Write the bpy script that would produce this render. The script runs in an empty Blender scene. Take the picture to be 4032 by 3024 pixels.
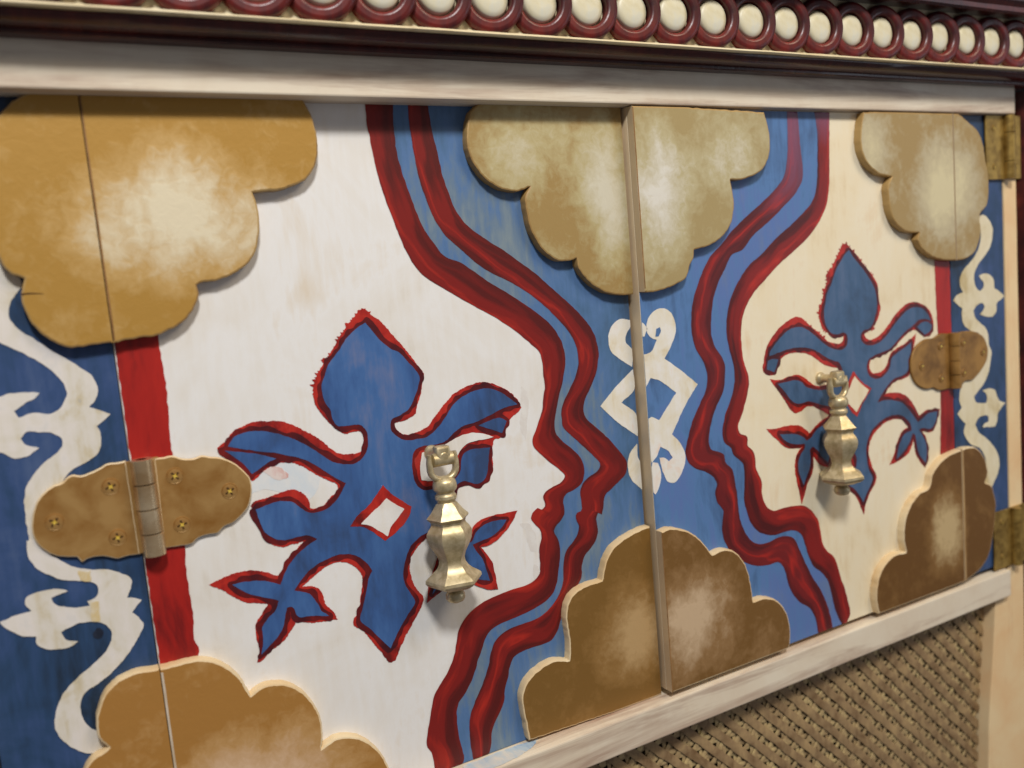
import bpy, bmesh, math, random
from mathutils import Vector, Matrix, noise
from mathutils.geometry import delaunay_2d_cdt
import numpy as np
random.seed(7)
C = bpy.context.scene.collection
S = bpy.context.scene

# ---------------------------------------------------------------- camera, world, lamps, exposure
# world: X runs along the cabinet front, Z up, the viewer stands at negative Y; the left door's face is the plane Y = 0
cam = bpy.data.cameras.new('camera')
cam.sensor_fit = 'HORIZONTAL'; cam.sensor_width = 36.0
cam.lens = 36.0 * 3350.0 / 4032.0
cam.clip_start = 0.01; cam.clip_end = 20.0
cam.dof.use_dof = True; cam.dof.focus_distance = 0.43; cam.dof.aperture_fstop = 6.5
co = bpy.data.objects.new('camera', cam); C.objects.link(co)
co.matrix_world = Matrix(((0.8762936, 0.1315686, -0.4634644, 0.0),
                          (-0.4738499, 0.0615743, -0.8784503, -0.38),
                          (-0.0870390, 0.9893929, 0.1163009, 0.0),
                          (0, 0, 0, 1)))
S.camera = co

world = bpy.data.worlds.new('World'); S.world = world; world.use_nodes = True
bg = world.node_tree.nodes['Background']
bg.inputs['Color'].default_value = (0.97, 0.94, 1.0, 1); bg.inputs['Strength'].default_value = 0.13

def lamp(name, loc, target, size, power, color, size_y=None):
    l = bpy.data.lights.new(name, 'AREA'); l.energy = power; l.color = color
    l.shape = 'RECTANGLE' if size_y else 'DISK'; l.size = size
    if size_y: l.size_y = size_y
    o = bpy.data.objects.new(name, l); C.objects.link(o); o.location = loc
    o.rotation_euler = (Vector(target) - Vector(loc)).to_track_quat('-Z', 'Y').to_euler()
    return o
lamp('ceiling_lamp', (-0.05, -0.92, 1.0), (0.2, 0, -0.1), 0.20, 15.6, (1.0, 0.985, 0.965))
lamp('window_light', (1.45, -0.85, 0.05), (0.35, 0, -0.1), 0.5, 1.5, (0.80, 0.88, 1.0), 0.7)
lamp('room_lamp', (1.05, -1.15, 1.25), (0.5, 0, -0.2), 0.7, 13.2, (1.0, 0.82, 0.60))
S.view_settings.view_transform = 'Standard'; S.view_settings.look = 'None'
S.view_settings.exposure = 0.0; S.view_settings.gamma = 1.0

# ---------------------------------------------------------------- outlines, measured on the cabinet front in millimetres
D = {
'fl_dark': [[[120.52,-170.4],[121.8,-170.48],[122.85,-169.77],[123.86,-169.0],[124.95,-168.46],[125.65,-167.66],[125.99,-166.55],[126.26,-165.5],[126.85,-164.45],[127.68,-163.75],[128.45,-162.89],[128.89,-161.65],[129.18,-160.6],[129.85,-159.58],[130.9,-159.02],[131.83,-158.5],[132.56,-157.45],[133.0,-156.48],[133.7,-155.7],[134.75,-155.28],[135.8,-154.8],[136.44,-153.95],[136.81,-152.9],[137.2,-151.86],[137.9,-150.96],[138.6,-150.17],[138.92,-149.05],[138.87,-148.0],[138.56,-146.95],[138.13,-145.9],[137.55,-144.93],[136.85,-143.88],[136.15,-142.85],[135.45,-141.88],[134.82,-141.0],[134.16,-139.95],[133.7,-139.04],[133.36,-137.85],[133.48,-136.8],[134.05,-135.89],[134.55,-134.7],[134.65,-133.65],[134.66,-132.6],[134.75,-131.55],[135.1,-130.51],[135.8,-129.69],[136.5,-128.78],[136.79,-127.7],[136.87,-126.65],[136.94,-125.6],[137.2,-124.63],[137.9,-123.86],[138.95,-123.23],[139.65,-122.51],[140.35,-121.4],[141.21,-120.7],[142.45,-120.47],[143.5,-120.36],[144.51,-120.0],[145.32,-119.3],[146.21,-118.6],[147.35,-118.3],[148.4,-118.17],[149.45,-117.66],[150.15,-116.52],[150.85,-115.52],[151.9,-115.01],[152.93,-114.75],[153.98,-114.05],[154.61,-113.0],[155.4,-112.07],[156.45,-111.65],[157.5,-111.3],[158.2,-110.55],[158.55,-109.53],[158.9,-108.47],[159.6,-107.61],[160.53,-107.05],[161.28,-106.35],[161.68,-105.3],[161.92,-104.25],[162.34,-103.2],[163.1,-102.44],[163.9,-101.8],[164.44,-100.75],[164.59,-99.7],[164.77,-98.65],[165.55,-97.73],[166.6,-97.5],[167.65,-97.41],[168.7,-97.3],[169.75,-97.32],[170.8,-97.36],[171.85,-97.77],[172.9,-98.46],[173.95,-99.15],[174.96,-99.7],[176.02,-100.05],[177.1,-100.16],[178.15,-99.7],[178.85,-98.95],[179.9,-98.36],[180.95,-98.2],[182.0,-97.91],[182.8,-97.25],[183.19,-96.2],[183.52,-95.15],[184.1,-94.22],[184.95,-93.4],[185.42,-92.35],[185.46,-91.3],[185.31,-90.25],[185.1,-89.2],[184.91,-88.15],[184.83,-87.1],[185.14,-86.05],[185.82,-85.0],[186.06,-83.95],[186.04,-82.9],[185.96,-81.85],[185.93,-80.8],[185.62,-79.75],[184.45,-79.13],[183.4,-78.73],[182.35,-78.28],[181.3,-77.88],[180.25,-77.73],[179.2,-77.94],[178.15,-78.04],[177.1,-77.81],[176.05,-77.46],[175.0,-77.13],[173.95,-76.92],[172.9,-77.0],[171.88,-77.65],[170.8,-78.32],[169.75,-78.6],[168.7,-78.88],[167.82,-79.75],[167.56,-80.8],[167.39,-81.85],[167.11,-82.9],[166.6,-83.77],[165.93,-84.65],[165.59,-85.7],[165.52,-86.75],[165.52,-87.8],[165.2,-88.81],[164.15,-89.39],[163.1,-89.62],[162.05,-90.23],[161.37,-91.3],[160.65,-92.22],[159.69,-92.7],[158.55,-93.05],[157.5,-93.69],[156.7,-94.45],[155.75,-94.84],[154.7,-94.74],[153.71,-94.45],[152.68,-94.1],[151.55,-93.8],[150.54,-93.75],[149.45,-93.91],[148.4,-93.79],[147.35,-93.18],[146.56,-92.35],[145.95,-91.47],[145.44,-90.6],[144.93,-89.55],[144.62,-88.5],[144.53,-87.45],[144.58,-86.4],[144.52,-85.35],[144.35,-84.3],[144.14,-83.25],[143.93,-82.2],[143.78,-81.15],[143.78,-80.1],[144.12,-79.05],[144.85,-78.35],[145.59,-77.65],[146.3,-76.76],[147.0,-76.04],[148.05,-75.62],[149.1,-75.71],[150.15,-76.06],[151.2,-76.53],[152.25,-76.82],[153.3,-76.6],[154.35,-75.91],[155.4,-75.84],[156.45,-76.06],[157.5,-76.3],[158.55,-76.39],[159.6,-76.07],[160.65,-75.31],[161.7,-74.93],[162.75,-74.83],[163.8,-74.72],[164.77,-74.15],[165.43,-73.1],[166.25,-72.05],[167.3,-71.59],[168.35,-71.24],[169.33,-70.3],[170.03,-69.25],[171.15,-68.68],[172.2,-68.65],[173.25,-68.74],[174.3,-68.7],[175.35,-68.36],[176.4,-68.08],[177.45,-68.2],[177.93,-69.25],[178.85,-70.26],[179.85,-71.0],[180.82,-71.7],[181.65,-72.27],[182.7,-72.93],[183.63,-73.45],[184.8,-73.99],[185.85,-74.28],[186.9,-74.33],[187.95,-74.34],[189.0,-74.66],[189.98,-75.2],[190.96,-75.9],[191.8,-76.49],[192.85,-76.83],[193.85,-76.6],[194.27,-75.55],[194.27,-74.5],[194.32,-73.45],[194.73,-72.4],[195.65,-71.77],[196.62,-71.0],[197.0,-69.95],[197.11,-68.9],[196.76,-67.85],[196.0,-67.09],[194.98,-66.1],[194.25,-65.4],[193.42,-64.7],[193.9,-63.79],[194.95,-63.61],[196.0,-63.73],[197.05,-63.91],[198.1,-63.98],[199.07,-63.65],[200.06,-62.95],[201.25,-62.73],[202.3,-62.92],[203.35,-63.01],[204.18,-62.25],[204.17,-61.2],[203.7,-60.19],[203.0,-59.46],[202.3,-58.73],[201.6,-57.95],[200.9,-57.11],[200.24,-56.3],[199.5,-55.42],[198.8,-54.61],[198.1,-53.86],[197.35,-53.15],[196.48,-52.45],[195.34,-51.75],[194.25,-51.35],[193.2,-51.19],[192.15,-50.98],[191.1,-50.57],[190.05,-50.0],[189.0,-49.34],[187.95,-48.64],[186.9,-47.98],[185.85,-47.42],[184.8,-47.13],[183.75,-47.34],[182.7,-47.9],[181.65,-48.05],[180.6,-47.98],[179.55,-47.93],[178.5,-48.21],[177.69,-48.95],[176.9,-49.65],[175.7,-49.95],[174.65,-49.95],[173.6,-50.04],[172.55,-50.56],[171.57,-51.4],[170.45,-51.79],[169.4,-51.84],[168.35,-51.95],[167.3,-52.77],[166.76,-53.85],[165.9,-54.82],[164.85,-55.33],[164.06,-55.95],[163.61,-57.0],[163.35,-58.05],[162.83,-59.1],[161.7,-59.69],[160.65,-60.01],[159.77,-60.85],[159.25,-61.9],[158.55,-62.74],[157.5,-63.16],[156.45,-63.48],[155.63,-64.35],[155.23,-65.4],[154.7,-66.36],[153.65,-66.88],[152.6,-67.02],[151.55,-67.31],[150.5,-68.06],[149.45,-68.39],[148.4,-68.16],[147.35,-67.72],[146.3,-67.25],[145.25,-66.87],[144.2,-66.7],[143.15,-66.89],[142.1,-67.25],[141.05,-67.2],[140.03,-66.8],[138.95,-66.14],[138.03,-65.4],[137.2,-64.54],[136.51,-63.65],[135.93,-62.6],[135.71,-61.55],[135.8,-60.53],[136.85,-59.85],[137.9,-59.81],[138.95,-59.51],[139.7,-58.75],[140.35,-57.85],[141.27,-57.35],[142.45,-57.22],[143.5,-57.07],[144.52,-56.3],[145.2,-55.25],[145.95,-54.56],[147.0,-54.11],[147.91,-53.5],[148.28,-52.45],[148.4,-51.46],[148.59,-50.35],[149.1,-49.31],[149.84,-48.6],[150.5,-47.64],[150.73,-46.5],[150.82,-45.45],[151.0,-44.4],[151.55,-43.42],[152.42,-42.65],[153.05,-41.6],[153.07,-40.55],[152.91,-39.5],[152.6,-38.5],[152.15,-37.4],[151.63,-36.35],[150.96,-35.3],[150.15,-34.33],[149.45,-33.61],[148.67,-32.85],[147.7,-31.87],[147.02,-31.1],[146.3,-30.15],[145.6,-29.1],[144.9,-27.98],[144.2,-26.92],[143.5,-26.01],[142.8,-25.26],[141.84,-24.45],[140.79,-23.75],[139.65,-23.07],[138.6,-22.4],[137.55,-21.67],[136.59,-20.95],[135.82,-20.25],[135.1,-19.45],[134.46,-18.5],[133.9,-17.45],[133.39,-16.4],[132.86,-15.35],[132.3,-14.35],[131.6,-13.25],[130.9,-12.28],[130.2,-11.4],[129.5,-10.59],[128.8,-9.84],[127.75,-9.24],[126.71,-9.4],[126.0,-10.23],[125.3,-10.96],[124.25,-11.29],[123.2,-11.44],[122.25,-11.85],[121.45,-12.79],[120.75,-13.51],[119.7,-13.85],[118.65,-13.9],[117.6,-14.09],[116.76,-15.0],[116.28,-16.05],[115.5,-16.93],[114.45,-17.42],[113.61,-18.15],[113.29,-19.2],[113.15,-20.25],[112.87,-21.3],[112.0,-22.14],[110.95,-22.5],[110.09,-23.05],[109.43,-24.1],[108.85,-24.96],[107.8,-25.47],[106.75,-25.64],[105.74,-26.2],[105.36,-27.25],[105.24,-28.3],[105.06,-29.35],[104.45,-30.4],[103.6,-31.35],[103.25,-32.48],[103.17,-33.55],[103.09,-34.6],[102.82,-35.65],[102.2,-36.45],[101.15,-37.39],[100.8,-38.45],[100.78,-39.5],[100.86,-40.55],[100.92,-41.6],[100.87,-42.65],[100.56,-43.7],[100.28,-44.75],[100.34,-45.8],[100.62,-46.85],[101.08,-47.9],[101.75,-48.95],[102.55,-49.96],[103.25,-50.92],[103.69,-52.1],[104.12,-53.15],[104.58,-54.2],[105.06,-55.25],[105.57,-56.3],[106.05,-57.19],[106.59,-58.05],[107.45,-58.97],[108.5,-59.79],[109.55,-60.37],[110.6,-60.79],[111.65,-61.06],[112.7,-61.05],[113.75,-60.68],[114.8,-60.36],[115.85,-60.35],[116.9,-60.55],[117.95,-60.98],[118.9,-61.9],[119.47,-62.95],[119.71,-64.0],[119.81,-65.05],[119.78,-66.1],[119.51,-67.15],[118.88,-68.2],[118.42,-69.25],[118.2,-70.3],[118.03,-71.35],[117.66,-72.4],[116.73,-73.1],[115.5,-73.42],[114.45,-73.8],[113.4,-74.33],[112.35,-74.55],[111.3,-74.37],[110.25,-73.98],[109.2,-73.46],[108.15,-72.83],[107.1,-72.12],[106.12,-71.35],[105.37,-70.65],[104.65,-69.93],[103.6,-68.93],[102.62,-68.2],[101.5,-67.65],[100.45,-67.23],[99.4,-66.7],[98.49,-66.1],[97.65,-65.46],[96.77,-64.7],[96.04,-64.0],[95.2,-63.12],[94.5,-62.34],[93.8,-61.55],[93.1,-60.79],[92.11,-59.8],[91.35,-59.13],[90.41,-58.4],[89.33,-57.7],[88.2,-57.16],[87.15,-56.94],[86.1,-57.1],[85.05,-57.15],[84.0,-56.81],[83.07,-56.3],[82.03,-55.6],[81.2,-54.98],[80.17,-54.2],[79.2,-53.5],[78.05,-52.82],[77.01,-52.45],[75.95,-52.45],[74.9,-52.58],[73.85,-52.49],[72.8,-52.21],[71.75,-51.86],[70.7,-51.54],[69.65,-51.34],[68.6,-51.47],[67.55,-51.99],[66.5,-52.22],[65.45,-52.12],[64.4,-51.92],[63.35,-51.88],[62.5,-52.45],[61.95,-53.48],[61.25,-54.31],[60.2,-54.77],[59.15,-55.21],[58.46,-56.3],[58.17,-57.35],[57.76,-58.4],[56.7,-58.71],[55.65,-58.76],[54.84,-59.45],[54.88,-60.5],[55.39,-61.55],[56.35,-62.54],[57.15,-63.3],[58.1,-64.31],[58.8,-65.16],[59.5,-66.09],[60.2,-67.05],[60.9,-68.0],[61.59,-68.9],[62.3,-69.79],[62.98,-70.65],[63.7,-71.56],[64.36,-72.4],[65.1,-73.32],[65.75,-74.15],[66.5,-74.82],[67.55,-75.17],[68.57,-74.5],[69.3,-73.55],[70.35,-73.14],[71.4,-73.03],[72.45,-72.65],[73.15,-71.76],[73.85,-70.87],[74.9,-70.57],[75.95,-70.69],[77.0,-70.88],[78.05,-70.89],[79.1,-70.41],[80.15,-69.74],[81.12,-69.25],[82.09,-69.6],[83.3,-70.26],[84.35,-70.64],[85.4,-70.7],[86.45,-70.32],[87.5,-70.13],[88.55,-70.4],[89.6,-70.95],[90.65,-71.7],[91.47,-72.4],[92.19,-73.1],[93.1,-74.08],[93.8,-74.85],[94.5,-75.64],[95.2,-76.4],[96.12,-77.3],[96.93,-78.0],[97.94,-78.7],[99.05,-79.26],[100.1,-79.61],[101.15,-79.97],[102.2,-80.58],[103.25,-81.43],[104.04,-82.2],[105.0,-83.19],[105.7,-83.92],[106.4,-84.64],[106.29,-85.7],[105.35,-86.33],[104.3,-87.07],[103.63,-88.15],[103.02,-89.2],[102.2,-89.79],[101.15,-90.11],[100.1,-90.6],[99.4,-91.42],[98.74,-92.35],[97.65,-92.93],[96.6,-93.0],[95.55,-93.03],[94.5,-93.32],[93.45,-93.96],[92.4,-94.12],[91.36,-93.75],[90.41,-93.05],[89.6,-92.1],[88.9,-91.12],[88.25,-90.25],[87.5,-89.32],[86.81,-88.5],[86.1,-87.77],[85.34,-87.1],[84.37,-86.4],[83.3,-85.81],[82.25,-85.41],[81.2,-85.24],[80.15,-85.36],[79.1,-85.44],[78.05,-85.24],[77.0,-84.9],[75.95,-84.53],[74.9,-84.24],[73.85,-84.25],[72.83,-85.0],[71.75,-85.62],[70.7,-85.62],[69.65,-85.5],[68.6,-85.51],[67.55,-86.04],[66.84,-86.75],[65.8,-87.79],[65.07,-88.5],[64.76,-89.55],[64.9,-90.6],[65.2,-91.65],[65.6,-92.7],[66.08,-93.75],[66.59,-94.8],[67.08,-95.85],[67.53,-96.9],[67.9,-97.91],[68.24,-99.0],[68.56,-100.05],[68.85,-101.1],[69.19,-102.15],[69.65,-103.1],[70.35,-104.06],[71.4,-104.9],[72.45,-105.38],[73.5,-105.78],[74.55,-106.17],[75.6,-106.56],[76.65,-106.91],[77.7,-107.13],[78.75,-107.0],[79.74,-106.35],[80.85,-105.97],[81.9,-106.1],[82.95,-106.38],[83.94,-106.7],[85.05,-106.97],[86.1,-106.93],[87.15,-106.75],[88.2,-106.96],[87.15,-107.7],[86.1,-107.99],[85.17,-108.8],[84.35,-109.84],[83.3,-110.38],[82.27,-110.55],[81.2,-110.85],[80.39,-111.6],[79.8,-112.61],[79.1,-113.4],[78.05,-113.98],[77.06,-114.75],[76.65,-115.71],[76.4,-116.85],[76.06,-117.9],[75.25,-118.81],[74.21,-119.65],[73.68,-120.7],[73.32,-121.75],[72.1,-121.54],[71.05,-121.07],[70.0,-120.49],[68.95,-119.85],[68.09,-119.3],[67.2,-118.72],[66.15,-118.06],[65.18,-117.55],[64.05,-117.23],[63.0,-117.32],[61.95,-117.39],[60.9,-117.22],[59.85,-116.94],[58.8,-116.68],[57.75,-116.61],[56.7,-117.04],[55.65,-117.86],[54.6,-118.07],[53.55,-117.96],[52.5,-118.07],[51.8,-118.9],[51.84,-120.0],[52.39,-121.05],[53.2,-122.1],[53.9,-122.99],[54.6,-123.81],[55.3,-124.54],[56.08,-125.25],[56.99,-125.95],[58.1,-126.64],[59.15,-127.06],[60.2,-127.24],[61.25,-127.34],[62.29,-127.7],[63.35,-128.34],[64.34,-129.1],[65.19,-129.8],[66.03,-130.5],[66.85,-131.15],[67.84,-131.9],[68.84,-132.6],[69.24,-133.65],[69.04,-134.7],[68.25,-135.54],[67.2,-135.73],[66.15,-135.91],[65.1,-136.76],[64.46,-137.85],[63.59,-138.55],[62.52,-138.9],[61.6,-139.49],[61.18,-140.65],[61.24,-141.7],[61.38,-142.75],[61.62,-143.8],[61.88,-144.85],[62.04,-145.9],[61.91,-146.95],[61.6,-147.95],[61.49,-149.05],[61.53,-150.1],[61.6,-151.15],[61.6,-152.19],[61.35,-153.25],[60.56,-154.3],[60.46,-155.35],[61.25,-156.17],[62.3,-155.93],[63.35,-155.11],[64.4,-154.83],[65.45,-154.69],[66.5,-154.07],[67.2,-153.03],[68.25,-152.27],[69.3,-152.15],[70.35,-152.05],[71.27,-151.5],[71.75,-150.59],[72.27,-149.4],[73.15,-148.56],[74.05,-148.0],[74.7,-146.95],[74.87,-145.9],[74.92,-144.85],[75.05,-143.8],[75.6,-142.81],[76.42,-142.05],[76.87,-141.0],[76.93,-139.95],[76.92,-138.9],[76.97,-137.85],[77.19,-138.9],[77.09,-139.95],[77.13,-141.0],[77.46,-142.05],[78.05,-142.91],[79.01,-143.8],[80.01,-144.15],[81.2,-144.18],[82.25,-144.13],[83.3,-144.29],[84.35,-144.57],[85.4,-144.9],[86.45,-145.25],[87.5,-145.51],[88.55,-145.44],[89.6,-145.29],[90.65,-145.53],[91.7,-146.05],[92.65,-146.6],[93.8,-147.25],[94.85,-147.47],[95.76,-146.95],[96.13,-145.9],[96.13,-144.85],[95.69,-143.8],[94.89,-143.1],[94.05,-142.4],[93.25,-141.7],[92.4,-140.8],[91.83,-139.95],[91.35,-138.96],[90.94,-137.85],[90.6,-136.8],[90.36,-135.75],[90.32,-134.7],[90.43,-133.65],[90.35,-132.6],[89.95,-131.64],[89.25,-130.67],[88.2,-129.85],[87.15,-129.68],[86.1,-129.76],[85.05,-129.59],[84.0,-129.2],[83.08,-128.75],[82.26,-128.05],[82.75,-127.0],[83.65,-126.44],[84.7,-126.27],[85.75,-125.95],[86.45,-125.21],[87.05,-124.2],[87.85,-123.56],[88.9,-123.34],[89.95,-123.17],[90.86,-122.45],[91.35,-121.54],[92.05,-120.74],[93.1,-120.57],[94.15,-120.71],[95.2,-120.83],[96.25,-120.63],[97.2,-120.0],[98.35,-119.61],[99.4,-119.7],[100.45,-119.9],[101.5,-120.08],[102.55,-120.13],[103.6,-119.91],[104.63,-119.65],[105.7,-119.77],[106.75,-120.17],[107.69,-120.7],[108.68,-121.4],[109.47,-122.1],[110.25,-122.95],[110.92,-123.85],[111.61,-124.9],[112.27,-125.95],[112.91,-127.0],[113.54,-128.05],[113.57,-129.1],[113.14,-130.15],[112.35,-131.04],[111.78,-131.9],[111.65,-132.95],[111.76,-134.0],[111.92,-135.05],[112.04,-136.1],[112.0,-137.15],[111.45,-138.2],[110.66,-138.9],[110.13,-139.95],[109.99,-141.0],[109.9,-142.01],[109.61,-143.1],[108.85,-143.94],[107.8,-144.85],[107.43,-145.9],[107.3,-146.95],[107.24,-148.0],[107.1,-149.05],[106.83,-150.1],[106.59,-151.15],[106.63,-152.2],[107.01,-153.25],[107.58,-154.3],[108.4,-155.35],[109.2,-156.14],[110.25,-157.03],[111.12,-157.8],[111.84,-158.5],[112.7,-159.38],[113.4,-160.19],[114.1,-161.15],[114.8,-162.31],[115.39,-163.4],[115.94,-164.45],[116.52,-165.5],[117.16,-166.55],[117.88,-167.6],[118.65,-168.57],[119.33,-169.35],[120.05,-170.08]]],
'sp_dark': [[[174.47,-149.95],[175.5,-150.02],[176.55,-149.89],[177.6,-149.86],[178.65,-149.54],[179.51,-148.55],[179.45,-147.5],[179.21,-146.45],[178.89,-145.4],[178.52,-144.35],[178.11,-143.3],[177.68,-142.25],[177.25,-141.2],[176.9,-140.2],[176.62,-139.1],[176.48,-138.05],[176.46,-137.0],[176.32,-135.95],[176.01,-134.9],[175.56,-133.85],[175.03,-132.8],[174.48,-131.75],[173.95,-130.7],[173.47,-129.65],[174.33,-128.95],[175.5,-128.55],[176.55,-128.51],[177.6,-128.5],[178.65,-128.27],[179.64,-127.55],[180.71,-126.85],[181.8,-126.61],[182.85,-126.51],[183.9,-126.24],[184.92,-125.45],[185.77,-124.75],[187.05,-124.32],[188.1,-124.07],[189.05,-123.35],[189.5,-122.42],[190.01,-121.25],[190.9,-120.36],[191.87,-119.5],[191.79,-118.45],[190.9,-117.48],[189.85,-117.22],[188.8,-117.14],[187.75,-117.03],[186.7,-116.76],[185.65,-116.38],[184.6,-116.01],[183.55,-115.71],[182.5,-115.6],[181.45,-115.88],[180.4,-116.52],[179.35,-116.88],[178.3,-117.0],[177.25,-117.17],[176.2,-117.75],[175.5,-118.49],[174.64,-119.15],[173.56,-119.5],[172.35,-119.8],[171.35,-120.55],[170.78,-121.6],[170.25,-122.58],[169.47,-123.35],[168.5,-124.04],[167.45,-124.48],[166.4,-124.94],[165.35,-125.06],[164.3,-124.86],[163.25,-124.5],[162.2,-124.06],[161.15,-123.62],[160.1,-123.29],[159.05,-123.16],[158.0,-123.14],[156.95,-122.97],[155.91,-122.65],[154.85,-122.25],[153.83,-121.95],[152.75,-122.18],[152.14,-123.35],[152.04,-124.4],[151.88,-125.45],[151.48,-126.5],[150.88,-127.55],[150.56,-128.6],[150.49,-129.65],[150.53,-130.7],[150.57,-131.75],[150.5,-132.8],[150.11,-133.85],[149.33,-134.9],[148.9,-135.89],[148.71,-137.0],[148.57,-138.05],[148.21,-139.1],[147.5,-139.83],[146.64,-140.5],[146.1,-141.51],[145.92,-142.6],[145.8,-143.65],[145.51,-144.7],[144.79,-145.75],[144.14,-146.8],[144.29,-147.85],[145.05,-148.74],[146.1,-149.04],[147.15,-148.21],[147.9,-147.5],[148.9,-147.07],[149.95,-146.74],[150.76,-146.1],[151.32,-145.05],[151.97,-144.0],[153.1,-143.42],[154.15,-143.21],[155.2,-142.77],[156.15,-141.9],[157.3,-141.33],[158.35,-141.34],[159.4,-141.51],[160.45,-141.69],[161.44,-141.9],[162.47,-142.25],[163.6,-142.74],[164.65,-143.3],[165.7,-143.98],[166.66,-144.7],[167.45,-145.34],[168.37,-146.1],[169.2,-146.75],[170.19,-147.5],[171.15,-148.2],[172.0,-148.78],[173.05,-149.39],[174.1,-149.85]]],
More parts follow.
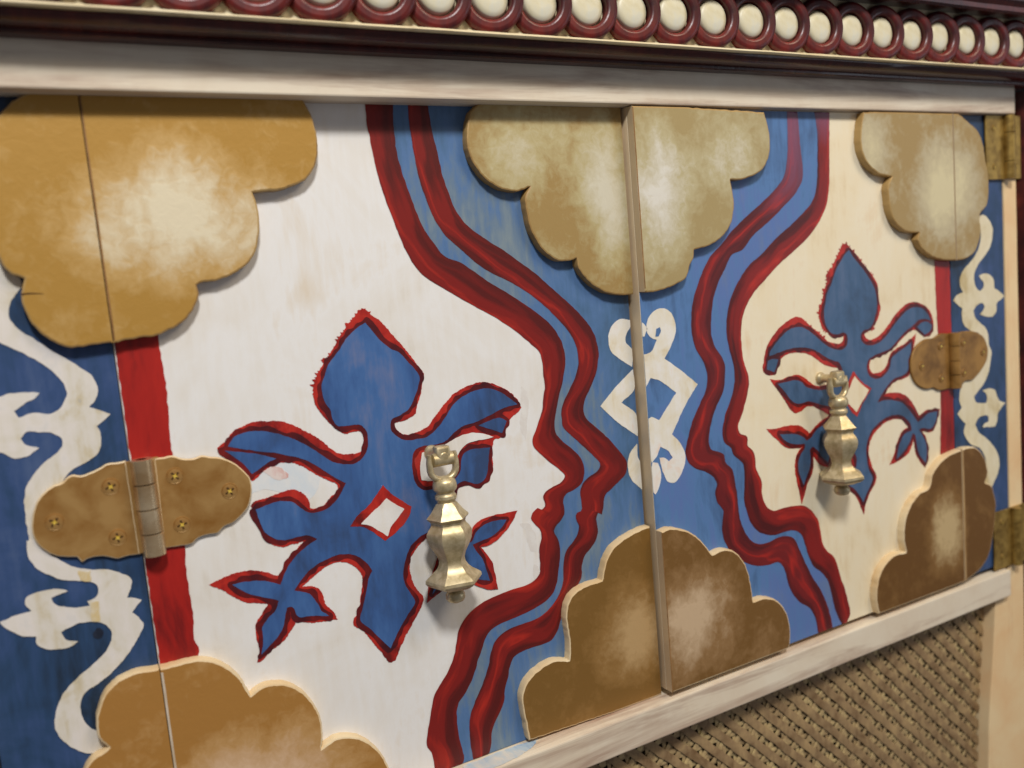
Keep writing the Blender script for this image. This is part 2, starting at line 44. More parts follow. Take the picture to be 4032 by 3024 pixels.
'fr_dark': [[[443.69,-161.6],[444.8,-161.89],[445.85,-161.8],[446.9,-161.51],[447.82,-160.55],[448.08,-159.5],[448.17,-158.45],[448.33,-157.4],[449.0,-156.38],[450.05,-155.82],[450.95,-154.95],[451.41,-153.9],[451.97,-152.85],[452.85,-152.29],[453.9,-151.94],[454.89,-151.1],[455.26,-150.05],[455.52,-149.0],[455.98,-147.95],[456.64,-146.9],[456.95,-145.85],[456.66,-144.8],[456.21,-143.75],[455.65,-142.9],[455.01,-142.0],[454.26,-140.95],[453.63,-139.9],[453.2,-138.94],[452.77,-137.8],[452.41,-136.75],[452.08,-135.7],[451.8,-134.67],[451.62,-133.6],[451.62,-132.55],[451.83,-131.5],[451.91,-130.45],[451.78,-129.4],[451.56,-128.35],[451.33,-127.3],[451.17,-126.25],[451.13,-125.2],[451.41,-124.15],[452.15,-123.27],[452.75,-122.4],[453.0,-121.35],[453.1,-120.3],[453.24,-119.25],[453.68,-118.2],[454.47,-117.5],[455.3,-116.86],[456.0,-115.77],[456.58,-114.7],[457.4,-114.06],[458.45,-113.87],[459.5,-113.81],[460.55,-113.5],[461.59,-112.6],[462.65,-111.99],[463.7,-111.89],[464.75,-111.89],[465.8,-111.6],[466.5,-110.88],[467.2,-110.02],[468.25,-109.67],[469.3,-109.75],[470.35,-109.89],[471.4,-109.84],[472.34,-109.45],[473.5,-108.99],[474.55,-109.02],[475.6,-109.25],[476.65,-109.53],[477.7,-109.74],[478.75,-109.74],[479.75,-109.45],[480.85,-109.23],[481.9,-109.4],[482.85,-109.8],[484.0,-110.5],[484.89,-111.2],[485.65,-111.9],[486.45,-112.71],[487.15,-113.45],[487.85,-114.16],[488.79,-115.05],[489.59,-115.75],[490.33,-116.45],[491.0,-117.29],[490.3,-118.2],[489.25,-118.69],[488.2,-118.89],[487.15,-118.85],[486.1,-118.96],[485.12,-119.6],[484.63,-120.65],[484.18,-121.7],[483.45,-122.4],[482.25,-123.0],[481.49,-123.8],[481.07,-124.85],[480.65,-125.9],[479.8,-126.74],[478.75,-127.3],[478.05,-128.27],[477.88,-129.4],[477.87,-130.45],[477.85,-131.5],[477.67,-132.55],[477.23,-133.6],[476.92,-134.65],[476.91,-135.7],[477.02,-136.75],[477.41,-137.8],[478.15,-138.5],[479.45,-138.81],[480.5,-138.22],[481.34,-137.45],[482.6,-137.05],[483.65,-137.07],[484.7,-137.05],[485.75,-136.45],[486.39,-135.35],[487.15,-134.5],[488.2,-134.08],[489.25,-133.66],[489.95,-132.79],[490.33,-131.85],[491.0,-130.82],[492.05,-130.38],[493.1,-130.11],[493.96,-129.4],[494.39,-128.35],[494.76,-127.3],[495.55,-126.36],[496.06,-127.3],[496.35,-128.35],[496.64,-129.4],[496.84,-130.45],[496.92,-131.5],[497.02,-132.55],[497.26,-133.6],[497.65,-134.64],[498.19,-135.7],[498.7,-136.6],[499.39,-137.8],[500.0,-138.85],[500.61,-139.9],[501.15,-140.8],[501.69,-141.65],[502.42,-142.7],[503.25,-143.71],[503.95,-144.44],[504.73,-145.15],[505.57,-145.85],[506.4,-146.5],[507.45,-146.86],[508.5,-146.42],[509.2,-145.55],[509.9,-144.46],[510.6,-143.58],[510.95,-142.53],[511.02,-141.3],[510.99,-140.25],[510.98,-139.2],[511.07,-138.15],[511.34,-137.1],[511.61,-136.05],[511.59,-135.0],[511.36,-133.95],[510.99,-132.9],[510.53,-131.85],[509.98,-130.8],[509.38,-129.75],[508.85,-128.89],[508.28,-128.0],[507.61,-126.95],[506.96,-125.9],[506.4,-124.95],[505.75,-123.8],[505.16,-122.75],[506.05,-122.17],[507.1,-122.57],[508.15,-123.04],[509.08,-123.45],[510.03,-123.8],[511.3,-124.0],[512.35,-123.87],[513.4,-123.83],[514.45,-123.97],[515.5,-124.09],[516.55,-124.04],[517.36,-123.45],[517.81,-122.4],[518.29,-121.35],[519.1,-120.65],[520.05,-120.17],[520.85,-119.25],[521.13,-118.2],[521.31,-117.15],[521.72,-116.1],[522.5,-115.4],[523.35,-114.35],[523.45,-113.3],[523.39,-112.25],[523.26,-111.2],[522.73,-110.15],[521.87,-109.45],[520.75,-109.01],[519.7,-108.66],[518.65,-108.49],[517.6,-108.8],[516.55,-109.24],[515.5,-109.23],[514.45,-109.02],[513.4,-108.84],[512.35,-108.85],[511.3,-109.36],[510.25,-110.11],[509.2,-110.42],[508.15,-110.51],[507.1,-110.68],[506.19,-111.2],[505.35,-112.06],[504.5,-112.6],[503.25,-112.83],[502.2,-112.97],[501.15,-112.39],[500.47,-111.55],[499.75,-110.54],[499.05,-109.49],[498.35,-108.43],[497.65,-107.42],[496.95,-106.5],[496.25,-105.68],[495.47,-104.9],[494.64,-104.2],[493.8,-103.64],[492.81,-103.15],[491.75,-102.8],[490.65,-102.33],[489.78,-101.75],[488.93,-101.05],[488.16,-100.35],[487.41,-99.65],[486.63,-98.95],[485.75,-98.25],[484.75,-97.55],[483.65,-96.91],[482.6,-96.43],[481.63,-96.15],[480.5,-96.14],[479.45,-96.4],[478.4,-96.46],[477.35,-96.22],[476.3,-95.81],[475.25,-95.32],[474.2,-94.81],[473.23,-94.4],[472.1,-94.09],[471.05,-94.07],[470.0,-94.11],[468.95,-93.94],[468.08,-93.35],[468.95,-92.46],[470.0,-91.96],[470.88,-91.25],[471.4,-90.31],[472.01,-89.15],[473.1,-88.45],[474.2,-88.18],[475.16,-87.75],[475.88,-87.05],[476.65,-86.25],[477.7,-85.82],[478.75,-85.71],[479.8,-85.61],[480.85,-85.24],[481.78,-84.6],[482.95,-84.2],[483.99,-84.25],[485.05,-84.4],[486.1,-84.41],[487.02,-83.9],[487.85,-83.09],[488.9,-82.71],[489.95,-82.78],[491.0,-82.93],[492.05,-82.85],[492.98,-82.15],[493.75,-81.1],[494.68,-80.4],[495.55,-79.81],[496.04,-78.65],[495.85,-77.6],[495.55,-76.61],[495.11,-75.5],[494.76,-74.45],[494.65,-73.4],[495.02,-72.35],[495.75,-71.65],[496.6,-70.72],[496.95,-69.63],[497.09,-68.5],[497.25,-67.45],[497.65,-66.48],[498.35,-65.56],[498.8,-64.3],[498.82,-63.25],[498.75,-62.2],[498.67,-61.15],[498.35,-60.18],[497.66,-59.4],[496.6,-58.91],[495.55,-58.83],[494.5,-59.21],[493.8,-59.96],[493.22,-60.8],[492.4,-61.39],[491.35,-61.62],[490.3,-61.77],[489.25,-62.2],[488.36,-62.9],[487.15,-63.46],[486.1,-63.51],[485.05,-63.47],[484.0,-63.6],[482.97,-64.3],[482.25,-65.02],[481.2,-65.5],[480.15,-65.62],[479.1,-65.81],[478.1,-66.75],[477.48,-67.8],[476.68,-68.5],[475.6,-68.94],[474.65,-69.9],[474.51,-70.95],[474.49,-72.0],[474.37,-73.05],[473.85,-73.93],[472.86,-74.45],[471.85,-75.15],[471.25,-76.2],[470.7,-77.23],[469.65,-77.91],[468.6,-78.13],[467.55,-78.5],[466.62,-79.35],[465.8,-79.95],[464.75,-79.99],[463.77,-79.7],[462.65,-79.23],[461.6,-78.77],[460.55,-78.35],[459.5,-77.98],[458.45,-77.7],[457.4,-77.33],[456.35,-76.67],[455.56,-75.85],[454.95,-74.91],[454.6,-73.75],[454.73,-72.7],[455.06,-71.65],[455.3,-70.6],[455.52,-69.55],[456.0,-68.58],[457.05,-68.1],[458.1,-68.13],[459.15,-68.21],[460.2,-68.06],[461.25,-67.47],[462.24,-67.1],[463.35,-67.18],[464.38,-67.45],[465.45,-67.72],[466.5,-67.76],[467.55,-67.19],[468.6,-66.45],[469.65,-66.31],[470.7,-66.38],[471.75,-66.4],[472.8,-66.07],[473.77,-65.35],[474.9,-64.9],[475.95,-64.84],[477.0,-64.81],[478.05,-64.55],[479.08,-63.6],[479.8,-62.89],[480.85,-62.41],[481.9,-62.09],[482.78,-61.5],[483.42,-60.45],[484.0,-59.5],[485.05,-58.85],[486.1,-58.54],[487.08,-58.0],[487.85,-57.04],[488.69,-56.25],[489.95,-55.97],[491.0,-55.97],[492.05,-55.8],[492.92,-55.2],[493.8,-54.38],[494.85,-54.06],[495.9,-54.07],[496.95,-54.05],[498.0,-53.48],[498.7,-52.47],[499.75,-51.73],[500.8,-51.6],[501.5,-52.68],[502.2,-53.41],[503.08,-54.15],[503.95,-54.83],[504.96,-55.55],[505.99,-56.25],[507.06,-56.95],[508.12,-57.65],[509.11,-58.35],[509.9,-58.98],[510.95,-59.11],[512.0,-58.83],[513.05,-58.95],[514.1,-59.2],[515.15,-59.35],[516.2,-59.08],[516.96,-58.35],[517.95,-57.44],[519.0,-56.83],[519.92,-55.9],[520.09,-54.85],[520.06,-53.8],[519.97,-52.75],[519.8,-51.7],[519.0,-50.81],[518.28,-49.95],[518.62,-48.9],[518.03,-47.85],[517.41,-46.8],[516.95,-45.75],[516.56,-44.7],[516.2,-43.76],[515.6,-42.6],[514.84,-41.55],[514.1,-40.82],[513.05,-40.15],[512.0,-39.75],[510.95,-39.36],[509.9,-38.92],[508.85,-38.43],[507.8,-37.92],[506.75,-37.42],[505.77,-37.0],[504.65,-36.65],[503.6,-36.58],[502.55,-36.69],[501.5,-36.61],[500.45,-36.33],[499.4,-35.99],[498.35,-35.7],[497.3,-35.66],[496.25,-36.23],[495.47,-37.0],[494.5,-37.44],[493.45,-37.58],[492.4,-37.78],[491.48,-38.4],[490.65,-39.42],[489.6,-40.09],[488.55,-40.29],[487.56,-40.5],[486.5,-41.2],[485.75,-42.1],[484.7,-42.83],[483.65,-43.15],[482.6,-43.63],[481.9,-44.58],[481.31,-45.75],[480.5,-46.53],[479.45,-46.96],[478.46,-47.5],[477.7,-48.5],[477.0,-49.5],[475.95,-50.07],[474.9,-50.3],[473.85,-50.75],[473.15,-51.58],[472.45,-52.55],[471.52,-53.1],[470.35,-53.37],[469.39,-53.8],[468.62,-54.85],[467.9,-55.85],[466.85,-56.23],[465.8,-56.2],[464.75,-56.14],[463.7,-56.33],[462.65,-56.87],[461.6,-57.07],[460.55,-56.88],[459.5,-56.53],[458.45,-56.16],[457.4,-55.88],[456.35,-55.84],[455.3,-56.09],[454.25,-56.22],[453.2,-55.95],[452.15,-55.4],[451.1,-54.6],[450.4,-53.53],[450.21,-52.4],[450.63,-51.35],[451.8,-50.95],[452.85,-50.75],[453.9,-50.41],[454.95,-49.71],[456.0,-49.39],[457.05,-49.4],[458.1,-49.31],[459.15,-48.76],[459.73,-47.85],[460.53,-46.8],[461.6,-46.36],[462.56,-46.1],[463.35,-45.25],[463.59,-44.0],[463.7,-42.95],[464.02,-41.9],[464.75,-41.05],[465.45,-40.18],[465.69,-39.1],[465.7,-38.05],[465.64,-37.0],[465.64,-35.95],[465.78,-34.9],[466.22,-33.85],[466.6,-32.8],[466.68,-31.75],[466.59,-30.7],[466.44,-29.65],[466.29,-28.6],[466.22,-27.55],[466.3,-26.5],[466.6,-25.45],[466.78,-24.4],[466.6,-23.35],[466.15,-22.31],[465.5,-21.25],[464.75,-20.24],[464.05,-19.39],[463.35,-18.56],[462.71,-17.75],[461.95,-16.71],[461.25,-15.71],[460.55,-14.67],[459.85,-13.62],[459.15,-12.61],[458.56,-11.8],[457.75,-10.81],[457.06,-10.05],[456.35,-9.34],[455.57,-8.65],[454.71,-7.95],[453.9,-7.33],[452.86,-6.55],[451.97,-5.85],[451.17,-5.15],[450.45,-4.45],[449.7,-3.63],[449.0,-2.81],[448.32,-2.0],[447.6,-1.18],[446.9,-0.43],[446.0,0.45],[445.22,1.15],[444.45,1.81],[443.59,2.55],[442.82,3.25],[442.06,3.95],[441.09,4.3],[439.9,4.24],[438.85,3.9],[437.97,2.9],[437.45,1.87],[436.72,1.15],[435.78,0.8],[434.76,0.45],[434.02,-0.25],[433.49,-1.3],[432.9,-2.14],[431.85,-2.62],[430.8,-2.86],[429.96,-3.4],[429.47,-4.45],[429.15,-5.5],[428.46,-6.55],[427.65,-7.14],[426.95,-7.88],[426.61,-9.0],[426.49,-10.05],[426.3,-11.1],[425.56,-12.15],[424.5,-12.75],[423.8,-13.51],[423.45,-14.51],[423.13,-15.65],[422.4,-16.7],[421.35,-17.29],[420.44,-18.1],[420.03,-19.15],[419.74,-20.2],[419.28,-21.25],[418.55,-22.1],[417.92,-23.0],[417.69,-24.05],[417.64,-25.1],[417.6,-26.15],[417.35,-27.2],[416.45,-28.2],[415.6,-28.95],[415.13,-30.0],[414.97,-31.05],[414.85,-32.1],[414.63,-33.15],[414.17,-34.2],[413.79,-35.25],[413.75,-36.3],[413.93,-37.35],[414.27,-38.4],[414.7,-39.43],[415.24,-40.5],[415.75,-41.38],[416.3,-42.25],[417.01,-43.3],[417.75,-44.35],[418.52,-45.4],[419.25,-46.37],[419.87,-47.15],[420.65,-48.05],[421.5,-48.9],[422.37,-49.6],[423.45,-50.29],[424.5,-50.79],[425.55,-51.07],[426.6,-51.03],[427.65,-50.74],[428.7,-50.53],[429.75,-50.53],[430.8,-50.57],[431.85,-50.5],[432.9,-50.27],[433.95,-50.07],[434.75,-51.0],[434.35,-52.05],[433.99,-53.1],[433.83,-54.15],[433.61,-55.2],[432.9,-56.17],[431.85,-56.5],[430.8,-56.56],[429.75,-56.63],[428.7,-56.95],[427.65,-57.35],[426.6,-57.28],[425.55,-56.85],[424.52,-56.25],[423.52,-55.55],[422.58,-54.85],[421.7,-54.2],[420.65,-53.5],[419.6,-52.91],[418.55,-52.45],[417.5,-52.12],[416.45,-51.78],[415.4,-51.27],[414.42,-50.65],[413.52,-49.95],[412.75,-49.25],[411.9,-48.4],[411.2,-47.64],[410.5,-46.87],[409.8,-46.12],[409.1,-45.4],[408.37,-44.7],[407.58,-44.0],[406.72,-43.3],[405.74,-42.6],[404.57,-41.9],[403.5,-41.42],[402.45,-41.12],[401.4,-40.93],[400.35,-40.63],[399.3,-40.16],[398.25,-39.57],[397.2,-38.98],[396.15,-38.44],[395.13,-38.05],[394.05,-37.94],[393.03,-38.4],[391.95,-39.0],[390.9,-39.09],[389.85,-38.99],[388.8,-38.93],[387.75,-39.13],[386.7,-39.8],[385.65,-40.33],[384.6,-40.46],[383.55,-40.48],[382.5,-40.68],[381.55,-41.55],[380.78,-42.6],[379.7,-43.24],[378.65,-43.62],[377.76,-44.35],[377.25,-45.3],[376.55,-46.35],[375.5,-46.85],[374.45,-47.06],[373.5,-47.5],[372.71,-48.55],[372.0,-49.41],[370.95,-49.83],[369.9,-50.02],[368.91,-50.65],[368.57,-51.7],[368.46,-52.75],[368.36,-53.8],[368.26,-54.85],[368.03,-55.9],[367.15,-56.6],[366.57,-57.65],[366.6,-58.7],[366.57,-59.75],[366.31,-60.8],[365.7,-61.6],[365.0,-62.37],[364.67,-63.6],[365.0,-64.62],[365.7,-65.47],[366.59,-66.05],[367.8,-66.61],[368.85,-66.75],[369.9,-66.57],[370.95,-66.58],[372.0,-66.87],[373.05,-67.13],[374.1,-66.93],[374.8,-66.13],[375.23,-65.0],[375.65,-63.95],[376.55,-63.01],[377.6,-62.27],[378.21,-61.15],[378.41,-60.1],[378.56,-59.05],[378.51,-58.0],[377.97,-56.95],[379.0,-56.45],[380.05,-56.44],[381.1,-56.09],[382.15,-55.23],[383.2,-54.8],[384.25,-54.81],[385.3,-54.95],[386.35,-55.06],[387.4,-54.97],[388.45,-54.61],[389.5,-54.45],[390.55,-54.64],[391.6,-55.02],[392.65,-55.48],[393.69,-55.9],[394.75,-56.17],[395.8,-56.05],[396.85,-55.7],[397.9,-55.7],[398.95,-55.95],[400.0,-56.28],[401.05,-56.59],[402.1,-56.74],[403.15,-56.63],[404.2,-56.43],[405.25,-56.58],[406.3,-57.04],[407.27,-57.65],[408.21,-58.35],[409.05,-59.05],[409.8,-59.71],[410.6,-60.45],[411.37,-61.15],[412.16,-61.85],[413.07,-62.55],[414.0,-63.13],[415.05,-63.58],[416.1,-63.79],[417.12,-63.95],[418.2,-64.28],[419.25,-64.77],[420.23,-65.35],[421.28,-66.05],[422.24,-66.75],[423.1,-67.37],[424.15,-68.01],[425.2,-68.46],[426.25,-68.84],[426.95,-69.88],[427.4,-70.95],[427.83,-72.0],[428.19,-73.05],[428.42,-74.1],[428.46,-75.15],[428.29,-76.2],[427.65,-77.18],[426.6,-77.66],[425.55,-78.11],[424.61,-79.0],[423.8,-79.64],[422.75,-79.74],[421.7,-79.5],[420.65,-79.18],[419.6,-78.92],[418.55,-78.91],[417.5,-79.26],[416.45,-79.57],[415.4,-79.55],[414.35,-79.37],[413.3,-79.17],[412.25,-79.12],[411.2,-79.46],[410.15,-79.95],[409.1,-79.98],[408.13,-79.7],[407.0,-79.2],[405.95,-78.65],[404.9,-78.1],[403.85,-77.63],[402.8,-77.37],[401.76,-77.25],[400.7,-76.96],[399.65,-76.44],[398.8,-75.85],[397.97,-75.15],[397.2,-74.46],[396.37,-73.75],[395.49,-73.05],[394.48,-72.35],[393.41,-71.65],[392.3,-70.98],[391.25,-70.49],[390.2,-70.25],[389.15,-70.26],[388.1,-70.24],[387.05,-70.04],[386.0,-69.78],[384.95,-69.6],[383.9,-69.66],[382.85,-70.25],[381.8,-70.91],[380.75,-71.03],[379.7,-70.94],[378.65,-70.85],[377.6,-70.97],[376.55,-71.45],[375.5,-71.78],[374.45,-71.75],[373.4,-72.05],[372.78,-73.05],[373.15,-74.1],[373.99,-75.15],[374.8,-76.2],[375.5,-77.13],[376.14,-77.95],[376.9,-78.86],[377.6,-79.62],[378.41,-80.4],[379.23,-81.1],[380.05,-81.78],[380.92,-82.5],[381.74,-83.2],[382.5,-83.87],[383.33,-84.6],[384.18,-85.3],[385.03,-86.0],[385.86,-86.7],[386.7,-87.34],[387.75,-88.01],[388.8,-88.56],[389.85,-89.02],[390.9,-89.38],[391.95,-89.62],[393.0,-89.6],[394.05,-89.19],[395.01,-88.8],[396.15,-88.69],[397.2,-88.79],[398.25,-88.96],[399.28,-89.15],[400.35,-89.34],[401.4,-89.46],[402.45,-89.68],[403.5,-90.12],[404.55,-90.73],[405.6,-91.39],[406.49,-91.95],[407.7,-92.62],[408.75,-93.05],[409.8,-93.22],[410.8,-93.0],[411.9,-92.68],[412.95,-92.77],[414.0,-93.1],[415.05,-93.54],[416.1,-94.03],[417.13,-94.75],[417.13,-95.8],[417.18,-96.85],[417.17,-97.9],[416.96,-98.95],[416.22,-100.0],[415.05,-100.06],[414.0,-100.47],[412.95,-101.36],[411.9,-101.82],[410.85,-101.95],[409.81,-102.1],[408.75,-102.74],[408.05,-103.58],[407.09,-104.2],[405.95,-104.34],[404.9,-104.39],[403.85,-104.8],[403.17,-105.6],[402.45,-106.48],[401.4,-106.91],[400.35,-107.06],[399.3,-107.4],[398.25,-108.4],[397.2,-108.78],[396.5,-107.82],[395.8,-107.1],[394.82,-106.3],[393.7,-105.61],[392.65,-105.06],[391.6,-104.58],[390.55,-104.21],[389.5,-104.04],[388.45,-104.22],[387.4,-104.48],[386.35,-104.36],[385.3,-104.0],[384.25,-103.51],[383.2,-102.99],[382.15,-102.5],[381.1,-102.14],[380.05,-102.02],[379.0,-102.07],[377.95,-101.98],[376.9,-101.71],[375.85,-101.35],[374.8,-100.99],[373.75,-100.96],[372.86,-101.75],[372.59,-102.8],[372.63,-103.85],[373.05,-104.86],[373.75,-105.94],[374.45,-106.9],[375.15,-107.64],[376.01,-108.4],[376.9,-109.07],[377.93,-109.8],[378.93,-110.5],[379.91,-111.2],[380.75,-111.81],[381.8,-112.57],[382.85,-113.25],[383.9,-113.76],[384.95,-113.94],[386.0,-113.85],[387.05,-113.92],[388.1,-114.19],[389.15,-114.49],[390.2,-114.72],[391.25,-114.74],[392.24,-114.35],[393.35,-113.79],[393.76,-114.7],[392.65,-115.05],[391.6,-115.34],[390.86,-116.1],[390.27,-117.15],[389.5,-117.93],[388.45,-118.39],[387.55,-119.25],[387.33,-120.3],[387.36,-121.35],[387.42,-122.4],[387.42,-123.45],[387.26,-124.5],[386.97,-125.55],[386.85,-126.6],[386.93,-127.65],[387.14,-128.7],[387.4,-129.68],[387.75,-130.78],[388.1,-131.82],[388.45,-132.85],[388.8,-133.93],[389.09,-135.0],[389.33,-136.05],[389.54,-137.1],[389.81,-138.15],[390.2,-139.12],[391.25,-139.76],[392.3,-139.51],[393.35,-138.91],[394.31,-138.15],[395.1,-137.18],[395.51,-136.05],[395.92,-135.0],[396.85,-134.05],[397.9,-133.47],[398.6,-132.74],[399.06,-131.5],[399.38,-130.45],[399.96,-129.4],[400.7,-128.51],[401.17,-127.3],[401.22,-126.25],[401.15,-125.2],[401.05,-124.15],[400.99,-123.1],[401.08,-122.05],[401.4,-121.06],[401.68,-119.95],[401.59,-118.9],[402.59,-119.25],[403.5,-119.94],[404.32,-120.65],[405.25,-121.58],[406.07,-122.4],[406.81,-123.1],[407.62,-123.8],[408.4,-124.47],[409.17,-125.2],[410.15,-126.22],[410.85,-127.01],[411.55,-127.84],[412.25,-128.67],[412.95,-129.47],[413.91,-130.1],[415.05,-130.33],[416.1,-130.23],[417.0,-129.4],[417.17,-128.35],[417.22,-127.3],[417.32,-126.25],[417.69,-125.2],[418.41,-124.15],[418.79,-123.1],[418.86,-122.05],[419.95,-121.44],[421.0,-121.35],[422.05,-121.56],[423.1,-121.87],[424.15,-122.15],[425.2,-122.33],[426.25,-122.29],[427.3,-122.11],[428.35,-122.17],[429.4,-122.49],[430.45,-122.99],[431.5,-123.64],[432.55,-124.44],[433.38,-125.2],[434.3,-126.19],[434.97,-126.95],[435.7,-127.79],[436.4,-128.65],[437.1,-129.68],[437.57,-130.8],[437.87,-131.85],[438.07,-132.9],[438.13,-133.95],[437.85,-135.0],[436.75,-135.68],[435.7,-135.99],[434.79,-136.75],[433.95,-137.62],[432.9,-138.04],[431.85,-138.16],[430.8,-138.67],[430.33,-139.9],[430.28,-140.95],[430.27,-142.0],[430.19,-143.05],[429.95,-144.1],[429.83,-145.15],[430.1,-146.15],[430.62,-147.25],[431.35,-148.3],[432.2,-149.18],[433.23,-150.05],[434.24,-150.75],[435.13,-151.45],[435.95,-152.15],[436.75,-152.75],[437.8,-153.5],[438.8,-154.25],[439.61,-154.95],[440.6,-155.97],[441.3,-156.92],[442.0,-158.1],[442.48,-159.15],[442.89,-160.2],[443.33,-161.25]]],
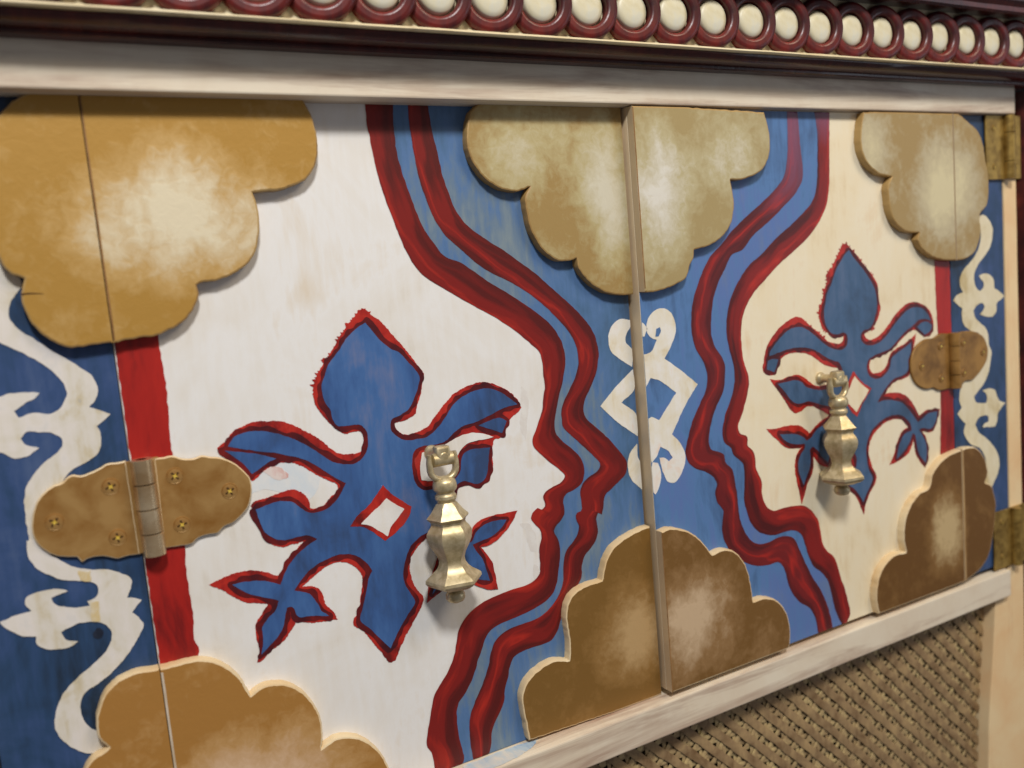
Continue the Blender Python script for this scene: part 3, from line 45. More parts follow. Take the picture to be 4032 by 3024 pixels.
'b1': [[137.6,87.4,151.2,87.4],[137.6,85.8,151.1,85.8],[137.5,84.3,150.9,84.2],[137.5,82.7,150.8,82.6],[137.5,81.2,150.7,80.9],[137.5,79.6,150.5,79.3],[137.6,78.1,150.4,77.7],[137.7,76.5,150.4,76.1],[137.9,75.0,150.4,74.5],[138.1,73.4,150.4,73.0],[138.2,71.9,150.4,71.4],[138.4,70.3,150.4,71.4],[138.6,68.8,150.5,69.8],[138.7,67.3,150.5,68.2],[138.9,65.7,150.7,66.7],[139.0,64.2,150.8,65.1],[139.2,62.6,151.0,63.5],[139.3,61.1,151.0,63.5],[139.5,59.5,151.2,61.9],[139.7,58.0,151.5,60.4],[140.0,56.4,151.8,58.8],[140.2,54.8,152.1,57.2],[140.6,53.3,152.4,55.7],[140.9,51.7,152.8,54.1],[141.3,50.1,153.2,52.5],[141.6,48.6,153.6,50.8],[142.0,47.0,153.6,50.8],[142.4,45.4,154.1,49.2],[142.8,43.8,154.5,47.6],[143.3,42.2,155.0,46.0],[143.8,40.6,155.5,44.4],[144.2,39.0,156.0,42.8],[144.7,37.4,156.5,41.2],[145.2,35.8,156.9,39.5],[145.7,34.2,157.4,37.8],[146.1,32.6,157.9,36.2],[146.6,30.9,158.4,34.6],[147.1,29.3,159.0,33.0],[147.6,27.7,159.0,33.0],[148.1,26.1,159.7,31.4],[148.7,24.5,160.4,30.0],[149.2,23.1,161.1,28.7],[149.7,21.6,161.1,28.7],[150.3,20.2,161.8,27.4],[150.8,18.8,162.6,26.1],[151.4,17.4,163.5,24.9],[152.0,16.0,164.3,23.6],[152.7,14.7,165.2,22.2],[153.5,13.4,166.2,20.7],[154.3,12.1,166.2,20.7],[155.2,10.9,167.1,19.3],[156.2,9.7,168.1,17.9],[157.3,8.5,168.1,17.9],[158.4,7.4,169.3,16.7],[159.5,6.4,169.3,16.7],[160.8,5.3,169.3,16.7],[162.2,4.4,170.6,15.6],[163.7,3.4,172.2,14.8],[165.2,2.5,173.8,14.2],[166.6,1.6,175.6,13.6],[167.9,0.8,177.2,12.9],[169.1,-0.1,178.6,12.1],[170.4,-0.9,179.9,11.3],[171.6,-1.7,181.2,10.3],[172.9,-2.6,182.4,9.4],[174.1,-3.4,183.7,8.5],[175.4,-4.2,185.1,7.5],[176.8,-5.1,186.4,6.5],[178.1,-5.9,187.8,5.4],[179.5,-6.8,189.1,4.4],[180.9,-7.6,190.5,3.4],[182.2,-8.5,191.9,2.4],[183.6,-9.3,193.3,1.5],[185.0,-10.2,194.7,0.5],[186.4,-11.0,196.2,-0.4],[187.8,-11.8,197.6,-1.3],[189.2,-12.7,199.1,-2.2],[190.6,-13.5,200.5,-3.1],[192.0,-14.4,201.9,-4.0],[193.3,-15.2,203.2,-4.9],[194.6,-16.1,204.6,-5.8],[195.9,-16.9,206.0,-6.8],[197.2,-17.8,207.3,-7.7],[198.4,-18.7,208.7,-8.7],[199.7,-19.6,210.0,-9.6],[201.0,-20.6,211.3,-10.5],[202.4,-21.6,212.6,-11.4],[203.7,-22.6,213.8,-12.3],[205.0,-23.6,215.1,-13.2],[206.2,-24.6,216.3,-14.2],[207.5,-25.7,217.6,-15.1],[208.7,-26.8,218.8,-16.1],[209.9,-27.9,220.0,-17.1],[211.1,-29.0,221.3,-18.2],[212.3,-30.1,222.5,-19.2],[213.5,-31.3,223.7,-20.3],[214.7,-32.4,224.8,-21.4],[215.9,-33.5,225.9,-22.6],[215.9,-33.5,226.9,-23.8],[217.0,-34.6,227.8,-25.0],[217.0,-34.6,228.7,-26.3],[217.9,-35.9,229.5,-27.6],[217.9,-35.9,230.2,-28.9],[217.9,-35.9,230.9,-30.4],[218.5,-37.3,231.6,-31.9],[218.5,-37.3,232.2,-33.5],[218.8,-38.9,232.6,-35.1],[218.8,-38.9,232.9,-36.6],[219.0,-40.4,233.1,-38.1],[219.0,-40.4,233.2,-39.6],[219.2,-42.0,233.2,-41.1],[219.3,-43.7,233.1,-42.6],[219.3,-43.7,232.9,-44.1],[219.2,-45.3,232.5,-45.6],[219.1,-47.0,232.2,-47.1],[219.1,-48.7,231.8,-48.6],[219.3,-50.4,231.3,-50.2],[219.5,-52.1,230.8,-51.9],[219.5,-53.8,230.3,-53.5],[219.3,-55.4,229.7,-55.1],[218.8,-57.1,229.1,-56.7],[218.3,-58.7,228.4,-58.4],[217.9,-60.3,227.7,-60.0],[217.6,-62.0,227.1,-61.6],[217.4,-63.7,226.5,-63.2],[217.0,-65.3,226.0,-64.8],[216.5,-66.7,225.5,-66.5],[215.9,-68.1,225.0,-68.1],[215.2,-69.4,224.5,-69.7],[214.5,-70.8,224.0,-71.4],[213.8,-72.2,223.6,-73.0],[213.1,-73.6,223.4,-74.7],[212.3,-74.9,223.3,-76.1],[211.6,-76.3,223.3,-76.1],[210.8,-77.6,223.3,-77.6],[210.0,-78.8,223.3,-77.6],[209.5,-80.2,223.3,-77.6],[209.4,-81.9,223.5,-79.0],[209.6,-83.6,223.5,-79.0],[210.4,-85.2,223.5,-79.0],[211.6,-86.6,224.1,-80.4],[212.8,-88.0,225.0,-81.6],[213.8,-89.2,226.0,-82.8],[214.8,-90.3,227.0,-83.9],[215.8,-91.4,228.0,-85.0],[216.9,-92.5,229.2,-86.1],[218.0,-93.5,230.3,-87.1],[219.1,-94.6,231.5,-88.1],[220.2,-95.6,232.6,-89.2],[221.3,-96.5,233.8,-90.4],[222.4,-97.5,235.0,-91.6],[223.5,-98.4,236.2,-92.9],[224.5,-99.5,237.2,-94.3],[225.7,-100.6,238.1,-95.8],[226.8,-101.8,238.8,-97.4],[227.2,-103.1,239.3,-99.1],[227.2,-103.1,239.5,-100.6],[227.2,-103.1,239.5,-102.2],[227.2,-103.1,239.4,-103.7],[227.2,-103.1,239.0,-105.2],[227.2,-103.1,238.5,-106.6],[227.2,-103.1,237.7,-108.0],[227.2,-103.1,236.8,-109.2],[226.4,-104.6,235.7,-110.1],[226.4,-104.6,234.3,-110.7],[225.0,-105.7,232.9,-111.2],[223.4,-106.5,231.5,-111.7],[221.6,-106.9,229.9,-112.1],[219.8,-107.3,228.2,-112.3],[218.2,-107.8,226.8,-113.0],[216.6,-108.3,225.7,-114.2],[215.2,-109.0,225.7,-114.2],[213.9,-110.0,225.0,-115.7],[213.0,-111.2,225.0,-115.7],[213.0,-112.7,224.8,-117.1],[213.4,-114.3,225.0,-118.6],[213.6,-115.6,225.1,-120.1],[213.5,-116.9,225.1,-121.9],[211.9,-118.1,224.8,-123.6],[210.0,-117.9,224.0,-124.8],[209.1,-116.8,223.1,-125.8],[207.8,-117.4,221.7,-127.0],[206.5,-118.1,220.1,-128.0],[205.5,-119.0,218.7,-129.2],[204.8,-121.1,218.7,-129.2],[205.0,-122.4,217.5,-131.2],[205.7,-123.6,217.5,-131.2],[206.4,-124.8,217.5,-131.2],[207.2,-125.9,217.5,-131.2],[208.2,-126.9,217.5,-131.2],[209.0,-128.0,217.5,-131.2],[209.8,-129.8,218.1,-132.9],[210.1,-131.7,219.2,-134.6],[209.8,-133.4,219.7,-136.1],[209.2,-135.0,220.1,-137.7],[208.6,-136.6,220.3,-139.3],[208.2,-138.3,220.4,-141.1],[207.9,-139.9,220.4,-142.8],[207.7,-141.6,220.3,-144.6],[207.6,-143.1,220.1,-146.1],[207.7,-144.7,219.8,-147.6],[207.7,-146.2,219.4,-149.1],[207.6,-147.7,219.0,-150.6],[207.4,-149.1,218.6,-152.1],[207.2,-150.6,218.2,-153.8],[207.2,-150.6,217.9,-155.5],[206.7,-151.9,217.4,-157.2],[206.7,-151.9,216.9,-158.8],[206.7,-151.9,216.2,-160.5],[205.8,-153.0,215.5,-162.1],[205.8,-153.0,214.5,-163.6],[204.7,-153.9,213.3,-164.8],[204.7,-153.9,212.0,-165.8],[203.5,-154.6,210.6,-166.7],[203.5,-154.6,209.1,-167.5],[201.9,-155.3,207.6,-168.1],[200.2,-155.7,206.1,-168.6],[198.5,-156.0,204.6,-169.0],[197.0,-156.2,203.0,-169.4],[195.4,-156.2,201.4,-169.8],[193.9,-156.2,199.9,-170.1],[192.3,-156.2,198.3,-170.4],[190.8,-156.2,196.7,-170.7],[189.3,-156.3,195.1,-170.9],[187.8,-156.4,193.5,-171.1],[186.2,-156.6,192.0,-171.3],[184.7,-156.7,190.4,-171.5],[183.2,-156.9,188.9,-171.6],[181.5,-157.1,187.3,-171.8],[179.9,-157.3,185.6,-172.0],[178.2,-157.5,184.0,-172.1],[176.6,-157.8,182.3,-172.3],[175.2,-158.1,180.7,-172.6],[173.7,-158.4,179.0,-173.0],[172.3,-158.8,177.4,-173.5],[170.9,-159.3,177.4,-173.5],[169.4,-159.9,175.8,-174.3],[168.0,-160.5,175.8,-174.3],[166.6,-161.2,175.8,-174.3],[165.2,-162.0,174.2,-175.5],[163.8,-163.0,174.2,-175.5],[162.5,-164.0,174.2,-175.5],[161.3,-165.2,172.8,-176.9],[160.1,-166.5,172.8,-176.9],[159.1,-167.9,172.8,-176.9],[158.2,-169.4,171.9,-178.3],[157.5,-170.9,171.2,-179.9],[157.1,-172.4,170.5,-181.4],[156.6,-174.0,169.7,-182.9],[156.2,-175.6,168.8,-184.3],[155.7,-177.2,168.0,-185.8],[155.3,-178.7,167.2,-187.3],[154.8,-180.3,166.5,-188.8],[154.2,-181.8,166.0,-190.4],[153.5,-183.3,165.4,-191.9],[152.7,-184.8,164.7,-193.4],[151.9,-186.2,164.0,-194.7],[151.0,-187.6,163.2,-196.0],[150.1,-188.9,162.4,-197.3],[149.1,-190.1,161.5,-198.5],[148.0,-191.3,160.6,-199.7],[146.9,-192.4,159.7,-201.0],[145.9,-193.6,158.8,-202.2],[144.9,-194.7,157.8,-203.3],[143.8,-195.9,156.6,-204.3],[142.8,-197.0,155.4,-205.3],[141.9,-198.3,154.3,-206.5],[141.2,-199.8,154.3,-206.5],[140.7,-201.3,153.7,-207.7],[140.2,-202.8,153.7,-207.7],[139.7,-204.2,153.2,-209.0],[139.3,-205.5,153.2,-209.0],[138.9,-206.9,152.8,-210.3],[138.5,-208.3,152.5,-211.9],[138.1,-209.7,152.4,-213.6],[137.6,-211.3,152.3,-215.3],[137.2,-212.8,152.3,-217.0],[136.7,-214.4,152.3,-218.5],[136.3,-215.9,152.3,-219.9],[136.0,-217.5,152.4,-221.4],[135.6,-219.1,152.4,-222.9],[135.3,-220.8,152.6,-224.3],[135.1,-222.4,152.7,-225.8],[135.3,-224.0,152.9,-227.3],[136.2,-225.6,153.2,-228.7],[137.1,-227.2,153.4,-230.2],[137.4,-229.0,153.7,-231.6],[137.6,-230.8,153.8,-233.1],[137.7,-232.5,154.0,-234.9],[137.8,-234.2,154.1,-236.6],[137.9,-235.9,153.7,-238.3],[137.9,-235.9,152.7,-239.7],[137.9,-235.9,151.6,-240.9]],
'b2': [[158.4,87.1,168.6,87.4],[158.4,85.5,168.7,85.8],[158.4,84.0,168.8,84.2],[158.4,82.4,168.9,82.6],[158.3,80.9,169.0,81.0],[158.3,79.3,169.1,79.4],[158.4,77.8,169.1,79.4],[158.4,76.2,169.2,77.8],[158.5,74.6,169.4,76.2],[158.6,73.0,169.6,74.6],[158.7,71.4,169.8,73.0],[158.8,69.9,170.1,71.4],[158.9,68.3,170.4,69.8],[159.1,66.7,170.7,68.2],[159.2,65.1,170.9,66.6],[159.3,63.5,171.2,65.0],[159.5,61.9,171.4,63.4],[159.6,60.3,171.6,61.8],[159.8,58.7,171.8,60.1],[160.0,57.1,172.1,58.5],[160.2,55.5,172.3,56.9],[160.5,53.9,172.6,55.3],[160.8,52.3,172.6,55.3],[161.2,50.6,172.9,53.7],[161.6,49.0,173.3,52.2],[162.0,47.4,173.7,50.6],[162.5,45.8,174.2,49.1],[162.9,44.2,174.6,47.6],[163.4,42.6,175.1,46.1],[163.9,41.1,175.6,44.5],[164.3,39.5,176.0,42.9],[164.8,38.0,176.5,41.4],[165.3,36.5,177.0,39.8],[165.9,35.0,177.0,39.8],[166.5,33.6,177.7,38.3],[167.2,32.3,177.7,38.3],[168.0,30.9,178.5,36.9],[168.8,29.6,179.3,35.5],[169.6,28.3,179.3,35.5],[170.5,27.1,180.2,34.2],[171.5,25.8,181.2,32.9],[172.7,24.6,182.2,31.6],[173.8,23.5,182.2,31.6],[175.0,22.3,183.3,30.4],[176.3,21.2,184.4,29.3],[177.5,20.1,185.5,28.3],[178.7,19.0,186.7,27.3],[179.9,17.9,188.0,26.4],[181.0,16.7,189.2,25.5],[182.2,15.6,190.5,24.6],[183.4,14.4,191.8,23.7],[184.6,13.4,193.1,22.9],[185.8,12.3,194.4,22.0],[187.1,11.3,195.7,21.1],[188.4,10.3,197.0,20.2],[189.8,9.3,198.4,19.4],[191.1,8.4,199.7,18.6],[192.5,7.5,201.1,17.7],[193.9,6.7,202.4,16.9],[195.3,5.9,203.7,16.0],[196.8,5.1,205.0,15.1],[198.2,4.4,206.4,14.1],[199.7,3.7,207.8,13.0],[201.1,2.9,209.1,11.9],[202.5,2.1,210.5,10.9],[203.9,1.4,211.9,9.8],[205.3,0.6,213.2,8.8],[206.6,-0.2,214.6,7.9],[208.0,-1.0,215.9,7.0],[209.4,-1.8,217.2,6.0],[210.7,-2.7,218.5,5.0],[212.1,-3.7,219.8,4.0],[213.6,-4.7,221.1,2.9],[215.0,-5.7,222.3,1.7],[216.3,-6.7,223.5,0.5],[217.7,-7.8,224.8,-0.6],[218.9,-8.8,226.0,-1.8],[220.1,-9.9,227.2,-2.9],[221.3,-10.9,228.4,-3.9],[222.5,-12.0,229.6,-5.0],[223.7,-13.1,230.8,-6.1],[224.8,-14.2,232.0,-7.1],[225.9,-15.2,233.2,-8.2],[226.9,-16.3,234.4,-9.3],[228.0,-17.3,235.7,-10.4],[229.0,-18.4,236.9,-11.5],[230.0,-19.5,238.1,-12.5],[231.0,-20.6,239.3,-13.7],[232.1,-21.8,240.5,-14.8],[233.3,-23.1,241.6,-16.0],[234.4,-24.3,242.8,-17.1],[235.4,-25.6,243.9,-18.3],[235.4,-25.6,244.9,-19.6],[236.4,-27.0,246.0,-20.8],[237.4,-28.5,247.0,-22.0],[237.4,-28.5,248.0,-23.1],[238.3,-30.1,248.9,-24.3],[239.1,-31.6,249.8,-25.5],[239.1,-31.6,250.6,-26.8],[239.8,-33.3,251.3,-28.2],[239.8,-33.3,252.0,-29.6],[240.3,-34.8,252.6,-31.0],[240.7,-36.4,253.1,-32.5],[240.7,-36.4,253.5,-34.0],[241.0,-37.9,253.9,-35.7],[241.2,-39.5,254.2,-37.5],[241.2,-39.5,254.4,-39.2],[241.3,-41.2,254.4,-41.0],[241.2,-42.9,254.2,-42.7],[241.2,-42.9,253.8,-44.4],[241.0,-44.6,253.3,-46.1],[240.6,-46.3,252.8,-47.8],[240.1,-47.8,252.2,-49.5],[239.5,-49.2,251.6,-51.2],[238.8,-50.6,250.9,-52.8],[238.1,-52.0,250.1,-54.4],[237.3,-53.4,249.3,-55.8],[236.4,-54.8,248.4,-57.2],[235.4,-56.2,247.4,-58.6],[234.5,-57.5,246.5,-60.0],[233.6,-58.7,245.5,-61.4],[232.8,-59.8,244.5,-62.7],[231.9,-61.0,243.6,-64.1],[231.1,-62.2,242.9,-65.6],[230.1,-63.7,242.3,-67.3],[229.3,-65.3,241.9,-69.0],[228.6,-67.0,241.9,-69.0],[228.3,-68.4,241.9,-69.0],[228.1,-69.9,241.9,-70.7],[228.1,-71.4,241.9,-70.7],[228.1,-72.9,241.9,-70.7],[228.1,-74.4,241.9,-70.7],[228.2,-75.9,242.3,-72.6],[228.6,-77.3,242.3,-72.6],[229.6,-78.8,242.3,-72.6],[230.9,-80.0,243.1,-74.3],[232.3,-81.3,243.1,-74.3],[233.4,-82.5,244.2,-75.8],[234.6,-83.7,245.5,-77.1],[235.7,-84.8,246.9,-78.4],[236.9,-86.0,248.0,-79.5],[238.0,-87.2,249.2,-80.5],[239.1,-88.3,250.4,-81.6],[240.3,-89.5,251.6,-82.6],[241.4,-90.6,252.7,-83.7],[242.5,-91.8,253.9,-84.9],[243.7,-93.1,255.0,-86.2],[245.0,-94.3,256.2,-87.4],[246.2,-95.6,257.3,-88.7],[247.3,-97.0,258.4,-90.0],[248.5,-98.4,259.4,-91.2],[249.7,-99.9,260.4,-92.4],[249.7,-99.9,261.4,-93.6],[249.7,-99.9,262.4,-94.8],[249.7,-99.9,263.3,-96.0],[249.7,-99.9,264.2,-97.3],[250.0,-101.5,265.2,-98.7],[250.0,-101.5,266.2,-100.2],[250.0,-101.5,267.1,-101.7],[250.0,-101.5,267.5,-103.3],[250.0,-101.5,267.5,-105.1],[250.0,-101.5,267.2,-106.9],[250.0,-101.5,266.5,-108.5],[250.0,-101.5,265.6,-109.6],[249.1,-103.0,264.4,-110.6],[247.7,-104.2,263.1,-111.4],[246.4,-104.9,261.8,-112.2],[245.0,-105.4,260.4,-113.1],[243.6,-105.8,259.0,-113.9],[242.2,-106.3,257.6,-114.8],[240.6,-107.2,256.2,-115.6],[239.1,-108.2,254.6,-116.4],[237.8,-109.4,252.9,-117.2],[237.0,-110.7,251.6,-118.4],[236.3,-112.0,250.8,-120.0],[235.9,-113.5,250.5,-121.7],[235.7,-115.2,250.1,-123.5],[235.8,-117.0,249.6,-125.2],[235.9,-118.8,249.1,-126.9],[236.1,-120.7,248.6,-128.6],[236.2,-122.6,247.7,-127.4],[235.4,-124.0,246.7,-126.3],[234.1,-124.1,246.0,-127.6],[232.8,-124.3,245.2,-129.0],[232.0,-125.8,244.7,-130.4],[232.0,-127.7,244.7,-132.2],[232.3,-129.1,245.1,-134.1],[232.9,-130.5,245.3,-135.9],[233.2,-131.9,245.0,-137.7],[233.0,-133.8,244.5,-139.4],[232.3,-135.7,243.8,-141.0],[231.4,-137.1,243.0,-142.3],[230.2,-138.3,242.0,-143.4],[228.9,-139.4,240.8,-144.5],[227.8,-140.3,239.7,-145.5],[226.6,-141.1,238.6,-146.4],[225.5,-141.9,237.4,-147.1],[224.5,-142.9,236.2,-147.9],[223.7,-144.2,235.2,-148.9],[223.1,-145.5,234.3,-150.4],[222.6,-146.9,233.7,-152.1],[222.2,-148.4,233.2,-153.9],[221.9,-149.9,233.0,-155.7],[221.7,-151.4,233.0,-157.5],[221.5,-152.9,232.7,-159.2],[221.4,-154.4,232.0,-160.9],[221.3,-156.0,230.9,-162.4],[221.2,-157.5,229.7,-163.8],[220.9,-159.0,228.3,-164.7],[220.4,-160.5,226.8,-165.4],[219.9,-161.9,225.3,-166.3],[219.2,-163.3,224.1,-167.4],[218.4,-164.6,222.9,-168.7],[217.6,-165.8,221.9,-170.0],[216.8,-166.9,221.0,-171.3],[215.9,-168.0,220.3,-172.6],[214.9,-169.0,219.6,-174.0],[213.7,-170.1,218.9,-175.4],[213.7,-170.1,218.3,-176.8],[212.4,-171.2,217.8,-178.3],[211.0,-172.1,217.4,-179.8],[211.0,-172.1,216.8,-181.2],[209.6,-173.0,216.1,-182.8],[209.6,-173.0,215.3,-184.4],[208.2,-173.7,214.3,-185.9],[206.8,-174.3,213.3,-187.2],[205.4,-174.8,212.3,-188.4],[203.9,-175.2,211.0,-189.4],[202.4,-175.5,209.4,-189.9],[200.9,-175.7,207.6,-190.1],[199.3,-175.9,205.9,-190.2],[197.7,-175.9,204.3,-190.3],[196.2,-175.9,202.8,-190.3],[194.6,-176.0,201.2,-190.2],[193.1,-176.1,199.7,-190.2],[191.5,-176.1,198.1,-190.2],[190.0,-176.2,196.6,-190.3],[188.4,-176.3,195.1,-190.3],[186.9,-176.5,193.7,-190.5],[185.4,-176.8,192.2,-190.7],[183.9,-177.2,190.4,-191.0],[182.4,-177.7,188.7,-191.5],[181.0,-178.3,188.7,-191.5],[179.5,-179.2,187.2,-192.3],[178.2,-180.3,187.2,-192.3],[177.0,-181.5,187.2,-192.3],[176.1,-182.9,187.2,-192.3],[175.4,-184.4,186.3,-193.4],[174.7,-186.0,186.3,-193.4],[174.1,-187.6,185.5,-194.7],[173.6,-189.2,184.9,-196.0],[173.2,-190.8,184.3,-197.4],[172.6,-192.4,183.9,-198.8],[171.9,-193.9,183.5,-200.2],[171.2,-195.4,183.0,-201.6],[170.5,-196.9,182.5,-203.0],[169.7,-198.4,181.9,-204.4],[168.9,-199.9,181.3,-205.8],[168.1,-201.4,180.7,-207.2],[167.2,-202.8,180.3,-208.7],[166.3,-204.3,180.0,-210.2],[165.4,-205.7,179.9,-211.6],[164.4,-207.1,179.7,-213.1],[163.4,-208.5,179.3,-214.5],[162.5,-210.0,178.6,-215.8],[161.7,-211.5,177.8,-217.0],[160.9,-212.9,177.0,-218.2],[160.2,-214.4,175.9,-219.6],[159.6,-216.0,174.8,-221.0],[159.2,-217.6,173.8,-222.4],[158.9,-219.3,172.9,-223.9],[158.7,-220.9,172.1,-225.4],[158.5,-222.6,171.4,-226.9],[158.4,-224.2,170.8,-228.5],[158.4,-225.7,170.8,-228.5],[158.5,-227.3,170.4,-230.2],[158.5,-228.8,170.2,-231.8],[158.6,-230.4,170.1,-233.5],[158.7,-232.0,169.7,-235.2],[158.8,-233.6,169.1,-236.8],[158.9,-235.3,168.5,-238.3],[159.0,-236.9,167.8,-239.8],[159.1,-238.5,167.8,-239.8]],
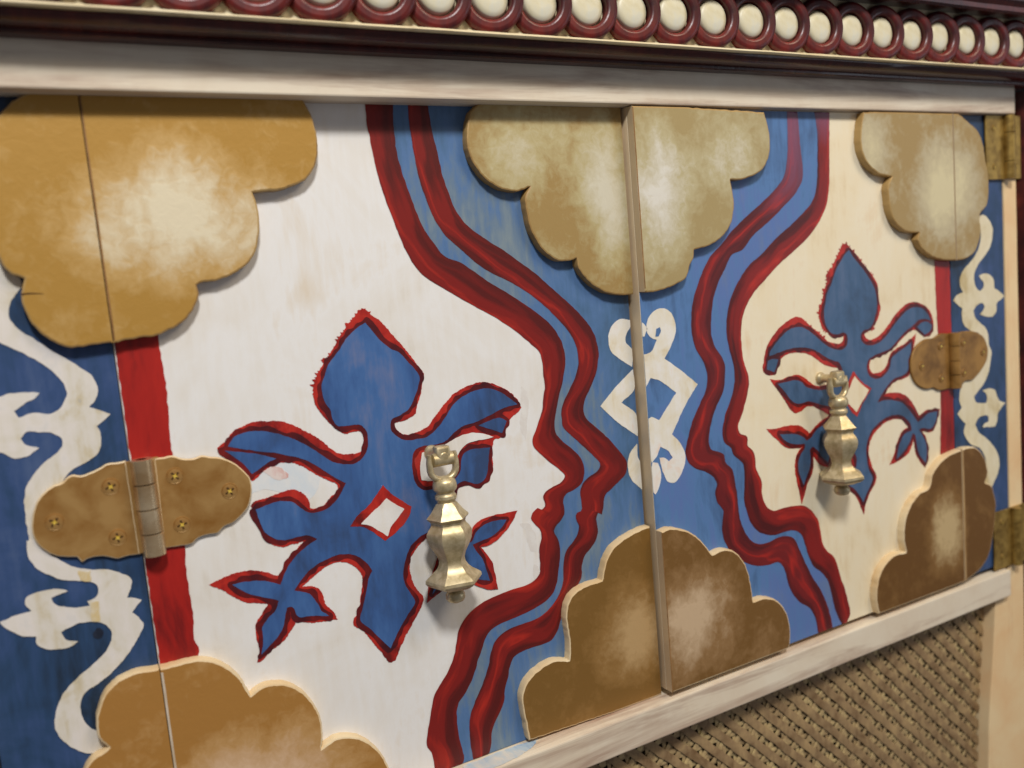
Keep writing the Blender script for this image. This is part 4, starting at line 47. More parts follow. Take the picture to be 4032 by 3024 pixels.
'r1': [[393.6,86.4,402.1,86.6],[393.6,84.8,402.2,84.9],[393.5,83.1,402.3,83.2],[393.5,81.5,402.4,81.5],[393.4,79.8,402.5,79.8],[393.4,78.2,402.6,78.1],[393.4,76.6,402.7,76.4],[393.3,75.0,402.8,74.9],[393.3,73.4,402.8,73.4],[393.2,71.9,402.9,71.9],[393.1,70.3,403.0,70.3],[393.0,68.7,403.0,68.8],[393.0,68.7,403.1,67.3],[392.9,67.1,403.2,65.8],[392.7,65.5,403.3,64.3],[392.6,64.0,403.5,62.7],[392.4,62.4,403.7,61.1],[392.2,60.9,404.0,59.5],[391.9,59.3,404.2,57.8],[391.9,59.3,404.4,56.2],[391.6,57.8,404.5,54.6],[391.2,56.2,404.5,53.0],[390.8,54.6,404.4,51.3],[390.4,53.0,404.2,49.6],[390.4,53.0,403.9,48.0],[389.8,51.4,403.4,46.4],[389.2,49.9,402.7,45.0],[389.2,49.9,401.9,43.7],[388.4,48.5,400.9,42.4],[388.4,48.5,399.8,41.3],[387.5,47.3,398.7,40.1],[387.5,47.3,397.6,39.0],[386.6,46.2,396.5,38.0],[386.6,46.2,395.4,37.0],[385.5,45.1,394.2,36.1],[384.3,44.1,392.9,35.2],[384.3,44.1,391.7,34.3],[383.2,43.2,390.4,33.5],[382.0,42.2,389.1,32.7],[380.8,41.3,387.9,31.8],[379.5,40.3,386.6,30.9],[378.2,39.4,385.2,30.0],[376.9,38.5,383.9,29.0],[375.6,37.6,382.6,28.1],[374.2,36.7,381.2,27.2],[372.8,35.9,379.9,26.4],[371.5,35.1,378.5,25.5],[370.1,34.2,377.1,24.6],[368.7,33.3,375.8,23.8],[367.2,32.4,374.4,22.9],[365.8,31.6,373.1,22.1],[364.3,30.7,371.8,21.4],[362.9,29.9,370.4,20.6],[361.4,29.0,369.1,19.9],[360.0,28.2,367.7,19.2],[358.5,27.3,366.4,18.4],[357.1,26.4,365.1,17.7],[355.8,25.6,363.7,16.9],[354.5,24.8,362.5,16.1],[353.2,23.9,361.2,15.2],[351.9,23.1,359.9,14.1],[350.6,22.2,358.6,12.9],[349.3,21.4,357.4,11.7],[348.0,20.5,356.1,10.4],[346.7,19.6,354.9,9.3],[345.5,18.7,353.5,8.3],[344.2,17.7,352.0,7.5],[342.9,16.6,350.4,7.1],[341.6,15.4,348.8,6.8],[340.4,14.3,347.2,6.5],[339.1,13.2,345.7,6.0],[337.8,12.1,344.3,5.1],[336.5,11.1,343.1,3.9],[335.3,10.2,343.1,3.9],[334.0,9.4,342.0,2.5],[332.7,8.7,342.0,2.5],[331.5,7.8,341.1,1.1],[330.3,6.9,340.1,-0.4],[329.1,5.8,339.1,-1.8],[327.9,4.6,338.1,-3.1],[326.8,3.3,337.1,-4.4],[325.8,2.0,336.0,-5.7],[324.8,0.6,335.1,-7.1],[323.8,-0.7,334.1,-8.5],[322.8,-2.1,334.1,-8.5],[321.9,-3.5,333.2,-9.9],[321.0,-4.9,332.4,-11.3],[320.1,-6.4,331.7,-12.7],[319.3,-7.8,331.0,-14.1],[318.5,-9.3,331.0,-14.1],[317.8,-10.6,330.3,-15.6],[317.1,-11.9,329.7,-17.1],[316.4,-13.3,329.2,-18.6],[315.8,-14.6,329.2,-18.6],[315.2,-16.0,328.7,-20.1],[314.7,-17.4,328.3,-21.6],[314.2,-18.8,328.3,-21.6],[313.8,-20.2,327.9,-23.0],[313.4,-21.7,327.6,-24.5],[313.1,-23.2,327.4,-26.0],[312.8,-24.6,327.1,-27.5],[312.6,-26.1,327.1,-27.5],[312.4,-27.6,326.9,-29.0],[312.2,-29.1,326.7,-30.5],[312.1,-30.6,326.5,-32.0],[312.0,-32.1,326.3,-33.5],[312.0,-33.6,326.1,-35.1],[312.1,-35.1,326.1,-35.1],[312.2,-36.6,326.1,-36.6],[312.5,-38.3,326.2,-38.1],[312.8,-40.0,326.4,-39.7],[313.3,-41.7,326.8,-41.2],[313.8,-43.4,327.3,-42.8],[314.4,-45.0,327.8,-44.3],[315.1,-46.5,328.5,-45.7],[316.0,-48.0,329.3,-47.0],[317.0,-49.4,330.2,-48.1],[318.0,-50.8,331.2,-49.3],[318.9,-52.3,332.1,-50.4],[319.6,-53.8,332.9,-51.7],[320.1,-55.3,333.7,-53.3],[320.6,-56.8,334.4,-54.9],[321.0,-58.3,334.9,-56.6],[321.3,-59.8,335.0,-58.2],[321.4,-61.4,334.9,-59.8],[321.4,-61.4,334.7,-61.5],[321.3,-63.0,334.4,-63.1],[321.3,-63.0,334.2,-64.7],[321.1,-64.6,333.9,-66.4],[320.8,-66.2,333.6,-68.0],[320.3,-67.7,333.2,-69.6],[319.7,-69.1,332.6,-71.2],[319.0,-70.4,331.9,-72.6],[318.2,-71.6,331.0,-73.9],[317.3,-72.8,330.1,-75.1],[316.4,-74.1,329.1,-76.4],[315.5,-75.3,328.1,-77.6],[314.6,-76.6,327.2,-78.9],[313.8,-77.8,326.3,-80.4],[312.9,-79.0,325.4,-81.9],[312.0,-80.3,324.5,-83.4],[311.1,-81.5,323.7,-85.0],[310.3,-82.8,323.0,-86.6],[309.4,-84.3,322.4,-88.0],[308.5,-85.8,321.9,-89.4],[307.7,-87.4,321.4,-90.8],[306.9,-88.9,321.0,-92.3],[306.2,-90.5,320.6,-93.7],[305.6,-92.0,320.1,-95.5],[305.0,-93.5,319.7,-97.3],[304.4,-95.1,319.7,-97.3],[303.9,-96.6,319.7,-97.3],[303.2,-98.3,319.6,-99.2],[302.6,-100.0,319.6,-99.2],[302.3,-101.8,319.7,-100.6],[302.3,-103.3,319.7,-100.6],[302.6,-104.8,320.0,-101.9],[303.0,-106.2,320.0,-101.9],[303.6,-107.6,320.0,-101.9],[304.4,-108.9,320.0,-101.9],[305.5,-110.1,320.5,-103.1],[306.7,-111.1,320.5,-103.1],[307.9,-112.1,320.5,-103.1],[309.1,-112.9,321.6,-104.2],[310.5,-113.5,323.1,-104.8],[311.8,-114.1,324.8,-105.4],[313.2,-114.6,326.3,-106.0],[314.6,-115.2,327.8,-106.7],[315.9,-115.9,329.3,-107.5],[317.1,-116.7,330.4,-108.6],[318.4,-117.4,330.6,-110.5],[319.6,-118.3,330.7,-112.4],[320.6,-119.2,331.4,-113.7],[321.6,-120.3,332.5,-114.8],[322.5,-121.6,333.7,-115.8],[323.3,-122.9,334.9,-116.9],[323.3,-122.9,335.8,-118.1],[323.7,-124.4,336.3,-119.5],[323.4,-125.9,336.7,-121.0],[322.6,-127.4,337.0,-122.6],[322.1,-128.9,337.2,-124.1],[322.0,-130.4,337.4,-125.6],[322.2,-131.9,337.7,-127.1],[322.5,-133.4,337.8,-128.6],[322.9,-134.8,338.0,-130.1],[323.6,-136.2,338.2,-131.7],[324.7,-137.4,338.3,-133.3],[325.8,-138.6,338.4,-134.8],[326.7,-139.9,338.6,-136.4],[327.2,-141.3,338.7,-138.0],[327.2,-142.7,338.8,-139.6],[326.9,-144.1,338.9,-141.1],[326.5,-145.5,339.0,-142.7],[326.2,-146.9,339.1,-144.2],[325.9,-148.7,339.3,-145.8],[325.6,-150.6,339.5,-147.3],[325.6,-152.1,339.7,-148.8],[325.6,-153.6,340.1,-150.3],[325.8,-155.0,340.1,-150.3],[326.1,-156.5,340.5,-151.8],[326.5,-158.1,341.1,-153.3],[327.0,-159.6,341.1,-153.3],[327.6,-161.1,341.7,-154.8],[328.4,-162.6,342.4,-156.2],[329.2,-164.0,343.1,-157.7],[330.2,-165.4,343.1,-157.7],[331.3,-166.7,343.9,-159.1],[332.5,-167.9,344.8,-160.6],[333.7,-169.0,344.8,-160.6],[335.0,-170.2,345.8,-161.9],[336.1,-171.2,345.8,-161.9],[337.3,-172.2,346.9,-163.1],[338.5,-173.2,346.9,-163.1],[339.7,-174.2,348.0,-164.1],[340.9,-175.1,349.2,-165.0],[342.2,-175.9,349.2,-165.0],[343.6,-176.8,350.4,-165.8],[345.1,-177.6,350.4,-165.8],[346.5,-178.3,351.7,-166.4],[348.1,-179.0,353.1,-167.0],[349.6,-179.6,354.6,-167.4],[351.0,-180.1,356.2,-167.6],[352.5,-180.4,357.7,-167.7],[353.9,-180.7,359.3,-167.7],[355.4,-181.0,360.9,-167.7],[356.9,-181.2,362.5,-167.6],[358.4,-181.4,364.1,-167.3],[359.9,-181.6,365.8,-166.9],[361.5,-181.7,367.4,-166.6],[363.1,-181.6,369.0,-166.5],[364.7,-181.5,370.7,-166.5],[366.3,-181.4,372.3,-166.5],[367.8,-181.7,374.0,-166.7],[369.2,-182.3,375.6,-167.0],[369.2,-182.3,377.0,-167.4],[369.2,-182.3,378.4,-167.8],[369.2,-182.3,379.8,-168.4],[369.2,-182.3,381.1,-169.1],[370.4,-183.3,382.2,-170.0],[370.4,-183.3,383.2,-171.2],[370.4,-183.3,384.0,-172.6],[371.3,-184.5,384.7,-174.0],[372.2,-185.8,385.3,-175.5],[372.9,-187.2,385.9,-177.0],[373.5,-188.6,386.6,-178.6],[373.8,-190.0,387.4,-180.2],[374.1,-191.5,388.0,-181.8],[374.3,-193.0,388.8,-183.4],[374.6,-194.5,389.5,-185.0],[375.0,-195.9,390.2,-186.4],[375.5,-197.3,391.0,-187.9],[376.0,-198.7,391.8,-189.3],[376.6,-200.1,392.5,-190.7],[377.2,-201.5,393.3,-192.1],[377.9,-202.8,394.0,-193.5],[378.6,-204.1,394.7,-195.0],[379.5,-205.5,395.5,-196.5],[380.5,-206.9,396.2,-197.9],[381.5,-208.2,397.0,-199.3],[382.6,-209.5,397.8,-200.6],[383.8,-210.7,398.7,-201.9],[385.0,-211.9,399.6,-203.1],[386.3,-212.9,400.5,-204.3],[387.7,-213.8,401.4,-205.6],[389.1,-214.7,402.2,-206.9],[390.5,-215.6,403.0,-208.3],[391.8,-216.6,403.9,-209.8],[393.0,-217.7,404.6,-211.3],[393.9,-218.9,405.4,-212.8],[394.8,-220.3,406.1,-214.3],[395.5,-221.6,406.7,-215.8],[396.2,-223.1,407.3,-217.2],[396.2,-223.1,407.9,-218.7],[396.8,-224.5,408.4,-220.2],[397.3,-226.0,408.9,-221.7],[397.3,-226.0,409.4,-223.3],[397.7,-227.5,409.8,-224.8],[398.0,-229.0,410.2,-226.3],[398.0,-229.0,410.5,-227.7],[398.3,-230.6,410.9,-229.2],[398.5,-232.1,411.2,-230.7],[398.7,-233.7,411.5,-232.1],[399.0,-235.2,411.8,-233.6],[399.0,-235.2,412.1,-235.1]],
'r2': [[416.1,86.8,428.9,87.0],[416.4,85.3,428.8,85.5],[416.6,83.9,428.8,84.0],[416.9,82.4,428.7,82.4],[417.2,80.9,428.6,80.9],[417.4,79.5,428.6,79.4],[417.6,78.0,428.5,77.9],[417.8,76.5,428.4,76.4],[417.9,74.9,428.4,74.8],[417.9,73.3,428.3,73.3],[417.9,71.8,428.2,71.8],[417.8,70.2,428.1,70.2],[417.7,68.6,428.0,68.6],[417.6,67.0,427.9,67.0],[417.5,65.5,427.8,65.4],[417.4,63.9,427.7,63.9],[417.3,62.3,427.6,62.3],[417.2,60.8,427.5,60.7],[417.1,59.3,427.4,59.1],[417.1,57.8,427.3,57.5],[417.0,56.3,427.2,55.9],[416.9,54.8,427.1,54.3],[416.7,53.3,427.0,52.7],[416.6,51.8,426.9,51.0],[416.4,50.1,426.8,49.4],[416.3,48.4,426.7,47.8],[416.0,46.7,426.5,46.2],[416.0,46.7,426.3,44.6],[415.8,45.0,426.1,43.0],[415.4,43.3,425.9,41.5],[415.4,43.3,425.6,39.9],[415.0,41.8,425.3,38.4],[414.6,40.4,425.0,36.9],[414.1,38.9,424.7,35.4],[413.5,37.5,424.2,33.9],[413.5,37.5,423.7,32.5],[412.9,36.1,423.1,31.1],[412.9,36.1,422.3,29.7],[412.1,34.8,421.5,28.4],[411.1,33.5,420.7,27.0],[411.1,33.5,419.7,25.8],[410.0,32.4,418.8,24.5],[410.0,32.4,417.8,23.3],[408.8,31.3,416.8,22.1],[408.8,31.3,415.8,21.0],[407.5,30.3,414.8,19.9],[406.2,29.3,413.7,18.8],[404.8,28.4,412.6,17.7],[403.5,27.4,411.5,16.7],[402.2,26.4,410.3,15.7],[400.8,25.5,409.2,14.8],[399.4,24.6,408.0,13.8],[398.0,23.7,406.7,12.8],[396.6,22.9,405.3,11.8],[395.2,22.0,404.0,10.9],[393.8,21.2,402.6,10.0],[392.4,20.3,401.2,9.2],[391.1,19.5,399.7,8.3],[389.7,18.7,398.3,7.5],[388.3,18.0,396.9,6.7],[386.9,17.2,395.4,5.8],[385.6,16.5,394.0,5.0],[384.2,15.7,392.6,4.2],[382.8,14.9,391.3,3.5],[381.5,14.1,389.9,2.7],[380.1,13.3,388.5,2.0],[378.8,12.5,387.1,1.3],[377.4,11.6,385.8,0.5],[376.1,10.6,384.4,-0.2],[374.7,9.6,383.0,-1.0],[373.4,8.6,381.7,-1.8],[372.1,7.6,380.3,-2.7],[370.7,6.6,378.9,-3.6],[369.4,5.6,377.6,-4.6],[368.0,4.7,376.2,-5.5],[366.7,3.9,374.9,-6.5],[365.4,3.2,373.5,-7.5],[364.0,2.5,372.2,-8.5],[362.7,1.8,370.8,-9.4],[361.3,1.2,369.5,-10.4],[360.0,0.4,368.1,-11.3],[358.7,-0.3,366.8,-12.3],[357.5,-1.2,365.4,-13.2],[356.3,-2.2,364.0,-14.1],[355.0,-3.2,362.7,-15.1],[353.9,-4.3,362.7,-15.1],[352.7,-5.4,361.3,-16.1],[351.6,-6.5,360.1,-17.2],[350.6,-7.7,360.1,-17.2],[349.5,-8.9,358.8,-18.4],[348.5,-10.0,357.6,-19.6],[347.6,-11.1,357.6,-19.6],[346.7,-12.3,356.4,-20.9],[345.8,-13.5,355.3,-22.2],[344.9,-14.7,355.3,-22.2],[344.1,-15.9,354.3,-23.6],[343.3,-17.3,353.3,-25.0],[342.5,-18.7,353.3,-25.0],[341.7,-20.2,352.5,-26.3],[341.0,-21.7,351.8,-27.6],[340.4,-23.2,351.2,-28.9],[339.8,-24.7,350.6,-30.2],[339.3,-26.1,350.6,-30.2],[338.9,-27.5,350.1,-31.6],[338.6,-29.0,349.6,-33.0],[338.3,-30.4,349.6,-33.0],[338.0,-31.9,349.2,-34.5],[337.8,-33.4,348.9,-35.9],[337.6,-34.8,348.9,-35.9],[337.5,-36.3,348.7,-37.4],[337.5,-37.8,348.5,-38.9],[337.5,-39.3,348.4,-40.4],[337.6,-40.8,348.3,-41.9],[337.8,-42.3,348.3,-43.4],[338.1,-43.8,348.4,-44.9],[338.4,-45.3,348.4,-46.4],[338.7,-46.8,348.5,-47.9],[339.0,-48.3,348.6,-49.4],[339.4,-49.9,348.7,-51.0],[339.9,-51.4,348.8,-52.5],[340.3,-53.0,349.0,-54.0],[340.6,-54.5,349.2,-55.5],[340.9,-56.0,349.6,-57.1],[341.2,-57.5,350.1,-58.7],[341.5,-59.0,350.7,-60.2],[341.7,-60.6,351.2,-61.8],[341.8,-62.1,351.7,-63.4],[341.8,-63.8,352.1,-65.0],[341.6,-65.5,352.4,-66.6],[341.4,-67.1,352.6,-68.2],[341.4,-67.1,352.5,-69.7],[341.0,-68.8,352.2,-71.2],[340.6,-70.4,351.8,-72.7],[340.1,-71.9,351.3,-74.1],[339.6,-73.3,350.8,-75.6],[339.0,-74.7,350.3,-77.1],[338.3,-76.1,349.7,-78.5],[337.6,-77.5,349.1,-80.0],[336.8,-78.9,348.4,-81.4],[335.9,-80.3,347.8,-82.8],[335.0,-81.7,347.1,-84.4],[334.2,-83.1,346.4,-85.9],[333.4,-84.5,345.6,-87.5],[332.7,-86.0,344.8,-89.0],[332.1,-87.5,343.7,-90.4],[331.6,-89.1,342.6,-91.8],[331.1,-90.7,342.0,-93.4],[330.6,-92.5,342.0,-93.4],[330.3,-94.3,342.0,-94.7],[330.1,-96.2,342.0,-94.7],[330.1,-97.9,342.0,-94.7],[330.4,-99.5,342.3,-96.1],[330.9,-101.1,342.9,-97.3],[332.0,-102.4,344.2,-98.5],[333.5,-103.4,346.0,-99.2],[335.0,-104.4,347.8,-99.9],[336.1,-105.7,348.9,-101.2],[336.6,-107.2,348.9,-102.7],[337.1,-108.8,348.6,-104.4],[338.0,-110.1,348.6,-105.9],[339.2,-111.2,349.6,-107.2],[340.5,-112.3,350.9,-108.2],[341.7,-113.4,352.1,-109.4],[342.8,-114.5,352.9,-110.6],[343.8,-115.6,353.5,-111.9],[344.6,-116.8,354.0,-113.3],[344.6,-116.8,354.3,-114.7],[345.0,-118.4,354.3,-116.3],[345.1,-120.1,354.0,-117.9],[344.9,-121.9,354.0,-119.5],[344.8,-123.6,354.4,-120.9],[344.7,-125.3,354.9,-122.2],[344.6,-127.0,355.6,-123.5],[344.4,-128.6,356.2,-124.8],[344.3,-130.3,356.8,-126.1],[344.1,-132.0,357.5,-127.4],[343.8,-133.8,358.0,-128.7],[343.6,-135.5,358.4,-130.1],[343.5,-137.3,358.4,-131.5],[343.6,-139.0,358.2,-133.0],[343.9,-140.3,358.0,-134.4],[344.2,-141.6,357.9,-135.9],[344.6,-142.9,358.1,-137.6],[344.9,-144.3,358.4,-139.3],[345.2,-145.7,358.9,-141.0],[345.6,-147.1,359.5,-142.6],[346.0,-148.5,359.5,-142.6],[346.5,-149.8,359.5,-142.6],[347.1,-151.1,360.3,-144.1],[347.7,-152.4,360.3,-144.1],[348.5,-153.7,361.2,-145.5],[349.3,-155.0,361.2,-145.5],[350.3,-156.2,361.2,-145.5],[351.3,-157.3,362.3,-146.7],[352.4,-158.4,362.3,-146.7],[353.5,-159.3,363.5,-147.7],[354.8,-160.2,363.5,-147.7],[356.0,-160.9,364.8,-148.6],[357.4,-161.6,364.8,-148.6],[358.7,-162.2,364.8,-148.6],[360.2,-162.8,366.2,-149.2],[361.7,-163.3,367.8,-149.5],[363.2,-163.8,369.5,-149.5],[364.8,-164.1,371.1,-149.3],[366.4,-164.4,372.8,-149.2],[368.0,-164.5,374.3,-149.2],[369.6,-164.4,375.9,-149.2],[371.3,-164.3,377.4,-149.3],[372.9,-164.2,379.0,-149.3],[374.5,-164.2,380.5,-149.4],[376.1,-164.2,382.1,-149.5],[377.8,-164.3,383.6,-149.7],[379.4,-164.3,385.2,-149.9],[381.0,-164.6,386.8,-150.1],[382.6,-165.0,388.5,-150.4],[384.0,-165.6,390.1,-150.7],[384.0,-165.6,391.6,-151.2],[385.4,-166.3,393.1,-151.8],[385.4,-166.3,394.6,-152.7],[386.7,-167.2,396.0,-153.7],[386.7,-167.2,397.3,-154.8],[387.9,-168.2,398.5,-156.0],[387.9,-168.2,399.7,-157.3],[387.9,-168.2,400.8,-158.6],[389.0,-169.6,401.8,-160.0],[389.0,-169.6,402.8,-161.4],[389.8,-171.1,403.6,-162.9],[390.4,-172.8,404.2,-164.5],[390.9,-174.5,404.6,-166.1],[391.5,-176.2,404.8,-167.7],[392.0,-177.7,405.0,-169.3],[392.4,-179.3,405.2,-170.9],[392.8,-180.8,405.4,-172.5],[393.3,-182.4,405.6,-174.2],[393.8,-183.9,405.8,-175.8],[394.4,-185.4,406.2,-177.4],[395.1,-186.9,406.8,-179.0],[395.8,-188.4,407.6,-180.5],[396.6,-189.8,408.5,-182.0],[397.5,-191.1,409.5,-183.4],[398.5,-192.2,410.5,-184.6],[399.6,-193.2,411.7,-185.7],[400.8,-194.1,413.0,-186.8],[402.0,-195.0,414.2,-187.8],[403.2,-195.9,415.3,-188.9],[404.3,-196.9,416.3,-190.2],[405.5,-198.1,417.1,-191.6],[406.6,-199.4,417.7,-193.1],[407.7,-200.7,418.3,-194.7],[408.7,-202.1,418.9,-196.2],[409.6,-203.5,419.4,-197.8],[409.6,-203.5,419.9,-199.4],[410.3,-205.0,420.4,-201.0],[410.8,-206.6,420.8,-202.6],[410.8,-206.6,421.3,-204.2],[411.3,-208.2,421.8,-205.6],[411.7,-209.9,422.3,-207.0],[412.1,-211.5,422.9,-208.4],[412.5,-213.0,423.5,-209.8],[412.8,-214.4,424.0,-211.2],[413.1,-215.9,424.5,-212.6],[413.4,-217.4,425.0,-214.1],[413.7,-218.9,425.4,-215.6],[414.0,-220.3,425.8,-217.2],[414.4,-221.8,426.2,-218.7],[414.8,-223.2,426.6,-220.3],[415.3,-224.7,427.0,-221.8],[415.8,-226.1,427.5,-223.4],[416.3,-227.5,428.0,-225.0],[416.9,-228.9,428.5,-226.6],[417.7,-230.5,428.8,-228.3],[418.5,-232.1,428.7,-229.9],[419.4,-233.6,428.2,-231.6],[420.2,-235.2,427.3,-233.1],[420.2,-235.2,426.3,-234.6],[420.2,-235.2,425.4,-236.1]],
'fl_out': [[126.1,-5.3],[128.2,-6.2],[130.1,-8.8],[133.2,-10.9],[136.2,-14.4],[140.1,-19.8],[144.1,-24.9],[147.8,-30.4],[150.8,-35.2],[153.1,-39.1],[151.9,-43.4],[150.5,-48.4],[148.4,-53.2],[146.4,-57.7],[141.1,-59.9],[135.8,-60.3],[135.9,-62.0],[137.5,-64.8],[141.1,-66.9],[147.4,-66.4],[152.4,-64.6],[156.8,-60.4],[162.2,-55.2],[168.4,-50.5],[175.3,-48.0],[182.9,-47.0],[188.7,-48.3],[194.5,-51.3],[200.2,-55.6],[203.7,-60.4],[204.8,-62.9],[202.3,-65.3],[198.1,-67.4],[195.6,-71.0],[193.9,-74.6],[192.0,-76.3],[187.5,-77.1],[186.4,-79.7],[185.5,-84.2],[185.6,-89.7],[184.1,-94.1],[181.2,-97.1],[176.7,-99.4],[173.4,-98.7],[169.8,-96.5],[166.9,-96.7],[163.8,-98.8],[160.7,-108.2],[149.9,-117.4],[143.2,-120.5],[139.7,-123.5],[136.5,-127.7],[136.0,-131.8],[136.2,-137.2],[138.4,-143.1],[141.3,-149.2],[139.8,-151.9],[136.1,-157.1],[130.6,-164.1],[125.9,-171.2],[123.8,-175.2],[121.1,-175.2],[117.5,-169.5],[113.0,-162.1],[109.2,-155.8],[105.2,-151.7],[105.8,-149.3],[108.7,-146.7],[109.7,-141.0],[111.6,-134.1],[112.0,-130.4],[110.3,-126.3],[106.3,-122.4],[102.1,-120.7],[97.8,-120.8],[92.5,-122.8],[87.2,-125.8],[83.8,-128.0],[88.3,-129.1],[90.9,-130.7],[92.6,-134.4],[93.5,-139.0],[96.6,-143.5],[98.0,-147.4],[90.5,-146.6],[83.6,-145.1],[79.1,-142.8],[78.4,-144.4],[75.6,-147.9],[71.0,-151.7],[65.3,-154.3],[62.3,-157.0],[59.9,-157.3],[61.7,-153.3],[61.3,-148.9],[60.9,-143.8],[61.7,-139.8],[64.5,-135.6],[67.9,-132.3],[66.0,-131.4],[59.0,-129.2],[53.1,-124.6],[47.9,-119.8],[44.1,-117.3],[51.0,-115.4],[58.1,-114.8],[64.6,-115.8],[70.3,-118.4],[73.7,-120.3],[75.5,-120.0],[77.2,-116.9],[80.4,-113.4],[84.3,-109.4],[86.6,-107.4],[81.7,-107.7],[76.9,-107.8],[73.1,-105.8],[70.2,-102.0],[68.2,-96.7],[67.1,-91.6],[65.6,-86.6],[66.9,-85.4],[73.7,-84.3],[79.8,-83.1],[85.3,-82.9],[88.8,-85.2],[91.4,-89.6],[91.9,-92.9],[93.8,-93.6],[98.2,-92.4],[101.4,-89.5],[104.8,-87.5],[104.8,-84.4],[102.2,-82.5],[95.6,-77.7],[89.3,-72.7],[84.1,-70.2],[78.7,-70.1],[73.1,-72.2],[69.1,-75.2],[67.4,-75.7],[64.4,-68.6],[59.8,-63.7],[55.1,-61.2],[54.9,-59.5],[58.8,-56.2],[61.7,-53.3],[66.5,-51.1],[72.5,-50.0],[77.0,-50.6],[81.0,-50.8],[86.1,-52.8],[91.2,-56.0],[96.3,-59.6],[100.1,-63.0],[103.9,-67.2],[107.8,-70.4],[112.1,-71.3],[118.0,-71.0],[120.8,-68.6],[121.1,-65.8],[120.8,-62.1],[119.0,-61.7],[115.4,-61.3],[111.7,-61.7],[107.7,-58.6],[103.9,-54.5],[101.0,-49.9],[99.0,-45.4],[99.0,-39.8],[100.1,-35.8],[103.2,-30.7],[106.5,-26.2],[110.5,-21.9],[113.1,-18.0],[116.8,-13.5],[121.3,-9.1],[124.6,-5.9]],
'fl_win': [[147.9,-76.9],[152.7,-76.2],[160.1,-74.9],[167.8,-72.3],[175.3,-71.5],[181.9,-73.1],[187.3,-75.5],[184.2,-75.8],[177.4,-75.8],[171.5,-76.8],[167.8,-79.6],[165.3,-83.7],[162.8,-88.6],[157.6,-91.5],[151.1,-91.4],[146.4,-90.1],[146.2,-84.8]],
'fl_blue': [[126.7,-11.7],[129.3,-15.5],[133.2,-20.8],[137.3,-24.9],[141.6,-27.5],[145.6,-32.3],[149.7,-38.0],[150.6,-40.3],[149.3,-45.2],[146.8,-50.0],[144.0,-54.4],[139.1,-57.0],[134.3,-58.8],[133.5,-62.7],[135.8,-66.4],[140.1,-69.3],[145.5,-69.8],[151.9,-69.4],[157.0,-66.4],[162.4,-61.2],[167.0,-55.9],[172.3,-52.9],[179.2,-50.8],[186.8,-50.7],[192.6,-53.0],[198.2,-57.3],[202.3,-61.0],[194.3,-61.8],[185.4,-64.4],[178.4,-66.4],[171.6,-67.2],[166.4,-69.4],[161.1,-73.1],[153.0,-74.0],[149.0,-73.7],[144.1,-75.5],[142.7,-79.7],[142.3,-86.4],[143.2,-91.0],[146.0,-94.6],[152.2,-95.8],[158.7,-95.9],[163.1,-93.3],[167.2,-89.4],[168.0,-85.7],[169.7,-81.4],[173.6,-79.8],[179.5,-80.0],[184.6,-80.5],[183.1,-86.9],[182.1,-92.2],[179.6,-96.4],[175.2,-97.5],[172.0,-96.1],[168.8,-94.7],[164.0,-96.4],[161.3,-102.9],[157.5,-107.5],[148.5,-115.6],[141.9,-117.9],[136.7,-122.0],[134.2,-126.8],[132.3,-132.4],[132.2,-137.7],[135.0,-144.5],[136.6,-148.0],[131.5,-155.1],[126.1,-162.0],[121.9,-168.5],[116.8,-161.7],[112.9,-156.1],[108.7,-150.4],[110.3,-145.6],[113.6,-136.1],[115.3,-131.2],[117.1,-128.7],[114.9,-124.5],[111.6,-120.7],[107.5,-118.3],[102.5,-117.1],[96.7,-118.0],[90.0,-120.0],[84.7,-123.7],[80.7,-127.8],[79.9,-129.0],[82.6,-130.0],[86.5,-132.1],[89.4,-137.2],[91.1,-141.3],[94.3,-144.7],[86.7,-142.6],[79.9,-140.8],[78.9,-137.3],[78.0,-136.0],[75.7,-135.7],[74.5,-139.7],[73.4,-143.7],[70.9,-147.3],[66.4,-151.0],[62.3,-154.1],[63.8,-147.4],[64.1,-141.9],[67.2,-138.5],[71.0,-135.2],[72.7,-131.8],[70.2,-130.4],[65.1,-128.0],[59.5,-124.8],[53.7,-119.5],[57.6,-119.5],[63.4,-120.2],[69.8,-122.2],[74.2,-124.7],[76.1,-120.9],[78.5,-117.2],[83.2,-112.7],[88.4,-109.6],[92.9,-107.7],[89.0,-105.1],[84.1,-104.7],[80.0,-104.9],[74.7,-103.7],[70.5,-99.6],[68.8,-94.7],[67.5,-88.6],[72.6,-87.6],[78.0,-86.9],[83.3,-88.3],[87.1,-91.6],[90.2,-94.5],[95.0,-95.3],[100.1,-94.2],[105.6,-89.6],[109.1,-84.5],[107.8,-83.6],[105.1,-81.6],[99.9,-77.1],[94.8,-72.7],[89.7,-69.3],[83.1,-66.8],[79.3,-65.1],[74.1,-63.8],[67.2,-61.6],[59.2,-58.8],[62.1,-55.4],[67.4,-53.9],[73.3,-54.2],[79.7,-56.2],[85.4,-58.9],[90.5,-62.1],[95.6,-66.1],[100.0,-70.1],[105.3,-74.2],[110.8,-75.9],[115.2,-76.0],[118.3,-74.3],[120.9,-70.8],[121.8,-66.6],[121.6,-61.9],[119.3,-59.0],[113.6,-58.0],[107.9,-57.1],[106.2,-53.4],[105.9,-49.9],[104.1,-46.8],[103.1,-43.2],[103.0,-38.3],[104.9,-33.7],[107.6,-28.5],[112.5,-23.5],[117.4,-17.7],[122.2,-14.0]],
'fl_lobe': [[57.7,-60.4],[64.5,-62.2],[72.0,-64.5],[79.0,-67.6],[75.5,-68.7],[71.3,-70.9],[67.9,-72.6],[65.1,-68.0],[61.1,-63.6]],
